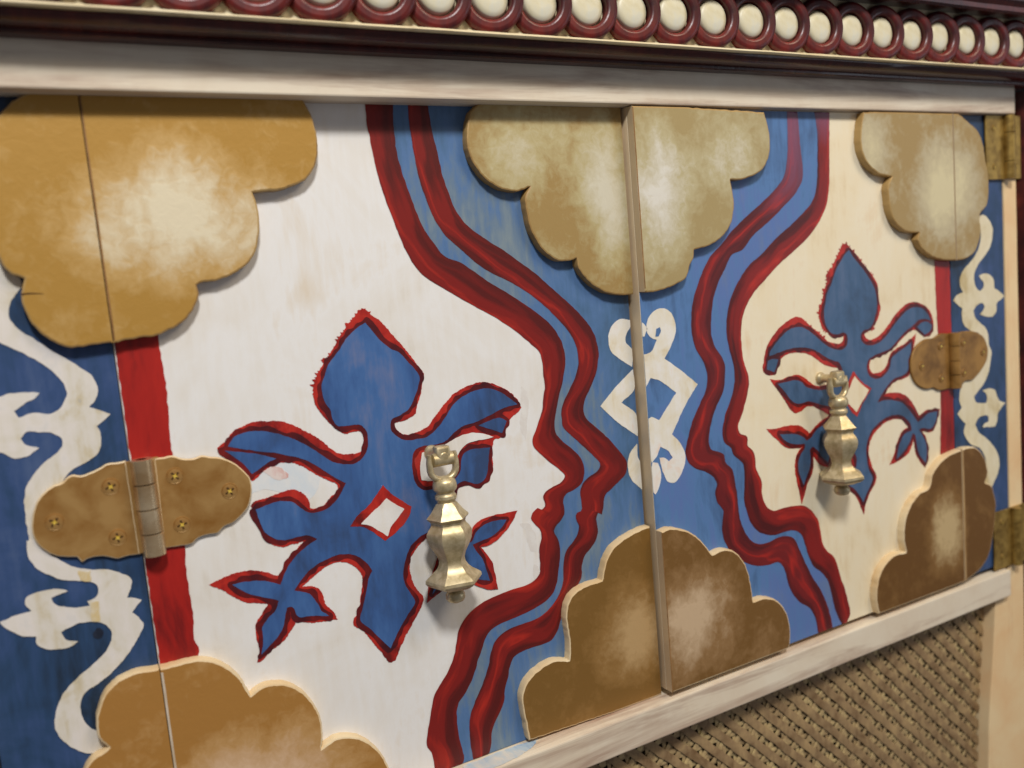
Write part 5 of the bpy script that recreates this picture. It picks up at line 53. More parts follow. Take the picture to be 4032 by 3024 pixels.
'fl_lobe2': [[179.4,-68.4],[185.1,-67.0],[192.9,-66.7],[195.4,-68.6],[192.2,-74.3],[186.4,-71.5]],
'fl_dred': [[126.8,-89.0],[130.5,-93.8],[134.7,-97.6],[139.7,-101.9],[138.9,-105.2],[134.9,-109.6],[129.1,-113.6],[125.0,-115.6],[120.2,-110.9],[114.7,-106.7],[109.0,-105.1],[112.4,-101.1],[117.9,-97.9],[123.0,-93.0]],
'fl_dwhite': [[127.8,-95.4],[131.5,-98.8],[136.1,-102.3],[132.2,-106.0],[128.3,-109.7],[126.4,-113.7],[121.9,-109.7],[118.4,-106.8],[114.1,-105.1],[119.0,-101.4],[123.9,-98.3]],
'sp_out': [[152.8,-121.1],[164.2,-122.1],[170.2,-121.1],[170.8,-119.6],[175.9,-116.0],[182.0,-115.3],[188.0,-115.4],[196.9,-115.6],[193.7,-120.6],[188.8,-125.1],[183.2,-128.7],[177.0,-130.1],[174.4,-129.9],[177.4,-134.5],[180.3,-140.0],[180.8,-144.1],[181.5,-149.9],[182.0,-154.1],[176.4,-152.7],[169.9,-149.0],[160.4,-143.1],[150.0,-147.6],[142.7,-151.1],[145.0,-140.9],[147.5,-136.1],[150.2,-130.5]],
'sp_blue': [[154.1,-123.7],[163.8,-125.9],[169.3,-126.0],[172.7,-121.6],[178.1,-118.8],[184.3,-118.2],[190.3,-119.0],[186.4,-123.0],[180.9,-125.8],[174.8,-126.8],[170.0,-127.7],[171.7,-131.6],[174.6,-136.3],[176.2,-142.2],[177.7,-148.4],[170.3,-145.6],[160.8,-139.3],[153.9,-141.5],[145.9,-147.3],[149.1,-140.3],[151.9,-133.3]],
'fr_out': [[438.9,7.1],[441.9,4.2],[445.6,1.3],[450.9,-3.9],[457.0,-9.8],[462.4,-15.2],[465.9,-19.9],[466.8,-26.1],[467.3,-31.7],[468.3,-35.7],[466.8,-40.1],[464.1,-44.3],[460.7,-46.8],[461.8,-48.9],[457.3,-49.0],[452.7,-49.6],[452.6,-52.1],[454.9,-54.5],[458.5,-55.3],[463.6,-54.4],[469.5,-51.7],[475.7,-47.2],[481.0,-42.6],[487.2,-38.6],[494.2,-35.5],[501.3,-34.9],[509.1,-37.1],[515.2,-40.5],[518.6,-45.0],[520.2,-49.8],[520.0,-53.9],[516.3,-57.1],[511.2,-59.2],[506.4,-56.1],[500.4,-53.4],[496.8,-53.9],[491.5,-56.2],[484.4,-60.1],[477.3,-63.9],[468.8,-65.2],[461.2,-66.6],[457.0,-68.9],[455.9,-72.7],[458.2,-76.7],[463.1,-77.6],[468.2,-76.5],[472.6,-73.1],[474.5,-69.3],[476.3,-66.6],[480.7,-64.3],[489.5,-61.8],[496.6,-59.1],[502.4,-56.1],[500.9,-60.7],[498.3,-68.0],[497.5,-74.9],[494.6,-81.0],[494.4,-81.9],[488.7,-84.5],[480.5,-85.0],[474.9,-87.3],[471.2,-90.4],[469.3,-91.9],[474.7,-92.1],[482.8,-93.2],[490.0,-96.1],[495.3,-100.6],[498.8,-105.4],[502.7,-111.6],[506.1,-110.3],[510.9,-108.8],[517.6,-109.8],[524.4,-109.9],[521.7,-116.4],[516.0,-124.2],[513.1,-124.6],[507.4,-123.1],[505.0,-122.7],[508.2,-125.8],[509.9,-130.5],[511.1,-135.8],[510.4,-142.0],[507.2,-147.9],[501.7,-142.4],[498.2,-136.7],[497.1,-130.2],[496.6,-126.4],[494.8,-129.9],[491.8,-134.4],[486.0,-137.1],[478.6,-139.0],[471.3,-140.1],[475.1,-135.2],[478.1,-130.2],[481.2,-123.9],[486.0,-119.0],[492.1,-117.5],[490.9,-114.8],[487.3,-112.4],[482.8,-110.8],[476.4,-110.1],[469.2,-110.9],[462.8,-113.5],[457.4,-116.9],[453.6,-121.7],[452.0,-127.5],[453.0,-132.6],[455.3,-139.1],[458.5,-145.2],[457.8,-148.2],[454.6,-151.8],[450.8,-156.0],[447.4,-161.5],[445.3,-168.1],[443.3,-164.3],[441.1,-159.0],[436.3,-151.9],[430.7,-146.3],[429.3,-141.6],[433.9,-134.6],[435.1,-128.8],[427.0,-124.4],[417.2,-121.6],[414.2,-131.0],[408.6,-128.9],[404.8,-125.3],[402.0,-121.8],[401.9,-127.1],[400.3,-132.6],[396.0,-138.2],[393.2,-144.1],[390.2,-149.9],[388.6,-142.0],[386.8,-133.6],[385.9,-126.5],[386.9,-120.9],[389.5,-116.8],[392.8,-114.5],[388.9,-114.4],[383.5,-113.8],[377.5,-111.3],[372.5,-106.6],[366.9,-101.7],[364.5,-98.8],[371.5,-99.6],[379.1,-99.4],[386.7,-99.8],[392.1,-101.2],[396.6,-104.2],[399.6,-107.0],[405.4,-103.3],[412.0,-100.3],[418.6,-98.6],[416.2,-97.4],[409.2,-93.5],[403.0,-90.5],[398.3,-90.1],[393.5,-92.3],[388.0,-92.4],[383.6,-88.6],[380.2,-83.6],[376.0,-78.0],[371.9,-72.9],[369.1,-69.3],[376.5,-70.8],[384.2,-69.8],[391.1,-69.6],[395.6,-71.0],[400.9,-74.5],[405.4,-77.7],[416.6,-78.9],[428.2,-76.4],[427.1,-74.2],[427.8,-72.6],[427.2,-69.8],[421.1,-68.4],[413.6,-65.3],[407.8,-61.4],[401.3,-57.9],[394.0,-56.3],[386.7,-56.0],[380.1,-57.6],[376.3,-60.8],[375.0,-64.3],[373.4,-67.3],[368.8,-66.7],[365.1,-65.2],[363.9,-61.9],[365.3,-57.4],[367.0,-51.9],[370.2,-47.1],[374.7,-42.9],[379.9,-39.2],[385.9,-36.4],[391.0,-34.6],[395.4,-34.7],[399.7,-37.0],[403.9,-40.6],[409.6,-44.9],[414.7,-48.7],[419.8,-52.5],[425.8,-54.2],[430.5,-54.5],[432.6,-52.8],[433.0,-50.3],[430.7,-50.9],[428.4,-50.7],[423.1,-48.7],[417.9,-45.8],[414.3,-42.2],[413.0,-38.3],[412.7,-31.8],[415.6,-27.2],[417.9,-20.5],[420.5,-15.9],[420.8,-11.6],[425.6,-7.1],[428.2,-3.5],[432.3,1.6],[435.7,5.7]],
'fr_blue': [[441.0,2.7],[444.7,-1.9],[450.7,-7.7],[456.8,-14.2],[460.6,-18.9],[463.6,-24.1],[464.5,-29.2],[464.6,-36.0],[462.6,-40.8],[459.9,-45.6],[456.5,-48.1],[451.6,-48.7],[449.0,-50.6],[448.8,-54.5],[451.9,-57.4],[458.3,-58.9],[465.9,-57.8],[472.8,-54.3],[479.8,-48.7],[486.9,-43.7],[493.2,-40.0],[501.1,-38.4],[509.0,-40.0],[514.2,-44.0],[517.5,-49.0],[512.2,-47.3],[505.1,-47.2],[499.6,-50.1],[491.6,-53.4],[482.7,-58.8],[475.7,-63.1],[468.8,-64.4],[460.4,-65.9],[454.5,-68.6],[453.0,-73.0],[454.8,-77.7],[458.8,-80.5],[464.6,-81.2],[470.6,-79.1],[475.0,-75.1],[477.0,-69.6],[482.3,-66.8],[491.1,-63.7],[496.5,-61.4],[496.1,-67.8],[493.2,-73.3],[492.9,-79.1],[487.0,-82.2],[478.8,-83.2],[472.3,-86.9],[467.6,-90.6],[461.6,-96.7],[468.2,-96.1],[477.1,-97.4],[485.2,-100.0],[491.4,-105.0],[496.7,-110.7],[501.1,-115.8],[505.9,-114.0],[510.8,-111.6],[521.4,-111.3],[520.2,-116.2],[515.1,-121.8],[504.7,-120.4],[501.8,-120.9],[504.5,-124.5],[508.0,-130.2],[509.2,-136.1],[507.8,-144.8],[503.7,-140.9],[500.2,-135.2],[498.6,-128.0],[497.0,-123.3],[495.1,-122.4],[492.1,-127.5],[487.2,-132.3],[478.7,-137.1],[479.9,-131.7],[482.9,-126.0],[486.8,-121.7],[494.3,-120.4],[493.6,-116.5],[489.2,-111.5],[483.8,-108.2],[477.5,-107.2],[469.4,-107.8],[462.1,-110.4],[454.9,-114.7],[451.1,-120.1],[449.4,-126.5],[449.9,-133.2],[451.7,-140.3],[454.5,-145.7],[452.0,-150.1],[447.3,-155.9],[444.9,-159.7],[441.3,-154.1],[436.5,-149.0],[432.4,-145.8],[432.7,-140.4],[438.9,-136.1],[440.2,-129.7],[435.4,-123.5],[425.6,-120.0],[417.3,-119.8],[414.3,-128.1],[409.0,-123.1],[404.5,-117.6],[401.4,-115.9],[398.9,-117.3],[399.4,-122.0],[398.6,-127.6],[395.5,-132.9],[392.4,-138.1],[390.7,-134.3],[388.7,-128.2],[389.1,-122.5],[391.7,-118.3],[395.1,-114.9],[395.3,-112.6],[388.2,-112.0],[381.4,-109.7],[377.1,-106.7],[374.6,-103.5],[380.3,-104.4],[387.9,-105.7],[394.0,-108.4],[396.9,-111.2],[400.2,-110.0],[405.2,-106.1],[411.8,-103.7],[418.4,-101.8],[419.0,-93.2],[411.0,-90.8],[403.2,-88.0],[399.3,-86.9],[393.8,-87.5],[389.2,-86.8],[385.5,-84.3],[381.2,-79.2],[374.9,-72.8],[382.4,-72.7],[390.1,-72.6],[394.6,-74.3],[398.3,-77.6],[403.7,-79.8],[416.4,-81.8],[428.1,-78.7],[430.8,-75.0],[430.3,-70.1],[428.2,-66.6],[423.6,-64.9],[416.9,-61.9],[410.3,-57.9],[403.0,-54.7],[395.6,-53.3],[386.9,-53.1],[378.2,-54.2],[369.6,-55.6],[369.7,-54.3],[373.5,-50.0],[378.8,-45.9],[384.7,-42.3],[390.6,-40.8],[397.2,-41.2],[402.9,-43.9],[407.9,-47.4],[413.7,-51.8],[419.6,-55.7],[425.6,-58.0],[431.8,-58.5],[435.1,-56.9],[436.5,-53.2],[435.5,-49.2],[433.2,-48.2],[427.7,-48.7],[422.4,-47.3],[418.8,-43.7],[416.8,-38.6],[416.8,-33.2],[418.6,-27.5],[420.1,-22.3],[423.4,-18.2],[426.0,-13.6],[429.4,-7.9],[433.6,-3.4],[437.7,0.7]],
'fr_lobe': [[368.0,-58.2],[372.3,-57.5],[376.5,-58.5],[375.0,-61.7],[372.8,-65.6],[366.9,-63.3]],
'fr_lobe2': [[503.1,-51.6],[507.6,-49.5],[513.9,-49.2],[518.3,-52.0],[517.3,-54.8],[510.8,-57.7]],
'fr_dred': [[440.5,-73.3],[443.6,-77.2],[448.9,-82.0],[456.9,-86.7],[452.8,-90.3],[447.3,-96.1],[442.1,-103.1],[438.5,-100.2],[433.8,-94.1],[427.5,-88.0],[432.8,-82.8],[437.3,-77.6]],
'fr_dwhite': [[441.5,-76.9],[444.7,-80.3],[448.8,-83.8],[454.2,-87.2],[451.0,-90.7],[446.5,-94.8],[441.7,-100.0],[437.9,-96.5],[434.3,-93.0],[430.8,-87.8],[436.1,-83.9],[439.3,-79.0]],
'stripL_in': [[38.2,-1.3],[37.5,-9.2],[37.6,-17.9],[37.9,-28.1],[37.6,-38.2],[36.9,-48.4],[36.7,-58.0],[36.6,-99.8],[35.9,-110.3],[36.2,-121.1],[36.2,-131.9],[35.7,-141.1],[36.9,-143.3],[36.1,-147.1]],
'stripR_in': [[523.4,-11.1],[523.7,-31.6],[524.3,-47.9],[525.0,-69.9],[525.7,-92.1],[525.1,-114.3],[523.5,-141.9]],
'kn_l1': [[276.6,-25.0],[269.7,-24.0],[264.2,-27.1],[261.3,-33.1],[262.2,-40.2],[267.8,-45.5],[275.6,-50.9],[276.4,-41.2],[272.3,-36.3],[273.6,-31.8],[276.3,-28.7]],
'kn_l2': [[275.9,-52.1],[263.2,-60.8],[252.8,-69.4],[263.2,-79.7],[276.0,-89.6],[276.5,-78.3],[266.6,-69.3],[275.8,-63.1]],
'kn_l3': [[275.2,-93.7],[269.8,-98.6],[267.9,-105.2],[269.4,-112.4],[276.3,-120.0],[277.9,-106.3],[275.4,-101.7]],
'kn_r': [[281.6,-27.2],[286.2,-21.7],[292.2,-20.2],[297.1,-22.0],[300.5,-27.7],[300.9,-33.2],[297.2,-40.9],[292.0,-47.8],[302.9,-55.9],[314.0,-65.0],[304.8,-74.9],[293.6,-90.5],[299.5,-97.1],[302.0,-104.5],[298.2,-113.7],[293.5,-117.7],[289.2,-116.9],[285.5,-110.0],[283.8,-102.0],[287.0,-102.6],[290.2,-105.2],[292.9,-103.6],[290.6,-99.7],[285.0,-96.0],[282.0,-101.0],[278.4,-103.8],[277.2,-98.1],[276.1,-91.1],[276.1,-80.9],[280.1,-78.8],[285.3,-81.3],[291.9,-74.4],[298.4,-67.8],[291.2,-62.0],[285.6,-58.5],[281.5,-57.3],[277.7,-62.2],[274.9,-56.5],[274.8,-43.8],[282.7,-43.3],[287.4,-37.1],[284.9,-36.2],[281.5,-32.5]],
'kn_r2': [[278.8,-103.9],[282.5,-104.6],[284.0,-109.7],[282.2,-118.4],[279.4,-122.0],[276.3,-117.9]],
'kn_r3': [[275.5,-25.9],[278.3,-26.5],[281.7,-30.2],[279.3,-34.3],[275.3,-33.8]],
'kn_hole': [[287.5,-31.1],[290.0,-30.4],[290.5,-32.4],[288.8,-35.3],[286.7,-35.1]],
'scL1': [[-8.7,15.9],[-11.8,11.8],[-14.1,7.6],[-14.2,3.3],[-11.8,-0.8],[-6.9,-5.2],[-2.3,-9.7],[2.5,-13.7],[7.3,-17.8],[10.5,-21.3],[12.2,-25.1],[12.3,-28.1],[10.9,-31.5],[8.3,-34.2],[11.8,-35.8],[15.6,-38.1],[12.5,-40.5],[10.0,-42.2],[11.0,-44.9],[10.7,-49.0],[9.1,-52.9],[5.5,-55.4],[1.2,-57.2],[-2.2,-59.1],[-4.8,-62.2],[-2.4,-65.2],[-8.0,-72.9],[-13.5,-85.0],[-16.1,-90.6],[-18.9,-86.4],[-19.4,-79.3],[-19.3,-72.8],[-18.0,-63.1],[-13.8,-57.0],[-9.8,-53.2],[-6.0,-50.8],[-2.9,-47.3],[-3.0,-45.2],[-6.2,-42.2],[-10.8,-41.2],[-14.7,-40.8],[-16.9,-42.9],[-15.7,-45.1],[-11.3,-47.6],[-13.6,-49.0],[-16.4,-50.2],[-19.8,-50.1],[-24.4,-47.1],[-38.0,-50.0],[-40.5,-25.0],[-38.0,-8.0],[-21.5,-25.5],[-18.1,-25.0],[-13.0,-25.2],[-8.0,-26.1],[-9.0,-27.2],[-13.6,-29.5],[-17.5,-31.9],[-16.4,-34.6],[-11.5,-33.6],[-4.7,-34.6],[-1.3,-32.3],[0.9,-28.6],[1.0,-25.1],[-0.7,-20.9],[-4.1,-16.4],[-7.9,-13.0],[-13.4,-8.9],[-18.7,-4.9],[-22.0,13.0],[-25.0,35.0],[-10.0,40.0],[-12.6,21.4],[-8.8,18.3]],
'scL2': [[-20.3,-83.1],[-20.5,-89.5],[-18.6,-94.3],[-15.4,-97.8],[-11.6,-100.6],[-6.1,-102.8],[-0.6,-104.7],[1.6,-106.4],[2.0,-109.3],[0.4,-111.7],[-2.6,-112.4],[-1.9,-114.5],[-5.7,-114.1],[-11.2,-112.6],[-14.6,-109.5],[-14.9,-107.8],[-12.9,-107.2],[-9.0,-106.5],[-11.7,-105.0],[-16.7,-104.3],[-20.9,-104.6],[-23.9,-106.0],[-24.1,-108.1],[-22.3,-111.3],[-27.3,-111.6],[-33.4,-112.9],[-31.2,-116.5],[-25.4,-121.1],[-22.3,-122.0],[-22.3,-125.0],[-20.3,-127.3],[-16.3,-129.0],[-11.6,-129.5],[-8.0,-128.0],[-10.3,-127.1],[-12.5,-125.6],[-13.3,-122.6],[-11.0,-121.6],[-6.6,-120.8],[-0.9,-121.5],[2.3,-123.5],[4.4,-126.9],[3.9,-130.8],[1.4,-134.7],[-3.1,-138.5],[-9.4,-142.3],[-15.4,-147.2],[-18.3,-151.3],[-20.1,-156.4],[-20.6,-161.3],[-18.9,-166.4],[-15.2,-171.7],[-9.9,-175.6],[-4.0,-176.2],[-4.1,-169.2],[-8.5,-164.8],[-10.6,-158.9],[-10.5,-154.4],[-8.5,-149.9],[-3.3,-147.6],[2.6,-144.2],[7.7,-140.0],[12.5,-134.4],[15.0,-131.1],[16.6,-128.0],[15.8,-124.9],[13.1,-121.3],[17.3,-116.9],[15.9,-116.0],[12.0,-114.7],[14.4,-107.3],[11.8,-104.4],[6.7,-101.5],[0.1,-99.6],[-4.5,-97.9],[-8.8,-94.4],[-13.0,-90.2],[-14.5,-84.4]],
'scR': [[571.3,18.3],[577.2,19.0],[583.1,15.4],[587.0,9.7],[586.8,3.6],[583.5,-3.7],[576.2,-10.1],[569.0,-15.7],[565.9,-19.8],[565.1,-25.9],[567.4,-31.0],[571.3,-33.5],[575.4,-31.0],[575.5,-27.9],[572.6,-25.2],[570.7,-22.6],[576.8,-21.5],[582.8,-22.9],[587.2,-27.0],[587.5,-32.6],[592.6,-34.9],[599.2,-39.2],[594.5,-41.4],[590.2,-43.5],[589.6,-48.5],[585.8,-52.0],[577.7,-51.8],[570.7,-49.6],[573.8,-47.7],[576.4,-44.8],[574.0,-42.1],[568.0,-42.8],[563.4,-46.1],[564.7,-50.6],[570.5,-55.5],[577.4,-60.6],[579.7,-66.5],[580.0,-72.3],[582.7,-76.5],[581.3,-84.5],[578.9,-91.7],[573.1,-99.2],[566.5,-103.7],[562.1,-106.5],[563.0,-110.0],[570.5,-112.8],[575.9,-113.2],[576.6,-109.9],[575.1,-106.2],[571.9,-103.8],[579.6,-103.4],[586.1,-105.7],[588.2,-110.1],[590.3,-113.2],[598.1,-116.4],[592.3,-119.8],[588.9,-122.7],[587.6,-128.1],[585.2,-131.9],[570.9,-130.3],[572.1,-128.5],[577.6,-127.2],[577.8,-123.1],[573.4,-121.8],[565.7,-123.4],[562.4,-126.9],[565.4,-132.2],[572.8,-137.5],[581.4,-144.5],[586.8,-151.0],[589.4,-158.5],[587.4,-166.6],[582.7,-172.1],[580.4,-175.2],[570.4,-173.3],[573.0,-163.3],[573.8,-156.4],[571.3,-149.7],[567.1,-144.9],[557.5,-140.5],[552.4,-135.6],[549.4,-130.3],[551.8,-124.6],[546.7,-120.4],[543.2,-116.5],[548.0,-112.6],[545.6,-107.5],[546.4,-101.6],[548.6,-97.9],[556.4,-86.9],[567.4,-78.1],[568.2,-62.2],[558.4,-59.3],[551.8,-53.7],[550.6,-48.0],[551.2,-43.8],[546.5,-40.9],[541.9,-37.5],[545.8,-34.2],[552.6,-32.6],[549.5,-27.8],[550.2,-21.8],[554.2,-17.2],[561.2,-12.8],[568.3,-7.1],[572.5,-0.6],[573.8,6.7],[572.5,12.8]],
'cTL': [[7.3,89.2],[1.3,86.4],[-3.3,83.4],[-6.9,79.8],[-11.7,71.6],[-14.2,62.3],[-15.8,50.6],[-16.2,38.8],[-14.3,25.5],[-13.6,23.1],[-10.9,19.9],[-7.4,18.3],[-8.5,14.8],[-9.4,11.2],[-8.9,6.9],[-7.4,1.8],[-4.8,-2.8],[-0.9,-6.6],[4.3,-9.4],[8.2,-9.8],[15.2,-9.3],[21.0,-9.3],[28.8,-8.5],[35.5,-8.3],[40.7,-6.8],[45.9,-4.7],[50.1,-1.1],[53.2,3.3],[55.1,7.8],[54.5,11.0],[56.2,11.7],[62.7,12.2],[68.8,14.1],[75.3,17.8],[79.5,22.3],[82.0,28.9],[83.3,37.0],[83.0,43.2],[81.8,48.1],[86.4,48.5],[93.3,49.0],[100.5,50.9],[106.5,54.2],[110.4,59.7],[112.2,65.9],[112.3,72.8],[111.0,80.3],[108.8,85.7],[107.7,88.5]],
'cBL': [[-6.2,-164.4],[-5.2,-158.5],[-3.8,-154.8],[-1.5,-150.8],[1.9,-147.7],[7.6,-145.6],[13.8,-145.4],[19.6,-146.1],[24.3,-146.5],[30.1,-146.4],[36.5,-147.2],[42.8,-150.2],[48.2,-155.4],[52.2,-161.8],[54.9,-169.2],[59.2,-167.0],[66.2,-167.3],[73.1,-170.6],[78.3,-176.1],[82.0,-182.7],[84.1,-190.4],[83.9,-198.2],[82.7,-204.0],[86.8,-202.3],[91.5,-201.4],[98.2,-203.5],[104.8,-208.5],[109.7,-215.1],[112.3,-221.0],[113.7,-226.4],[114.0,-234.8],[111.4,-243.7],[115.0,-240.3],[-14.0,-240.3],[-18.0,-225.0],[-16.7,-190.5],[-14.6,-183.6],[-10.9,-177.7],[-8.3,-175.5],[-5.2,-174.7],[-2.9,-173.4],[-5.2,-170.3]],
'cCTl': [[193.3,87.3],[189.0,83.7],[186.3,77.6],[185.2,69.4],[186.1,61.8],[189.6,55.7],[195.2,50.2],[201.9,46.6],[210.8,45.2],[217.7,47.2],[214.7,42.7],[214.5,36.4],[215.6,28.4],[218.6,21.1],[223.6,14.4],[230.9,9.9],[238.6,9.4],[242.1,10.2],[242.7,5.8],[246.6,-0.3],[253.2,-5.8],[261.1,-9.4],[268.3,-10.9],[272.5,-11.3],[279.0,-10.8],[279.0,87.3]],
'cCTr': [[275.5,87.3],[275.5,-9.4],[281.4,-10.9],[289.0,-10.3],[299.1,-8.0],[306.6,-5.1],[310.6,2.5],[312.6,4.8],[313.7,9.8],[326.2,12.1],[334.7,16.1],[341.2,22.9],[344.3,32.6],[343.8,41.5],[342.6,47.1],[349.0,46.7],[357.6,48.4],[366.4,51.8],[372.5,59.0],[374.4,68.0],[373.2,77.0],[370.8,84.4]],
'cCBl': [[279.0,-240.3],[279.0,-140.0],[271.0,-140.4],[266.5,-141.2],[258.8,-143.2],[250.9,-146.8],[246.2,-152.1],[243.6,-157.8],[242.1,-163.0],[232.7,-163.2],[225.3,-164.9],[221.0,-168.2],[218.4,-173.8],[217.8,-180.7],[218.5,-189.0],[218.5,-195.2],[217.6,-201.1],[209.1,-198.7],[201.1,-199.9],[195.0,-202.5],[190.3,-206.3],[187.9,-210.9],[187.6,-218.7],[188.6,-227.9],[189.7,-237.2]],
'cCBr': [[275.5,-240.3],[275.5,-142.4],[284.8,-141.4],[291.9,-143.6],[299.7,-147.6],[306.2,-153.8],[310.5,-159.5],[313.1,-162.9],[321.1,-161.9],[329.5,-164.8],[335.3,-171.0],[339.1,-178.8],[340.9,-188.1],[342.1,-198.5],[352.4,-198.9],[361.3,-203.2],[367.4,-211.0],[370.2,-219.9],[370.3,-229.2],[367.8,-235.7],[365.0,-237.4]],
'cTR': [[453.5,85.7],[450.9,77.7],[449.6,68.0],[451.4,60.3],[456.8,53.4],[465.4,48.4],[477.7,46.2],[473.7,41.2],[473.6,33.3],[475.4,24.2],[480.3,16.9],[489.4,11.4],[502.4,9.9],[499.8,5.7],[503.9,0.3],[512.5,-5.5],[523.9,-8.8],[535.7,-10.1],[551.2,-9.5],[559.2,-6.1],[564.7,1.2],[566.8,9.8],[565.9,18.0],[574.6,25.9],[576.7,35.6],[576.2,46.5],[573.8,55.2],[571.6,66.0],[566.6,74.5],[556.4,80.7],[544.8,86.7]],
'cBR': [[450.2,-235.2],[448.0,-228.0],[448.5,-218.3],[451.3,-210.2],[457.9,-203.1],[466.0,-199.5],[478.5,-199.7],[476.8,-192.1],[477.2,-183.4],[480.0,-175.2],[485.2,-168.5],[493.7,-162.6],[504.1,-160.2],[507.5,-152.0],[514.5,-146.5],[523.2,-142.5],[533.6,-140.9],[546.0,-140.2],[554.9,-141.5],[562.0,-147.0],[567.2,-156.0],[567.8,-164.3],[564.9,-168.4],[572.1,-172.1],[575.6,-179.9],[577.3,-187.3],[576.1,-194.1],[574.9,-202.2],[572.7,-210.1],[568.6,-221.1],[560.8,-228.8],[549.6,-233.2],[540.4,-235.1]],
'hgL': [[18.7,-57.8],[15.4,-58.0],[11.9,-57.8],[9.3,-58.9],[6.0,-60.1],[2.0,-60.9],[-1.4,-60.1],[-2.8,-60.5],[-4.7,-62.2],[-8.7,-63.3],[-11.9,-65.3],[-14.6,-68.2],[-16.4,-71.8],[-17.5,-75.9],[-17.9,-80.6],[-16.8,-84.8],[-14.3,-88.4],[-10.9,-91.2],[-6.8,-92.6],[-3.8,-93.3],[-2.4,-95.8],[-0.1,-94.9],[3.1,-94.7],[6.6,-95.5],[10.4,-97.3],[14.5,-97.1],[19.0,-97.4]],
'hgR': [[29.3,-58.7],[33.0,-58.9],[36.5,-58.8],[40.1,-60.6],[44.7,-61.4],[48.3,-60.8],[50.8,-61.7],[56.4,-63.4],[60.6,-66.1],[64.2,-70.1],[66.5,-73.9],[66.9,-78.3],[65.9,-83.0],[64.0,-86.9],[60.9,-89.7],[57.5,-91.9],[52.8,-93.3],[50.8,-95.0],[45.8,-95.1],[42.2,-95.7],[39.4,-97.5],[35.4,-97.5],[30.8,-97.2],[28.7,-97.0]],
'h2L': [[534.7,-59.4],[524.5,-58.7],[518.5,-60.8],[510.3,-60.6],[504.5,-62.3],[497.4,-67.1],[494.8,-72.5],[494.0,-78.0],[495.4,-83.9],[498.6,-88.5],[504.2,-92.3],[509.9,-94.3],[517.0,-94.4],[521.6,-96.6],[533.7,-97.1]],
'h2R': [[544.4,-59.7],[550.5,-59.5],[559.9,-60.4],[567.4,-62.8],[573.0,-66.6],[575.4,-70.8],[576.9,-74.2],[576.7,-78.2],[575.0,-82.8],[570.3,-87.5],[563.7,-91.9],[558.6,-94.4],[551.0,-94.2],[543.4,-98.4]],
}

# ---------------------------------------------------------------- materials
def srgb(r, g, b, a=1.0):
    f = lambda c: ((c/255.0)/12.92 if c <= 10 else (((c/255.0)+0.055)/1.055)**2.4)
    return (f(r), f(g), f(b), a)
def new_mat(name):
    m = bpy.data.materials.new(name); m.use_nodes = True
    nt = m.node_tree; p = nt.nodes['Principled BSDF']
    return m, nt, p
def N(nt, t, **kw):
    n = nt.nodes.new(t)
    for k, v in kw.items():
        if k in n.inputs: n.inputs[k].default_value = v
        else: setattr(n, k, v)
    return n
def ramp(nt, fac, stops):
    r = nt.nodes.new('ShaderNodeValToRGB'); e = r.color_ramp.elements
    while len(e) < len(stops): e.new(0.5)
    for k, (pos, col) in enumerate(stops): e[k].position = pos; e[k].color = col
    nt.links.new(fac, r.inputs['Fac']); return r.outputs['Color']
def coords(nt, scale=(1, 1, 1), rot=(0, 0, 0), kind='Object', loc=(0, 0, 0)):
    tc = nt.nodes.new('ShaderNodeTexCoord'); mp = nt.nodes.new('ShaderNodeMapping')
    mp.inputs['Scale'].default_value = scale; mp.inputs['Rotation'].default_value = rot; mp.inputs['Location'].default_value = loc
    nt.links.new(tc.outputs[kind], mp.inputs['Vector']); return mp.outputs['Vector']
def noise_tex(nt, vec, scale, detail=5, rough=0.6, dist=0.0):
    n = N(nt, 'ShaderNodeTexNoise', Scale=scale, Detail=detail, Roughness=rough, Distortion=dist)
    nt.links.new(vec, n.inputs['Vector']); return n.outputs['Fac']
def mixc(nt, fac, a, b, mode='MIX'):
    m = nt.nodes.new('ShaderNodeMix'); m.data_type = 'RGBA'; m.blend_type = mode
    for s, v in ((0, fac), (6, a), (7, b)):
        if hasattr(v, 'links') or hasattr(v, 'is_linked'): nt.links.new(v, m.inputs[s])
        else: m.inputs[s].default_value = v
    return m.outputs[2]
def math_n(nt, op, a, b=None, clamp=False):
    m = nt.nodes.new('ShaderNodeMath'); m.operation = op; m.use_clamp = clamp
    for s, v in ((0, a), (1, b)):
        if v is None: continue
        if hasattr(v, 'is_linked'): nt.links.new(v, m.inputs[s])
        else: m.inputs[s].default_value = v
    return m.outputs[0]
def bump(nt, p, h, strength, dist=0.0004):
    b = N(nt, 'ShaderNodeBump', Strength=strength, Distance=dist)
    nt.links.new(h, b.inputs['Height']); nt.links.new(b.outputs['Normal'], p.inputs['Normal'])

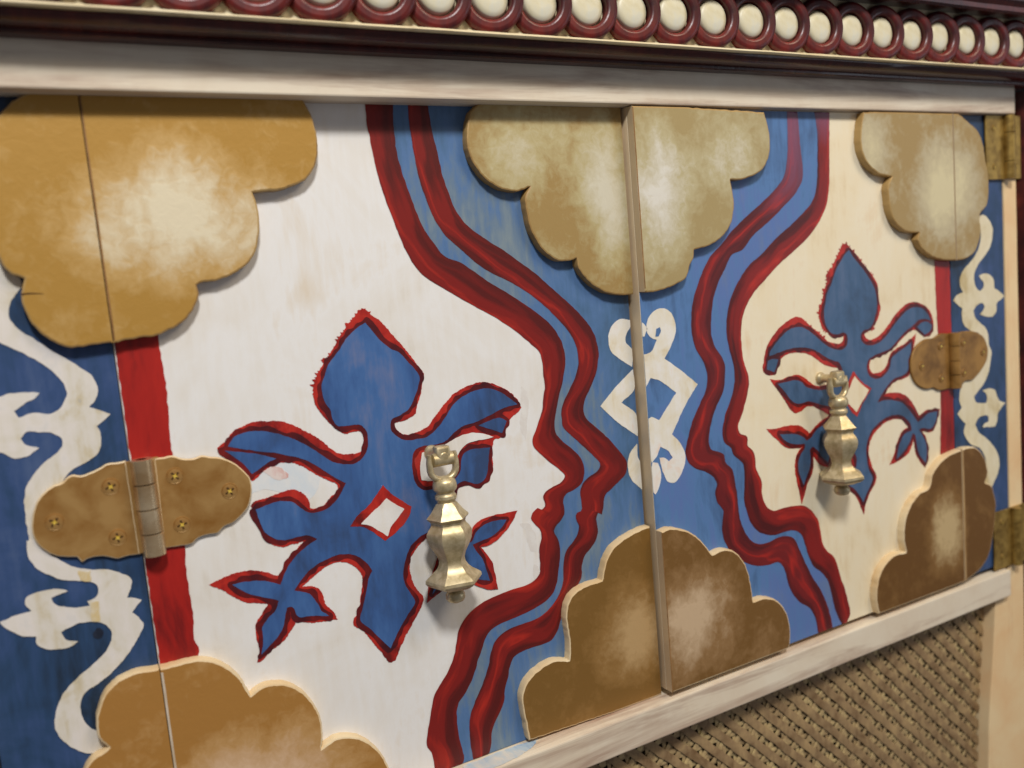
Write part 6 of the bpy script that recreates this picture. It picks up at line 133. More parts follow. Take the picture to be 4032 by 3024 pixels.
def paint(name, stops, scale=22, stretch=(1, 1, 1), rot=(0, 0, 0), rough=0.45, relief=0.25, fine=0.25, spec=0.4, contrast=1.55):
    """brushed paint: slow mottling through a colour ramp, fine bristle streaks, low relief"""
    m, nt, p = new_mat(name)
    v = coords(nt, stretch, rot)
    a = noise_tex(nt, v, scale, 6, 0.62, 0.6)
    v2 = coords(nt, (260, 60, 38), (0, 0.5, 0))
    s = noise_tex(nt, v2, 1.0, 3, 0.55)
    f = math_n(nt, 'ADD', math_n(nt, 'MULTIPLY', a, 1-fine), math_n(nt, 'MULTIPLY', s, fine))
    f = math_n(nt, 'ADD', math_n(nt, 'MULTIPLY', math_n(nt, 'SUBTRACT', f, 0.5), contrast), 0.5)
    nt.links.new(ramp(nt, f, stops), p.inputs['Base Color'])
    p.inputs['Roughness'].default_value = rough; p.inputs['Specular IOR Level'].default_value = spec
    bump(nt, p, math_n(nt, 'ADD', s, math_n(nt, 'MULTIPLY', a, 0.6)), relief)
    return m
def gold(name, base, mid, pale, centre, radius, metal=0.25, blobs=(), extra=None):
    """sponged gold paint: a pale patch rubbed in round centre (mm), feathered by noise; blobs adds further patches"""
    m, nt, p = new_mat(name)
    tc = nt.nodes.new('ShaderNodeTexCoord'); o = tc.outputs['Object']
    n1 = noise_tex(nt, coords(nt, (1.0, 1, 0.8), (0, 0.7, 0)), 46, 6, 0.6, 0.5); n2 = noise_tex(nt, o, 210, 4, 0.65, 0.6); n3 = noise_tex(nt, o, 19, 3, 0.5)
    total = None
    for (cx, cz, rx, rz, w) in ((centre[0], centre[1], radius[0], radius[1], 1.0),) + tuple(blobs):
        mp = nt.nodes.new('ShaderNodeMapping'); mp.vector_type = 'TEXTURE'
        mp.inputs['Location'].default_value = (cx/1000, 0, cz/1000); mp.inputs['Scale'].default_value = (rx/1000, 1000, rz/1000)
        nt.links.new(o, mp.inputs['Vector'])
        ln = nt.nodes.new('ShaderNodeVectorMath'); ln.operation = 'LENGTH'; nt.links.new(mp.outputs['Vector'], ln.inputs[0])
        d = math_n(nt, 'MULTIPLY', math_n(nt, 'SUBTRACT', 1.0, ln.outputs['Value'], True), w)
        total = d if total is None else math_n(nt, 'ADD', total, d)
    f = math_n(nt, 'ADD', math_n(nt, 'MULTIPLY', total, 0.95), math_n(nt, 'MULTIPLY', math_n(nt, 'SUBTRACT', n1, 0.5), 0.95))
    f = math_n(nt, 'ADD', f, math_n(nt, 'MULTIPLY', math_n(nt, 'SUBTRACT', n2, 0.5), 0.55))
    f = math_n(nt, 'ADD', f, math_n(nt, 'MULTIPLY', math_n(nt, 'SUBTRACT', n3, 0.5), 0.35))
    col = ramp(nt, f, ((-0.0, base), (0.30, mid), (0.74, pale)))
    nt.links.new(col, p.inputs['Base Color'])
    p.inputs['Metallic'].default_value = metal; p.inputs['Roughness'].default_value = 0.5
    bump(nt, p, math_n(nt, 'ADD', n2, n1), 0.3)
    return m
def stroke_mat(name, dark, mid, bright, bias, width, fade=None):
    """a brushed stripe: UV x runs along it in metres, UV y across it; the bright streak wanders about bias"""
    m, nt, p = new_mat(name)
    uv = nt.nodes.new('ShaderNodeTexCoord').outputs['UV']
    sx = nt.nodes.new('ShaderNodeSeparateXYZ'); nt.links.new(uv, sx.inputs[0])
    mp = nt.nodes.new('ShaderNodeMapping'); mp.inputs['Scale'].default_value = (19, 1.0, 1); nt.links.new(uv, mp.inputs['Vector'])
    wander = noise_tex(nt, mp.outputs['Vector'], 1.0, 2, 0.5)
    mp2 = nt.nodes.new('ShaderNodeMapping'); mp2.inputs['Scale'].default_value = (26, 3.2, 1); nt.links.new(uv, mp2.inputs['Vector'])
    streak = noise_tex(nt, mp2.outputs['Vector'], 1.0, 4, 0.6, 0.4)
    c = math_n(nt, 'ADD', bias, math_n(nt, 'MULTIPLY', math_n(nt, 'SUBTRACT', wander, 0.5), 2.0))
    d = math_n(nt, 'ABSOLUTE', math_n(nt, 'SUBTRACT', sx.outputs['Y'], c))
    f = math_n(nt, 'SUBTRACT', 1.0, math_n(nt, 'DIVIDE', d, width), True)
    f = math_n(nt, 'ADD', math_n(nt, 'MULTIPLY', f, 0.62), math_n(nt, 'MULTIPLY', math_n(nt, 'SUBTRACT', streak, 0.45), 0.8))
    col = ramp(nt, f, ((0.0, dark), (0.30, mid), (0.50, mid), (0.82, bright)))
    if fade:                                   # worn, chalky start of the stripe
        g = math_n(nt, 'SUBTRACT', 1.0, math_n(nt, 'DIVIDE', math_n(nt, 'ADD', sx.outputs['X'], math_n(nt, 'MULTIPLY', math_n(nt, 'SUBTRACT', streak, 0.5), fade)), fade), True)
        col = mixc(nt, math_n(nt, 'MULTIPLY', g, 0.8), col, srgb(132, 88, 116))
    nt.links.new(col, p.inputs['Base Color'])
    p.inputs['Roughness'].default_value = 0.42; p.inputs['Specular IOR Level'].default_value = 0.4
    bump(nt, p, streak, 0.3)
    return m
def antique(name, base, tone, dirt, amount=0.5, along=(4, 30, 60), rough=0.5):
    """painted wood rubbed with a brown glaze that runs along the grain"""
    m, nt, p = new_mat(name)
    v = coords(nt, along); a = noise_tex(nt, v, 2.2, 6, 0.65, 0.5)
    b = noise_tex(nt, coords(nt, (1, 1, 1)), 30, 5, 0.6, 0.4)
    col = mixc(nt, ramp(nt, b, ((0.35, (0, 0, 0, 1)), (0.7, (1, 1, 1, 1)))), base, tone)
    col = mixc(nt, ramp(nt, a, ((1-amount, (0, 0, 0, 1)), (min(1.0, 1.25-amount), (1, 1, 1, 1)))), col, dirt)
    nt.links.new(col, p.inputs['Base Color']); p.inputs['Roughness'].default_value = rough
    bump(nt, p, math_n(nt, 'ADD', a, b), 0.25)
    return m
def brass(name, c0, c1, rough=0.32, metal=0.9, scale=160):
    m, nt, p = new_mat(name)
    a = noise_tex(nt, coords(nt), scale, 5, 0.6, 0.3)
    nt.links.new(ramp(nt, a, ((0.32, c0), (0.62, c1))), p.inputs['Base Color'])
    p.inputs['Metallic'].default_value = metal
    nt.links.new(math_n(nt, 'ADD', math_n(nt, 'MULTIPLY', a, 0.22), rough-0.1), p.inputs['Roughness'])
    bump(nt, p, a, 0.2, 0.0002)
    return m

M = {}
M['white'] = paint('white_door_paint', ((0.18, srgb(214, 206, 192)), (0.40, srgb(228, 224, 217)), (0.60, srgb(233, 232, 230)), (0.84, srgb(222, 211, 194))), 16, relief=0.16, rough=0.5)
M['cream'] = paint('cream_door_paint', ((0.18, srgb(220, 198, 156)), (0.42, srgb(236, 222, 190)), (0.62, srgb(238, 227, 200)), (0.84, srgb(228, 204, 166))), 18, relief=0.16, rough=0.5)
M['edge'] = antique('bare_cream_edge', srgb(216, 194, 158), srgb(200, 178, 146), srgb(176, 140, 96), 0.38, (30, 30, 5))
M['blue'] = paint('brushed_blue_paint', ((0.22, srgb(64, 84, 107)), (0.40, srgb(77, 110, 148)), (0.52, srgb(85, 118, 163)), (0.62, srgb(104, 126, 149)), (0.76, srgb(127, 142, 150))), 20, (1, 1, 0.55), (0, 0.5, 0), relief=0.35)
M['blue_r'] = paint('bright_blue_paint', ((0.25, srgb(67, 94, 134)), (0.45, srgb(86, 124, 174)), (0.6, srgb(91, 118, 174)), (0.78, srgb(104, 124, 161))), 20, (1, 1, 0.55), (0, -0.5, 0), relief=0.35)
M['blue_dark'] = paint('deep_blue_paint', ((0.28, srgb(33, 48, 67)), (0.45, srgb(43, 69, 104)), (0.6, srgb(55, 79, 123)), (0.8, srgb(76, 96, 134))), 17, relief=0.35)
M['flower'] = paint('flower_blue_paint', ((0.28, srgb(52, 74, 113)), (0.45, srgb(58, 92, 146)), (0.6, srgb(68, 106, 161)), (0.8, srgb(107, 119, 157))), 30, (1, 1, 0.5), (0, 0.3, 0), relief=0.4)
M['flower_r'] = paint('slate_blue_paint', ((0.28, srgb(56, 78, 106)), (0.5, srgb(67, 96, 131)), (0.7, srgb(84, 106, 139))), 30, relief=0.3)
M['red'] = paint('outline_red_paint', ((0.3, srgb(104, 24, 22)), (0.45, srgb(160, 34, 28)), (0.6, srgb(186, 46, 34)), (0.8, srgb(160, 52, 48))), 60, relief=0.35)
M['dark'] = paint('outline_dark_red_paint', ((0.3, srgb(64, 18, 26)), (0.5, srgb(88, 20, 24)), (0.72, srgb(120, 26, 24))), 60, relief=0.3)
M['strip'] = paint('strip_red_paint', ((0.28, srgb(104, 20, 20)), (0.45, srgb(160, 30, 24)), (0.6, srgb(172, 34, 26)), (0.78, srgb(132, 26, 24))), 26, (1, 1, 0.35), relief=0.35)
DK, MD, BR = srgb(88, 24, 22), srgb(126, 29, 25), srgb(180, 44, 31)
M['b1'] = stroke_mat('inner_band_paint', DK, MD, BR, 0.15, 0.55)
M['b2'] = stroke_mat('outer_band_paint', DK, MD, BR, 0.32, 0.32)
M['r1'] = stroke_mat('left_band_paint', srgb(84, 24, 26), srgb(116, 30, 30), srgb(180, 42, 32), 0.45, 0.36, 0.075)
M['r2'] = stroke_mat('right_band_paint', srgb(78, 20, 20), srgb(130, 28, 24), srgb(192, 46, 32), 0.85, 0.6, 0.022)
M['scroll'] = paint('scroll_white_paint', ((0.22, srgb(150, 158, 176)), (0.32, srgb(204, 192, 164)), (0.45, srgb(218, 212, 200)), (0.6, srgb(226, 220, 214)), (0.8, srgb(206, 206, 204))), 34, relief=0.3)
M['scroll_r'] = paint('scroll_cream_paint', ((0.25, srgb(196, 176, 128)), (0.45, srgb(222, 210, 176)), (0.65, srgb(230, 220, 192)), (0.82, srgb(206, 190, 146))), 34, relief=0.2)
M['knot'] = paint('knot_white_paint', ((0.25, srgb(214, 196, 158)), (0.42, srgb(228, 220, 200)), (0.6, srgb(234, 231, 224)), (0.8, srgb(232, 206, 184))), 40, relief=0.3)
M['cTL'] = gold('ochre_gold_paint', srgb(178, 136, 60), srgb(198, 162, 100), srgb(228, 216, 186), (52, 38), (54, 36), 0.2)
M['cBL'] = gold('brown_gold_paint', srgb(178, 128, 62), srgb(200, 156, 98), srgb(228, 194, 158), (52, -212), (60, 36), 0.2)
M['cCTl'] = gold('khaki_gold_paint', srgb(166, 138, 84), srgb(188, 174, 128), srgb(214, 208, 186), (264, 42), (24, 46), 0.15, ((215, 66, 40, 30, 0.45),))
M['cCTr'] = gold('pale_gold_paint', srgb(172, 152, 104), srgb(192, 180, 140), srgb(226, 222, 210), (290, 40), (36, 44), 0.15, ((345, 60, 44, 40, 0.4),))
M['cCBl'] = gold('bronze_gold_paint', srgb(134, 98, 44), srgb(156, 118, 64), srgb(198, 164, 114), (262, -198), (38, 34), 0.2)
M['cCBr'] = gold('umber_gold_paint', srgb(128, 92, 44), srgb(158, 122, 78), srgb(214, 186, 150), (296, -198), (44, 40), 0.2)
M['cTR'] = gold('grey_gold_paint', srgb(168, 142, 92), srgb(190, 176, 142), srgb(216, 204, 164), (530, 36), (46, 44), 0.15, ((458, 62, 22, 34, 0.7),))
M['cBR'] = gold('dark_gold_paint', srgb(114, 78, 32), srgb(140, 103, 54), srgb(206, 180, 132), (522, -196), (26, 40), 0.2)
M['cedge'] = antique('cloud_edge_paint', srgb(226, 206, 168), srgb(212, 178, 128), srgb(160, 110, 56), 0.36, (40, 40, 40))
M['cutedge'] = antique('saw_cut_edge', srgb(170, 132, 84), srgb(136, 98, 56), srgb(86, 58, 30), 0.45, (40, 40, 8))
M['cedge_g'] = antique('cloud_gold_edge_paint', srgb(182, 150, 94), srgb(160, 124, 70), srgb(104, 74, 40), 0.42, (40, 40, 40))
M['wash'] = paint('pale_blue_wash', ((0.3, srgb(230, 229, 225)), (0.5, srgb(214, 222, 228)), (0.7, srgb(229, 229, 227))), 40, relief=0.2)
M['rail'] = antique('rail_cream_paint', srgb(230, 219, 198), srgb(220, 204, 180), srgb(152, 118, 98), 0.53, (2.6, 28, 36))
M['stile'] = antique('stile_tan_paint', srgb(238, 212, 166), srgb(232, 194, 144), srgb(190, 126, 70), 0.40, (60, 40, 4))
M['maroon'] = paint('gloss_maroon_paint', ((0.3, srgb(42, 15, 14)), (0.5, srgb(62, 22, 19)), (0.68, srgb(86, 32, 24)), (0.8, srgb(104, 42, 30))), 46, (0.3, 1, 1), relief=0.3, rough=0.26, spec=0.4)
M['ring'] = paint('ring_maroon_paint', ((0.3, srgb(58, 24, 27)), (0.46, srgb(82, 30, 30)), (0.62, srgb(112, 34, 28)), (0.74, srgb(150, 44, 30)), (0.85, srgb(84, 32, 34))), 34, relief=0.5, rough=0.36, spec=0.5)
M['frieze'] = antique('frieze_cream_paint', srgb(224, 212, 178), srgb(210, 192, 150), srgb(120, 92, 58), 0.42, (20, 30, 50))
M['bead'] = paint('bead_cream_paint', ((0.3, srgb(204, 192, 152)), (0.5, srgb(220, 212, 182)), (0.75, srgb(212, 212, 198))), 44, relief=0.25, rough=0.4)
M['plate'] = brass('gold_painted_plate', srgb(150, 104, 46), srgb(178, 140, 84), 0.42, 0.35, 60)
M['plate_r'] = brass('brown_painted_plate', srgb(118, 82, 34), srgb(168, 126, 66), 0.46, 0.3, 70)
M['barrel'] = brass('worn_barrel_metal', srgb(186, 154, 112), srgb(222, 200, 164), 0.26, 0.75, 60)
M['brass'] = brass('old_brass', srgb(128, 100, 46), srgb(176, 146, 78), 0.44, 0.6)
M['screw'] = brass('bright_screw_brass', srgb(226, 176, 40), srgb(246, 214, 96), 0.25, 0.25)
M['slot'] = paint('recess_shade_paint', ((0.3, srgb(58, 38, 14)), (0.7, srgb(84, 58, 24))), 90, relief=0.1)  # flat dark colour that carries the shade of screw slots and knuckle gaps
M['pull'] = brass('aged_gold_metal', srgb(176, 158, 116), srgb(214, 198, 160), 0.40, 0.6, 260)
M['smudge'] = paint('pencil_smudge', ((0.3, srgb(230, 227, 222)), (0.5, srgb(222, 217, 211)), (0.7, srgb(231, 229, 225))), 90, relief=0.2)
M['smear_red'] = paint('thin_red_smear', ((0.35, srgb(226, 212, 206)), (0.52, srgb(214, 160, 152)), (0.62, srgb(226, 216, 212))), 120, relief=0.2)
M['seam_brown'] = paint('seam_brown_paint', ((0.3, srgb(112, 78, 40)), (0.7, srgb(158, 118, 72))), 90, relief=0.1)
M['seam_pale'] = paint('seam_pale_paint', ((0.3, srgb(190, 172, 146)), (0.7, srgb(216, 204, 188))), 90, relief=0.1)
M['seam_tan'] = paint('seam_tan_paint', ((0.3, srgb(158, 124, 78)), (0.7, srgb(190, 158, 110))), 90, relief=0.1)
M['spot'] = paint('dark_blue_spot', ((0.3, srgb(24, 30, 44)), (0.7, srgb(40, 48, 66))), 90, relief=0.1)
M['crack'] = paint('crack_dark_paint', ((0.3, srgb(70, 46, 14)), (0.7, srgb(96, 64, 22))), 90, relief=0.1)  # dark sliver drawn for the crack; no groove is cut
M['smear'] = paint('light_blue_smear', ((0.3, srgb(136, 166, 196)), (0.5, srgb(186, 200, 208)), (0.7, srgb(222, 214, 200))), 40, relief=0.2)
M['ochre'] = paint('ochre_stain', ((0.25, srgb(218, 206, 180)), (0.5, srgb(212, 190, 140)), (0.75, srgb(216, 206, 186))), 120, relief=0.2)

def cane_mat():
    m, nt, p = new_mat('cane_strands')
    a = noise_tex(nt, coords(nt), 42, 4, 0.6); b = noise_tex(nt, coords(nt), 210, 4, 0.65)
    f = math_n(nt, 'ADD', math_n(nt, 'MULTIPLY', a, 0.45), math_n(nt, 'MULTIPLY', b, 0.55))
    nt.links.new(ramp(nt, f, ((0.3, srgb(124, 98, 66)), (0.45, srgb(166, 140, 100)), (0.56, srgb(190, 166, 118)), (0.68, srgb(226, 204, 140)))), p.inputs['Base Color'])
    p.inputs['Roughness'].default_value = 0.5; bump(nt, p, b, 0.3); return m
M['cane'] = cane_mat()
M['cane_flat'] = paint('flat_cane_strands', ((0.25, srgb(112, 86, 56)), (0.5, srgb(150, 124, 90)), (0.75, srgb(180, 152, 108))), 60, relief=0.3, rough=0.5)
M['back'] = paint('cane_backing_wood', ((0.3, srgb(34, 22, 14)), (0.7, srgb(58, 40, 26))), 40, relief=0.1, rough=0.7)

# ---------------------------------------------------------------- mesh helpers (outlines in mm -> metres)
CAB = Vector((0.279, 0.0, -0.56))
cabinet = bpy.data.objects.new('cabinet', None); C.objects.link(cabinet); cabinet.location = CAB
cabinet.empty_display_size = 0.1
cabinet['label'] = 'cream painted cabinet with blue and red face paintings, gold clouds and a carved ring cornice'
cabinet['category'] = 'cabinet'

def attach(o, parent):
    o.parent = parent
    o.matrix_parent_inverse = Matrix.Translation(-CAB)      # only the cabinet itself is moved, so every child keeps world coordinates
    return o
def attach_sub(o, parent):
    o.parent = parent; return o
def link(name, bm, mats, parent, smooth=None, label=None):
    me = bpy.data.meshes.new(name); bm.normal_update(); bm.to_mesh(me); bm.free()
    for m in (mats if isinstance(mats, (list, tuple)) else [mats]): me.materials.append(m)
    if smooth is not None:
        for p in me.polygons: p.use_smooth = True
        if smooth < 180:
            me.set_sharp_from_angle(angle=math.radians(smooth))
            for p in me.polygons:
                if p.normal.y < -0.9995: p.use_smooth = False
    o = bpy.data.objects.new(name, me); C.objects.link(o)
    (attach if parent is cabinet else attach_sub)(o, parent)
    if label: o['label'] = label
    return o
def dup(o, loc=(0, 0, 0), parent=None, rot=None):
    c = o.copy(); C.objects.link(c); c.location = Vector(o.location) + Vector(loc)
    if parent is not None: c.parent = parent; c.matrix_parent_inverse = o.matrix_parent_inverse.copy()
    return c

def smooth(pts, step=1.0, closed=True, corner=62):
    P = [Vector(p) for p in pts]; n = len(P); out = []
    T = []
    for i in range(n):
        if not closed and i in (0, n-1):
            d = (P[1]-P[0] if i == 0 else P[-1]-P[-2]).normalized(); T.append((d, d)); continue
        a = P[i]-P[i-1]; b = P[(i+1) % n]-P[i]; la, lb = a.length, b.length
        if la < 1e-6 or lb < 1e-6: T.append((Vector((0, 0)), Vector((0, 0)))); continue
        a = a/la; b = b/lb
        if math.degrees(math.acos(max(-1, min(1, a.dot(b))))) > corner: T.append((a, b)); continue
        t = (a*lb+b*la).normalized(); T.append((t, t))
    for i in range(n if closed else n-1):
        p, q = P[i], P[(i+1) % n]; L = (q-p).length
        if L < 1e-6: continue
        m0 = T[i][1]*L; m1 = T[(i+1) % n][0]*L
        k = max(1, int(round(L/step)))
        for j in range(k):
            s = j/k
            out.append(p*(2*s**3-3*s*s+1) + m0*(s**3-2*s*s+s) + q*(-2*s**3+3*s*s) + m1*(s**3-s*s))
    if not closed: out.append(P[-1].copy())
    return out
def wobble(pts, amp=0.18, freq=0.35, seed=0.0, fringe=None):
    n = len(pts); out = []
    A = sum(pts[i].x*pts[(i+1) % n].y - pts[(i+1) % n].x*pts[i].y for i in range(n))
    sg = 1 if A > 0 else -1
    for i, p in enumerate(pts):
        t = pts[(i+1) % n]-pts[i-1]
        nr = Vector((t.y, -t.x)).normalized()*sg if t.length > 1e-6 else Vector((0, 0))
        d = amp*(noise.noise((p.x*freq, p.y*freq, seed)) + 0.5*noise.noise((p.x*freq*3, p.y*freq*3, seed+5)))
        if fringe: d += fringe(p)
        out.append(p+nr*d)
    return out
def clip_x(pts, x, keep_less):
    out = []; n = len(pts); ins = lambda p: (p.x <= x) == keep_less
    for i in range(n):
        p, q = pts[i], pts[(i+1) % n]
        if ins(p): out.append(p)
        if ins(p) != ins(q):
            s = (x-p.x)/(q.x-p.x); out.append(p+(q-p)*s)
    return out
def clean(pts, eps=0.02):
    out = []
    for p in pts:
        if not out or (p-out[-1]).length > eps: out.append(p)
    if len(out) > 2 and (out[0]-out[-1]).length < eps: out.pop()
    return out
def normals_2d(pts):
    n = len(pts); A = sum(pts[i].x*pts[(i+1) % n].y - pts[(i+1) % n].x*pts[i].y for i in range(n)); sg = 1 if A > 0 else -1
    r = []
    for i in range(n):
        a = (pts[i]-pts[i-1]); b = (pts[(i+1) % n]-pts[i])
        t = (a.normalized() if a.length > 1e-9 else Vector((0, 0))) + (b.normalized() if b.length > 1e-9 else Vector((0, 0)))
        r.append(Vector((t.y, -t.x)).normalized()*sg if t.length > 1e-6 else Vector((0, 0)))
    return r
def prism(bm, pts, y_back, y_front, rim=0.0, side_index=0, square_x=None, cut_index=None):
    """closed outline (mm, x/z) raised from y_back to y_front (mm, viewer side is more negative); rim rounds the front edge"""
    pts = clean(pts); nr = normals_2d(pts); n = len(pts)
    on_cut = [square_x is not None and abs(p.x-square_x) < 0.06 for p in pts]
    nr = [Vector((0, 0)) if c else q for c, q in zip(on_cut, nr)]
    levels = [(0.0, y_back), (0.0, y_front)] if rim <= 0 else [(0.0, y_back), (0.0, y_front+rim), (rim*0.3, y_front+rim*0.3), (rim, y_front)]
    A2 = sum(pts[i].x*pts[(i+1) % n].y - pts[(i+1) % n].x*pts[i].y for i in range(n))
    if A2 < 0: pts.reverse(); nr.reverse(); on_cut.reverse()
    rings = []
    for off, y in levels:
        rings.append([bm.verts.new(((p.x-q.x*off)/1000, y/1000, (p.y-q.y*off)/1000)) for p, q in zip(pts, nr)])
    for a, b in zip(rings, rings[1:]):
        for i in range(n):
            f = bm.faces.new((a[i], a[(i+1) % n], b[(i+1) % n], b[i])); f.material_index = cut_index if cut_index is not None and on_cut[i] and on_cut[(i+1) % n] else side_index
    off, y = levels[-1]
    flat = [Vector((p.x-q.x*off, p.y-q.y*off)) for p, q in zip(pts, nr)]
    vs, _, fs, ov, _, _ = delaunay_2d_cdt(flat, [], [list(range(n))], 1, 1e-4)
    vm = [rings[-1][o[0]] if o else bm.verts.new((v.x/1000, y/1000, v.y/1000)) for v, o in zip(vs, ov)]
    for f in fs:
        q = [vm[i] for i in f]
        if len(set(q)) < 3: continue
        A = (q[1].co-q[0].co).cross(q[2].co-q[0].co)
        if A.y > 0: q.reverse()                       # the front faces the viewer (-Y)
        try: bm.faces.new(q).material_index = 0
        except ValueError: pass
    return bm
def fix(bm):
    bmesh.ops.recalc_face_normals(bm, faces=bm.faces[:]); return bm
def keep(bm): return bm
def layer(name, pts, y, h, m, parent, amp=0.2, step=1.0, corner=62, seed=0.0, fringe=None, label=None, raw=False, lo=None):
    """a coat of paint: thin raised sheet on the face y (mm), from lo above it to h above it"""
    P = [Vector(p) for p in pts] if raw else smooth(pts, step, True, corner)
    if amp or fringe: P = wobble(P, amp, 0.35, seed, fringe)
    bm = bmesh.new(); prism(bm, P, y-(lo if lo is not None else max(h-0.12, -0.02)), y-h)
    return link(name, bm, m, parent, label=label)
def box(bm, x0, x1, y0, y1, z0, z1, bev=0.0, mi=0):
    r = bmesh.ops.create_cube(bm, size=1.0)
    for v in r['verts']:
        v.co = Vector(((x0+x1)/2+v.co.x*(x1-x0), (y0+y1)/2+v.co.y*(y1-y0), (z0+z1)/2+v.co.z*(z1-z0)))/1000
    fs = list({f for v in r['verts'] for f in v.link_faces})
    for f in fs: f.material_index = mi
    if bev: bmesh.ops.bevel(bm, geom=list({e for f in fs for e in f.edges}), offset=bev/1000, segments=2, affect='EDGES', profile=0.5)
def rough_box(name, x0, x1, y0, y1, z0, z1, m, parent, bev=0.8, label=None):
    bm = bmesh.new(); box(bm, x0, x1, y0, y1, z0, z1, bev); return link(name, fix(bm), m, parent, 40, label)
def lathe(bm, prof, axis_x, axis_y, seg=48, hexes=None, turn=0.0, axis='Z', org=0.0):
    """prof: (t, r, blend) along the axis in mm; blend 1 gives a six-sided section"""
    rings = []
    for t, r, b in prof:
        ring = []
        for k in range(seg):
            a = 2*math.pi*k/seg
            q = (a+turn) % (math.pi/3) - math.pi/6
            hx = math.cos(math.pi/6)/math.cos(q)
            rr = r*((1-b)+b*hx*1.04)
            u, w = rr*math.cos(a), rr*math.sin(a)
            if axis == 'Z': co_ = (axis_x+u, axis_y+w, org+t)
            elif axis == 'Y': co_ = (axis_x+u, org+t, axis_y+w)
            else: co_ = (org+t, axis_x+u, axis_y+w)
            ring.append(bm.verts.new(Vector(co_)/1000))
        rings.append(ring)
    for a, b in zip(rings, rings[1:]):
        for k in range(seg): bm.faces.new((a[k], a[(k+1) % seg], b[(k+1) % seg], b[k]))
    bm.faces.new(rings[0]); bm.faces.new(rings[-1])
def extrude_profile(name, prof, x0, x1, m, parent, smooth_a=30, closed=True, label=None, segs=60):
    """prof: (y, z) mm run along X; many segments so that it can waver a little like hand-finished wood"""
    bm = bmesh.new(); cols = []
    for k in range(segs+1):
        x = x0+(x1-x0)*k/segs
        cols.append([bm.verts.new(((x)/1000, (y+0.25*noise.noise((x*0.03, y, z*0.2)))/1000, (z+0.22*noise.noise((x*0.035, z, 3)))/1000)) for y, z in prof])
    n = len(prof)
    for a, b in zip(cols, cols[1:]):
        for i in range(n): bm.faces.new((a[i], a[(i+1) % n], b[(i+1) % n], b[i]))
    bm.faces.new(cols[0]); bm.faces.new(cols[-1])
    return link(name, fix(bm), m, parent, smooth_a, label)

# ---------------------------------------------------------------- frame and cornice
YF = -13.6                                     # front of the rails
rough_box('top_rail', -80, 607.4, YF, 16, 86.8, 112, M['rail'], cabinet, 0.9, 'off-white rail streaked with brown glaze, below the cornice')  # glaze streaks vary at random over the whole rail
rough_box('bottom_rail', -80, 592.3, YF, 16, -259.0, -239.4, M['rail'], cabinet, 1.0, 'worn white rail below the doors')
# right stile, wider and tapering below the bottom rail
bm = bmesh.new()
st = smooth([(600.4, 86.6), (600.6, -40), (600.4, -150), (600.6, -238), (581, -259.5), (578.5, -285), (574.5, -318), (571, -344), (568.5, -380), (566, -440), (564, -520), (616.4, -520), (616.4, -300), (616, -100), (615.4, 86.6)], 8, True, 20)
prism(bm, wobble(st, 0.3, 0.05, 3), 16, -8.6, 1.2)
link('stile', bm, M['stile'], cabinet, 40, 'tan stile with a rubbed orange edge')
bm = bmesh.new(); box(bm, -72, -41.5, YF+4, 16, -520, 86.6, 1.0); link('stile', fix(bm), M['rail'], cabinet, 40)
bm = bmesh.new(); lathe(bm, [(-520, 13, 0), (-100, 13.2, 0), (20, 13, 0), (103, 13.2, 0)], 630.5, -3.5, 40)
link('corner_post', fix(bm), M['maroon'], cabinet, 50, 'dark maroon corner post')
bm = bmesh.new(); box(bm, -72, 640, 14, 22, -520, 145, 0); link('back_board', fix(bm), M['back'], cabinet)

cornice_x0, cornice_x1 = -110, 690
extrude_profile('lower_moulding', [(16, 104.4), (-19.6, 104.4), (-20.4, 105.0), (-20.4, 106.2), (-21.4, 106.5), (-24.6, 106.9), (-27.2, 107.8), (-28.6, 109.0), (-29.2, 110.1), (-29.2, 110.9), (16, 110.9)], cornice_x0, cornice_x1, M['maroon'], cabinet, 28, label='glossy dark maroon moulding under the ring carving')
frieze = extrude_profile('frieze', [(16, 111.0), (-31.2, 111.0), (-31.8, 111.6), (-31.4, 112.5), (-27.4, 113.4), (-26.2, 115.0), (-26.2, 150), (16, 150)], cornice_x0, cornice_x1, M['frieze'], cabinet, 28, label='cream frieze carved with overlapping rings')
extrude_profile('upper_moulding', [(16, 147.5), (-33, 144.2), (-38.6, 143.2), (-40.0, 144.4), (-40.4, 147.0), (-43, 150), (-44, 156), (-50, 164), (-58, 170), (-58, 182), (16, 182)], cornice_x0, cornice_x1, M['maroon'], cabinet, 28, label='dark maroon moulding above the rings')
# rings: each overlaps the one on its left, so each is tilted a little about the vertical
def ring_mesh():
    bm = bmesh.new(); seg = 56; rows = []
    sec = [(9.5, 0.0), (9.6, -2.8), (10.1, -3.7), (11.4, -4.2), (13.4, -4.2), (15.0, -3.7), (15.8, -2.6), (16.0, 0.0)]
    for k in range(seg):
        a = 2*math.pi*k/seg
        rows.append([bm.verts.new(Vector((r*math.cos(a), d, r*math.sin(a)*1.0))/1000) for r, d in sec])
    for k in range(seg):
        a, b = rows[k], rows[(k+1) % seg]
        for i in range(len(sec)-1): bm.faces.new((a[i], b[i], b[i+1], a[i+1]))
    return fix(bm)
def bead_mesh():
    bm = bmesh.new(); seg = 32; rings = []
    for r, d in ((8.95, 1.0), (8.85, -0.9), (8.1, -1.8), (6.0, -2.4), (2.8, -2.7)):
        rings.append([bm.verts.new(Vector((r*math.cos(2*math.pi*k/seg), d, r*math.sin(2*math.pi*k/seg)))/1000) for k in range(seg)])
    for a, b in zip(rings, rings[1:]):
        for k in range(seg): bm.faces.new((a[k], a[(k+1) % seg], b[(k+1) % seg], b[k]))
    bm.faces.new(rings[-1]); return fix(bm)
RZ = 127.9
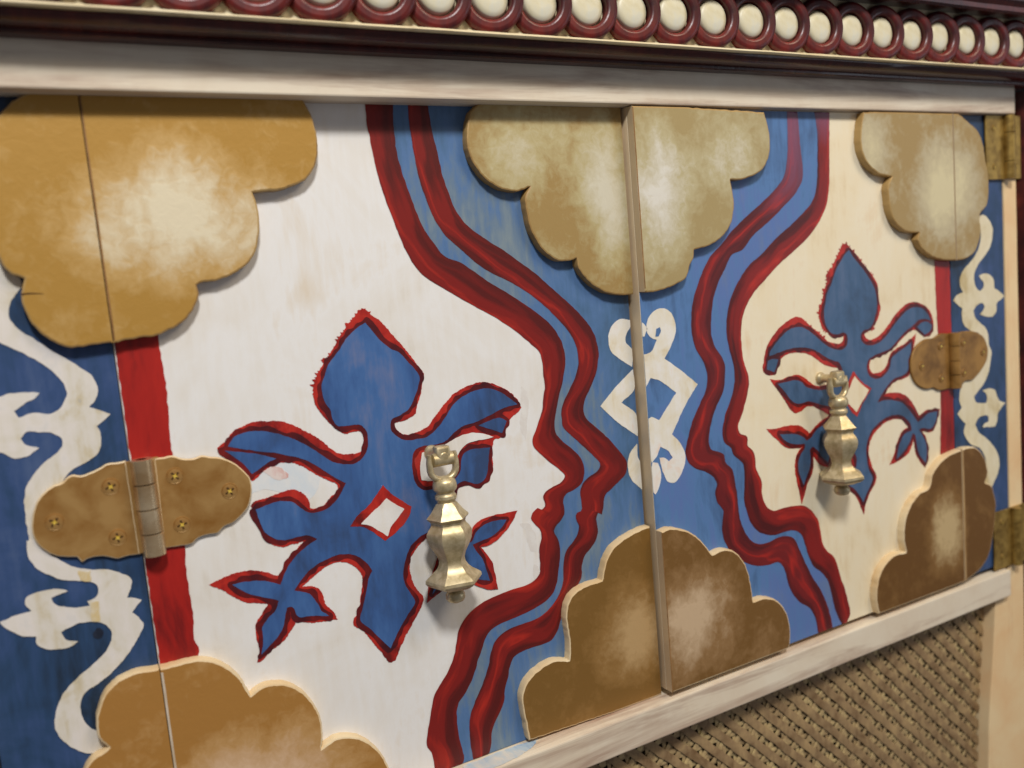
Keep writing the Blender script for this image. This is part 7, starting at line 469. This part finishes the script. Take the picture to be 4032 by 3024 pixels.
ring0 = link('ring', ring_mesh(), M['ring'], frieze, 60); bead0 = link('bead', bead_mesh(), M['bead'], frieze, 60)
for k in range(-10, 18):
    x = 217.6+26.07*k
    r, b = (ring0, bead0) if k == -10 else (dup(ring0), dup(bead0))
    r.location = (x/1000, -0.0272, (RZ+random.uniform(-0.25, 0.25))/1000)
    r.rotation_euler = (random.uniform(-0.03, 0.03), random.uniform(-3, 3), -math.radians(9.5+random.uniform(-1.5, 1.5)))
    r.rotation_euler[1] = random.uniform(-0.1, 0.1)
    b.location = ((x+random.uniform(-0.4, 0.4))/1000, -0.0280, (RZ+random.uniform(-0.4, 0.4))/1000)

# ---------------------------------------------------------------- doors
def board(name, x0, x1, y, z0, z1, m, label, edge=None):
    bm = bmesh.new(); box(bm, x0, x1, y, y+14, z0, z1, 0.5)
    if edge:
        for f in bm.faces:
            if abs(f.normal.x) > 0.5: f.material_index = 1
    return link(name, fix(bm), [m, edge] if edge else m, cabinet, 40, label)
leaf_l = board('narrow_leaf', -40.8, 20.0, 0.0, -239.0, 96, M['blue_dark'], 'narrow blue leaf with white scrolls at the left')
door_l = board('door', 20.25, 276.7, 0.0, -239.0, 96, M['white'], 'white door with a face in profile looking right', M['edge'])
door_r = board('door', 277.8, 539.1, -8.0, -235.8, 86.6, M['cream'], 'cream door with a face in profile looking left, standing slightly proud', M['edge'])
leaf_r = board('narrow_leaf', 540.0, 599.8, -8.0, -235.8, 86.6, M['blue_dark'], 'narrow dark blue leaf with cream scrolls at the right')
ZT_L, ZB_L, ZT_R, ZB_R = 95.0, -238.9, 86.2, -235.7

def band(name, rows, y, h, m, parent, z_top, z_bot, seed):
    """brushed stripe from paired edge points (left x,z, right x,z); UV x along, UV y across"""
    R = [tuple(r) for r in rows]
    for end, z in ((0, z_top), (-1, z_bot)):                        # run the stripe to the door's top and bottom edge
        a = list(R[end]); e = [a[0], z, a[2], z]
        if end == 0: R.insert(0, tuple(e))
        else: R.append(tuple(e))
    bm = bmesh.new(); uvl = bm.loops.layers.uv.new('UVMap'); K = 6; grid = []; s = 0.0; prev = None
    for i, (ax, az, bx, bz) in enumerate(R):
        cx, cz = (ax+bx)/2, (az+bz)/2
        if prev: s += math.hypot(cx-prev[0], cz-prev[1])
        prev = (cx, cz); row = []
        wa = 0.35*noise.noise((ax*0.3, az*0.3, seed)); wb = 0.35*noise.noise((bx*0.3, bz*0.3, seed+9))
        for k in range(K+1):
            t = k/K; hh = h+0.03*(1-(2*t-1)**2)
            row.append((bm.verts.new(((ax+wa+(bx+wb-ax-wa)*t)/1000, (y-hh)/1000, min(max((az+(bz-az)*t), z_bot), z_top)/1000)), (s/1000, t)))
        grid.append(row)
    for a, b in zip(grid, grid[1:]):
        for k in range(K):
            q = (a[k], a[k+1], b[k+1], b[k])
            if len({v[0].co.to_tuple(6) for v in q}) < 3: continue
            f = bm.faces.new([v[0] for v in q])
            for lp, v in zip(f.loops, q): lp[uvl].uv = v[1]
    bmesh.ops.remove_doubles(bm, verts=bm.verts[:], dist=1e-6)
    for f in bm.faces:
        if f.normal.y > 0: f.normal_flip()
    return link(name, bm, m, parent, 180)
def mid(rows): return [((r[0]+r[2])/2, (r[1]+r[3])/2) for r in rows]

# blue fields behind the stripes
pl = mid(D['b1']); f = [(pl[0][0], ZT_L)] + pl + [(pl[-1][0], ZB_L), (276.4, ZB_L), (276.4, ZT_L)]
layer('painted_blue_field', f, 0.0, 0.10, M['blue'], door_l, amp=0, raw=True)
pr = mid(D['r2']); f = [(pr[0][0], ZT_R)] + pr + [(pr[-1][0], ZB_R), (278.1, ZB_R), (278.1, ZT_R)]
layer('painted_blue_field', f, -8.0, 0.10, M['blue_r'], door_r, amp=0, raw=True)
band('painted_stripe', D['b1'], 0.0, 0.22, M['b1'], door_l, ZT_L, ZB_L, 1)
band('painted_stripe', D['b2'], 0.0, 0.22, M['b2'], door_l, ZT_L, ZB_L, 2)
band('painted_stripe', D['r1'], -8.0, 0.22, M['r1'], door_r, ZT_R, ZB_R, 3)
band('painted_stripe', D['r2'], -8.0, 0.22, M['r2'], door_r, ZT_R, ZB_R, 4)

# upright red strips along the hinge side
sl = [(20.7, 20)] + [(38.2, 20)] + [tuple(p) for p in D['stripL_in']] + [(36, -165), (20.7, -165)]
layer('painted_strip', sl, 0.0, 0.2, M['strip'], door_l, amp=0.5, step=2, corner=50, seed=2)
sr = [(538.9, 2)] + [(523.4, 2)] + [tuple(p) for p in D['stripR_in']] + [(538.9, -141)]
layer('painted_strip', sr, -8.0, 0.2, M['strip'], door_r, amp=0.4, step=2, corner=50, seed=4)

# flowers: red silhouette, dark inner line, blue petals, white windows
def fr_l(p):
    if p.y > -42 and p.x < 132: return 1.2*max(0.0, noise.noise((p.x*0.8, p.y*1.0, 4)))*2.2
    return 0.25*noise.noise((p.x*1.4, p.y*1.4, 1))
def fr_r(p):
    if p.y > -50 and 400 < p.x < 462: return 1.35*max(0.0, noise.noise((p.x*0.7, p.y*1.0, 8)))*2.2
    return 0.25*noise.noise((p.x*1.4, p.y*1.4, 2))
layer('painted_flower', D['fl_out'], 0.0, 0.20, M['red'], door_l, 0.3, 0.35, seed=1, fringe=fr_l)
for lp in D['fl_dark']: layer('flower_dark_line', lp, 0.0, 0.30, M['dark'], door_l, 0.15, raw=True, seed=2)
layer('painted_petals', D['fl_blue'], 0.0, 0.40, M['flower'], door_l, 0.25, 0.8, seed=3)
layer('painted_petal', D['fl_lobe'], 0.0, 0.40, M['flower'], door_l, 0.2, 0.8, seed=4)
layer('painted_petal', D['fl_lobe2'], 0.0, 0.40, M['flower'], door_l, 0.2, 0.8, seed=5)
layer('pale_wash', [(62.5, -75.5), (68, -70.5), (76, -68.2), (86, -70.5), (95, -76), (98, -79.5), (95, -86), (88, -90.5), (83, -91), (80, -84), (72, -80.5), (66, -81.5), (60.5, -84)], 0.0, 0.08, M['wash'], door_l, 0.4, 1.0, seed=40)
layer('painted_window', D['fl_win'], 0.0, 0.50, M['white'], door_l, 0.2, 0.8, seed=6)
layer('diamond_outline', D['fl_dred'], 0.0, 0.50, M['red'], door_l, 0.3, 0.8, 40, seed=7)
layer('painted_diamond', D['fl_dwhite'], 0.0, 0.60, M['white'], door_l, 0.2, 0.8, 40, seed=8)
layer('painted_sprig', D['sp_out'], 0.0, 0.46, M['red'], door_l, 0.3, 0.7, seed=9)
for lp in D['sp_dark']: layer('sprig_dark_line', lp, 0.0, 0.54, M['dark'], door_l, 0.15, raw=True, seed=10)
layer('painted_leaves', D['sp_blue'], 0.0, 0.62, M['flower'], door_l, 0.2, 0.8, seed=11)
layer('painted_flower', D['fr_out'], -8.0, 0.20, M['red'], door_r, 0.3, 0.35, seed=12, fringe=fr_r)
for lp in D['fr_dark']: layer('flower_dark_line', lp, -8.0, 0.30, M['dark'], door_r, 0.15, raw=True, seed=13)
layer('painted_petals', D['fr_blue'], -8.0, 0.40, M['flower_r'], door_r, 0.2, 0.8, seed=14)
layer('painted_petal', D['fr_lobe'], -8.0, 0.40, M['flower_r'], door_r, 0.2, 0.8, seed=15)
layer('painted_petal', D['fr_lobe2'], -8.0, 0.40, M['flower_r'], door_r, 0.2, 0.8, seed=16)
layer('diamond_outline', D['fr_dred'], -8.0, 0.50, M['red'], door_r, 0.3, 0.8, 40, seed=17)
layer('painted_diamond', D['fr_dwhite'], -8.0, 0.60, M['cream'], door_r, 0.2, 0.8, 40, seed=18)

# knot split by the meeting edge, and the scrolls
def clipped(key, x, less, step=0.8): return clip_x(smooth(D[key], step), x, less)
for i, k in enumerate(('kn_l1', 'kn_l2', 'kn_l3')):
    layer('painted_knot', [tuple(p) for p in clipped(k, 276.4, True)], 0.0, 0.3, M['knot'], door_l, 0.25, raw=True, seed=20+i)
for i, k in enumerate(('kn_r', 'kn_r2', 'kn_r3')):
    layer('painted_knot', [tuple(p) for p in clipped(k, 278.1, False)], -8.0, 0.3, M['knot'], door_r, 0.25, raw=True, seed=24+i)
layer('knot_eye', D['kn_hole'], -8.0, 0.42, M['blue_r'], door_r, 0.2, 0.6, seed=28)
layer('painted_scroll', [tuple(p) for p in clip_x(smooth(D['scL1'], 1.0), -40.5, False)], 0.0, 0.3, M['scroll'], leaf_l, 0.35, raw=True, seed=30)
layer('painted_scroll', [tuple(p) for p in clip_x(smooth(D['scL2'], 1.0), -40.5, False)], 0.0, 0.42, M['scroll'], leaf_l, 0.35, raw=True, seed=31)
layer('painted_scroll', D['scR'], -8.0, 0.3, M['scroll_r'], leaf_r, 0.3, 1.0, seed=32)

for i, q in enumerate(([(198, -123), (200.5, -127), (201.6, -134), (203.4, -139), (206, -140), (207, -134), (205.4, -128), (202.4, -123.5)], [(204, -146), (206.4, -148), (207.5, -153), (206, -158), (203.6, -155), (203, -150)], [(205.5, -52), (207.5, -54), (207.2, -72), (205.6, -80), (203.6, -76), (204.6, -62)])):
    layer('pencil_smudge', q, 0.0, 0.06, M['smudge'], door_l, 0.6, 0.8, seed=44+i)
layer('red_smear', [(70, -70.6), (76, -70), (82, -73.5), (83.5, -77), (79, -77.5), (74, -73)], 0.0, 0.16, M['smear_red'], door_l, 0.9, 0.6, seed=48)

# gold clouds, cut through where the leaves part
def cloud(pts, y, gm, parent, seed, rim=0.9, x_cut=None, less=True, raw=False):
    P = wobble(smooth(pts, 1.0, True, 55), 0.32, 0.30, seed, lambda p: 0.10*noise.noise((p.x*2.2, p.y*2.2, seed)))
    zl, zh = (-239.1, 95.0) if y > -4 else (-235.4, 86.2)
    P = [Vector((p.x, min(max(p.y, zl), zh))) for p in P]
    if x_cut is not None: P = clip_x(P, x_cut, less)
    bm = bmesh.new(); prism(bm, P, y-0.02, y-5.0, rim, 1, x_cut, 2)
    return link('cloud', bm, [M[gm], M['cedge' if 'B' in gm[1:3] and gm != 'cTL' else 'cedge_g'], M['cutedge'] if gm == 'cTL' else M['edge']], parent, 30)
cloud(D['cTL'], 0.0, 'cTL', leaf_l, 1, x_cut=19.95, less=True)
cloud(D['cTL'], 0.0, 'cTL', door_l, 1, x_cut=20.3, less=False)
cloud(D['cBL'], 0.0, 'cBL', leaf_l, 2, x_cut=19.95, less=True)
cloud(D['cBL'], 0.0, 'cBL', door_l, 2, x_cut=20.3, less=False)
cloud(D['cCTl'], 0.0, 'cCTl', door_l, 3, x_cut=276.3, less=True)
cloud(D['cCBl'], 0.0, 'cCBl', door_l, 4, x_cut=276.3, less=True)
cloud(D['cCTr'], -8.0, 'cCTr', door_r, 5, x_cut=278.0, less=False)
cloud(D['cCBr'], -8.0, 'cCBr', door_r, 6, x_cut=278.0, less=False)
cloud(D['cTR'], -8.0, 'cTR', door_r, 7, x_cut=538.9, less=True)
cloud(D['cTR'], -8.0, 'cTR', leaf_r, 7, x_cut=540.2, less=False)
cloud(D['cBR'], -8.0, 'cBR', door_r, 8, x_cut=538.9, less=True)
cloud(D['cBR'], -8.0, 'cBR', leaf_r, 8, x_cut=540.2, less=False)
def seam(x0, x1, z0, z1, y, m, parent, seed):
    pts = [(x0, z0), (x1, z0)] + [(x1, z0+(z1-z0)*k/10) for k in range(1, 10)] + [(x1, z1), (x0, z1)]
    pts = [(x, z+0.0) if x == x0 else (x+0.25*noise.noise((z*0.2, seed, 0)), z) for x, z in pts]
    layer('seam_paint', pts, y, 0.05, M[m], parent, 0, raw=True, lo=-0.3)
seam(20.32, 21.0, -8.5, 90, -5.0, 'seam_brown', door_l, 1)
seam(20.32, 21.2, -238.8, -148.2, -5.0, 'seam_pale', door_l, 2)
seam(540.25, 541.6, -235.0, -141.5, -13.0, 'seam_tan', leaf_r, 3)
seam(278.1, 278.8, -8.6, 85.5, -13.0, 'seam_brown', door_r, 4)
seam(278.1, 278.7, -235.0, -144.4, -13.0, 'seam_brown', door_r, 5)
layer('ochre_stain', [(-4.0, -99.4), (0.2, -100.4), (-0.1, -104.4), (-4.3, -103.4)], 0.0, 0.52, M['ochre'], leaf_l, 0.7, 0.8, 40, seed=50)
layer('ochre_stain', [(-1.6, -113.4), (1.4, -113.6), (0.8, -121.8), (-2.2, -121.0)], 0.0, 0.52, M['ochre'], leaf_l, 0.7, 0.8, 40, seed=51)
layer('dark_spot', [(-0.4+1.9*math.cos(a*0.785), -126.8+2.3*math.sin(a*0.785)) for a in range(8)], 0.0, 0.16, M['spot'], leaf_l, 0.4, 0.6, seed=52)
layer('crack', [(-9.0, 12.0), (-5, 12.1), (-1.6, 11.8), (-1.5, 12.0), (-5, 12.6), (-9.2, 12.8)], -5.0, 0.05, M['crack'], leaf_l, 0.1, 0.6, lo=-0.2)
bm = bmesh.new()
prism(bm, wobble(smooth([(152, 1.5), (176, 1.2), (196, 2.2), (190, 7), (178, 11), (160, 11.6), (150, 8)], 2), 0.8, 0.2, 5), 0, 0.2)
for v in bm.verts: v.co = Vector((v.co.x, -0.0005-v.co.z*1.0, -0.2394+0.0002+(0.0002-v.co.y)*0.5))
link('paint_smear', fix(bm), M['smear'], [o for o in cabinet.children if o.name == 'bottom_rail'][0])

# ---------------------------------------------------------------- hinges
def screw_obj(parent, x, y, z, r=3.1, turn=0.3, m='screw'):
    """countersunk cross-head screw: dished head with four flat wedges, recess shade in their dark colour, round a bright centre"""
    bm = bmesh.new(); seg = 24; rings = []
    for rr, d in ((r*1.18, 0.05), (r*1.10, -0.30), (r, -0.16), (r*0.96, -0.42), (r*0.62, -0.62), (r*0.3, -0.66)):
        rings.append([bm.verts.new(Vector((rr*math.cos(2*math.pi*k/seg), d, rr*math.sin(2*math.pi*k/seg)))/1000) for k in range(seg)])
    for a, b in zip(rings, rings[1:]):
        for k in range(seg): bm.faces.new((a[k], a[(k+1) % seg], b[(k+1) % seg], b[k]))
    bm.faces.new(rings[-1])
    for f in bm.faces: f.material_index = 0
    for k in range(4):
        a = turn+math.pi/2*k
        P = [Vector((0.25*r*math.cos(a-0.5), 0.25*r*math.sin(a-0.5))), Vector((0.68*r*math.cos(a-0.2), 0.68*r*math.sin(a-0.2))), Vector((0.68*r*math.cos(a+0.2), 0.68*r*math.sin(a+0.2))), Vector((0.25*r*math.cos(a+0.5), 0.25*r*math.sin(a+0.5)))]
        vs = [bm.verts.new((p.x/1000, -0.00070, p.y/1000)) for p in P]; f = bm.faces.new(vs); f.material_index = 1
    q = [bm.verts.new(((0.42 if k % 2 else 0.16)*r*math.cos(turn+math.pi/4*(k+1)+0.4)/1000, -0.00074, (0.42 if k % 2 else 0.16)*r*math.sin(turn+math.pi/4*(k+1)+0.4)/1000)) for k in range(8)]
    f = bm.faces.new(q); f.material_index = 2
    for f in bm.faces:
        if abs(f.normal.y) > 0.6 and f.normal.y > 0: f.normal_flip()
    bmesh.ops.recalc_face_normals(bm, faces=[f for f in bm.faces if f.material_index == 0])
    o = link('screw', bm, [M[m], M['slot'], M['screw']], parent, 40); o.location = (x/1000, y/1000, z/1000)
    return o
def knuckle(parent, x, y, z0, z1, r, m, name='knuckle'):
    bm = bmesh.new(); lathe(bm, [(z0+0.2, r*0.95, 0), (z0+0.35, r, 0), (z1-0.35, r, 0), (z1-0.2, r*0.95, 0)], x, y, 28)
    return link(name, fix(bm), m, parent, 20)
def empty_part(name, x, y, z, label=None):
    o = bpy.data.objects.new(name, None); C.objects.link(o); o.empty_display_size = 0.01
    attach(o, cabinet)
    if label: o['label'] = label
    return o
hl = empty_part('plate_hinge', 24, 0, -78, 'large gold painted hinge with scalloped plates and six screws')
for k, bx in (('hgL', 24.0), ('hgR', 25.5)):
    P = wobble(smooth(D[k], 0.8, True, 40), 0.12, 0.5, 3)
    bm = bmesh.new(); prism(bm, P, -0.45, -1.7, 0.5, 1); link('hinge_plate', bm, [M['plate'], M['cedge']], hl, 45)
bm = bmesh.new(); box(bm, 17.5, 31, -1.5, -0.45, -97.2, -58.2, 0.2); link('hinge_plate', fix(bm), M['plate'], hl, 40)
zz = (-57.6, -68.2, -78.7, -88.9, -98.6)
for i in range(4): knuckle(hl, 24.3+0.3*i/3, -3.6, zz[i+1], zz[i], 4.5, M['barrel'])
bm = bmesh.new(); lathe(bm, [(-98.4, 2.2, 0), (-57.8, 2.2, 0)], 24.3, -3.6, 16); link('hinge_pin', fix(bm), M['slot'], hl, 50)  # pin coloured dark so the gaps between knuckles read as shaded
for (x, z), tn in zip(([11.8, -67.2], [-9.8, -77.5], [11.7, -88.5], [36.4, -67.3], [57.4, -77.9], [36.6, -88.4]), (0.3, 0.9, 0.1, 0.7, 0.5, 0.2)):
    screw_obj(hl, x, -1.7, z, 3.0, tn, 'plate')
hr = empty_part('plate_hinge', 538, -8, -78, 'small brown gold hinge with rounded plates on the right door')
for k in ('h2L', 'h2R'):
    P = wobble(smooth(D[k], 0.8, True, 40), 0.12, 0.5, 6)
    bm = bmesh.new(); prism(bm, P, -8.45, -9.7, 0.5, 0); link('hinge_plate', bm, M['plate_r'], hr, 45)
bm = bmesh.new(); box(bm, 531, 546, -9.5, -8.45, -97, -59.5, 0.2); link('hinge_plate', fix(bm), M['plate_r'], hr, 40)
zz = (-59.0, -68.0, -78.2, -87.8, -97.4)
for i in range(4): knuckle(hr, 537.5, -11.2, zz[i+1], zz[i], 3.9, M['plate_r'])
for (x, z), tn in zip(([525, -67], [505, -78], [525, -89], [549.5, -67], [571, -76], [549.5, -88]), (0.2, 0.8, 0.4, 0.6, 0.1, 0.3)):
    screw_obj(hr, x, -9.7, z, 2.6, tn, 'plate_r')
def butt(z0, z1, label):
    o = empty_part('butt_hinge', 603, -9, (z0+z1)/2, label)
    for x0, x1 in ((579.2, 600.5), (605, 619.0)):
        bm = bmesh.new(); box(bm, x0, x1, -10.0, -8.65, z0, z1, 0.35); link('hinge_leaf', fix(bm), M['brass'], o, 40)
    h = (z1-z0); cuts = (z0, z0+0.28*h, z0+0.73*h, z1)
    for a, b in zip(cuts, cuts[1:]): knuckle(o, 603.0, -11.4, a, b, 3.9, M['brass'])
    for x in (588, 613):
        for t in (0.2, 0.8): screw_obj(o, x, -10.0, z0+t*h, 2.0, 0.4, 'brass')
butt(42.7, 86.4, 'brass butt hinge at the top of the right stile')
butt(-238.2, -194.6, 'dull brass butt hinge at the foot of the right stile')

# ---------------------------------------------------------------- drop pulls
def drop_pull(label):
    o = empty_part('drop_pull', 0, 0, 0, label)
    X0, Y0 = 0.0, -13.4                        # built round the axis x = 0, standing 13.4 mm off a door at y = 0
    bm = bmesh.new()                           # post from the door with a small collar
    lathe(bm, [(-0.02, 3.6, 0), (-0.9, 3.7, 0), (-1.7, 3.2, 0), (-2.4, 2.5, 0), (-3.0, 2.4, 0), (-6, 2.6, 0), (-9.4, 2.7, 0), (-10.4, 3.3, 0), (-13.6, 3.4, 0), (-15.8, 3.0, 0), (-16.6, 1.8, 0)], X0, -76.6, 28, axis='Y')
    link('post', fix(bm), M['pull'], o, 40)
    bm = bmesh.new(); lathe(bm, [(-5.4, 2.2, 0), (-5.0, 3.2, 0), (5.0, 3.2, 0), (5.4, 2.2, 0)], Y0, -78.0, 24, axis='X')
    box(bm, -3.6, 3.6, -16.4, -10.4, -79, -71.6, 1.2); link('pivot', fix(bm), M['pull'], o, 40)
    bm = bmesh.new(); path = [Vector((-6.4, -75.2))] + [Vector((-6.6, -79.5))] + [Vector((6.6*math.cos(a), -82.6+5.2*math.sin(a))) for a in [math.pi+math.pi*k/10 for k in range(11)]] + [Vector((6.6, -79.5)), Vector((6.4, -75.2))]
    rows = []
    for i, p in enumerate(path):
        t = ((path[min(i+1, len(path)-1)]-path[max(i-1, 0)])).normalized(); nr = Vector((t.y, -t.x))
        row = []
        for k in range(12):
            a = 2*math.pi*k/12; u = 1.55*math.cos(a); w = 2.2*math.sin(a)
            if i in (0, len(path)-1): u *= 0.7; w *= 0.7
            row.append(bm.verts.new(Vector((X0+p.x+nr.x*u, Y0+w, p.y+nr.y*u))/1000))
        rows.append(row)
    for a, b in zip(rows, rows[1:]):
        for k in range(12): bm.faces.new((a[k], a[(k+1) % 12], b[(k+1) % 12], b[k]))
    bm.faces.new(rows[0]); bm.faces.new(rows[-1]); link('yoke', fix(bm), M['pull'], o, 60)
    prof = [(-86.6, 3.2, 0), (-87.8, 5.0, 0), (-88.8, 5.5, 0), (-90.0, 5.7, 0), (-91.6, 5.8, 0), (-92.8, 5.2, 0), (-93.6, 4.3, 0), (-94.4, 4.4, 0), (-95.2, 5.1, 0), (-96.6, 5.2, 0), (-97.6, 4.6, 0), (-98.4, 4.2, 0.2),
            (-99.2, 5.0, 1), (-101.0, 6.2, 1), (-103.0, 7.6, 1), (-104.8, 9.4, 1), (-105.6, 9.9, 1), (-106.4, 9.4, 1), (-107.2, 8.4, 1), (-108.6, 8.0, 1), (-109.6, 8.4, 1), (-111.0, 9.6, 1), (-113.0, 10.6, 1), (-115.0, 10.7, 1), (-117.5, 10.1, 1),
            (-120.5, 8.6, 1), (-123.5, 6.9, 1), (-126.0, 6.1, 1), (-128.0, 6.3, 1), (-130.0, 7.4, 1), (-132.0, 9.3, 1), (-133.6, 11.8, 1), (-134.8, 13.2, 1), (-136.2, 13.4, 1), (-137.4, 12.6, 1), (-138.6, 10.6, 1), (-140.0, 7.6, 1), (-141.0, 4.4, 0.6), (-141.6, 3.0, 0)]
    bm = bmesh.new(); lathe(bm, prof, X0, Y0, 60, turn=math.radians(12)); link('pendant', fix(bm), M['pull'], o, 32)
    bm = bmesh.new(); lathe(bm, [(-141.2, 2.6, 0), (-142.2, 3.9, 0), (-143.4, 4.6, 0), (-145.2, 4.7, 0), (-146.6, 3.9, 0), (-147.5, 2.0, 0)], X0, Y0, 28); link('knob', fix(bm), M['pull'], o, 60)
    return o
p1 = drop_pull('drop pull hanging on the white door, its facets turned to the front')
p2 = p1.copy(); C.objects.link(p2); p2['label'] = 'drop pull hanging on the cream door, seen from its left'
for ch in list(p1.children):
    c = ch.copy(); C.objects.link(c); c.parent = p2; c.matrix_parent_inverse = ch.matrix_parent_inverse.copy()
p1.location = (0.1527, 0, 0.0); p2.location = (0.4108, -0.008, 0.0035)
for q in (p1, p2): q.scale = (1.0, 1.0, 1.012)

# ---------------------------------------------------------------- cane panel below
def cane():
    bm = bmesh.new(); X0, X1, Z0, Z1 = -60.0, 600.0, -520.0, -250.0; P = 13.2
    def strand(a, b, w, yb, wl, ph, amp=0.5, mi=0):
        L = (b-a).length; d = (b-a)/L; nr = Vector((-d.y, d.x)); k = max(2, int(L/(wl/4))); prev = None
        for i in range(k+1):
            s = L*i/k; c = a+d*s; y = yb-amp*math.sin(2*math.pi*s/wl+ph)
            jit = 0.55*noise.noise((c.x*0.10, c.y*0.10, w+ph)); c = c+nr*jit
            wv = 1.0+0.22*noise.noise((c.x*0.2, c.y*0.2, 9+ph))
            row = [bm.verts.new(((c.x+nr.x*o)/1000, (y-q)/1000, (c.y+nr.y*o)/1000)) for o, q in ((-w/2*wv, 0), (0, 0.35), (w/2*wv, 0))]
            if prev:
                for q in ((prev[0], prev[1], row[1], row[0]), (prev[1], prev[2], row[2], row[1])): bm.faces.new(q).material_index = mi
            prev = row
    n = int((X1-X0)/P)
    for k in range(n+1):
        for o in (-2.2, 2.2): strand(Vector((X0+k*P+o, Z0)), Vector((X0+k*P+o, Z1)), 2.9, 1.6, 2*P/2, k*math.pi+(0 if o < 0 else math.pi))
    for k in range(int((Z1-Z0)/P)+1):
        for o in (-2.2, 2.2): strand(Vector((X0, Z0+k*P+o)), Vector((X1, Z0+k*P+o)), 2.9, 1.5, 2*P/2, k*math.pi+(math.pi if o < 0 else 0))
    H = Z1-Z0
    for k in range(-int(H/P)-1, n+1):
        x = X0+(k+0.5)*P
        for sg in (1, -1):
            a = Vector((x, Z0)) if sg > 0 else Vector((x, Z1)); b = Vector((x+H, Z1)) if sg > 0 else Vector((x+H, Z0))
            t0 = max(0.0, (X0-a.x)/H); t1 = min(1.0, (X1-a.x)/H)
            if t1-t0 < 0.01: continue
            if sg > 0: strand(a.lerp(b, t0), a.lerp(b, t1), 3.4, 0.7, P*math.sqrt(2), 0.6, 0.4)
            else: strand(a.lerp(b, t0), a.lerp(b, t1), 5.2, -0.1, P*math.sqrt(2), 0.6, 0.3, 1)
    return bm
o = link('cane_webbing', cane(), [M['cane'], M['cane_flat']], cabinet, 180, 'woven brown cane panel below the doors'); o['kind'] = 'stuff'
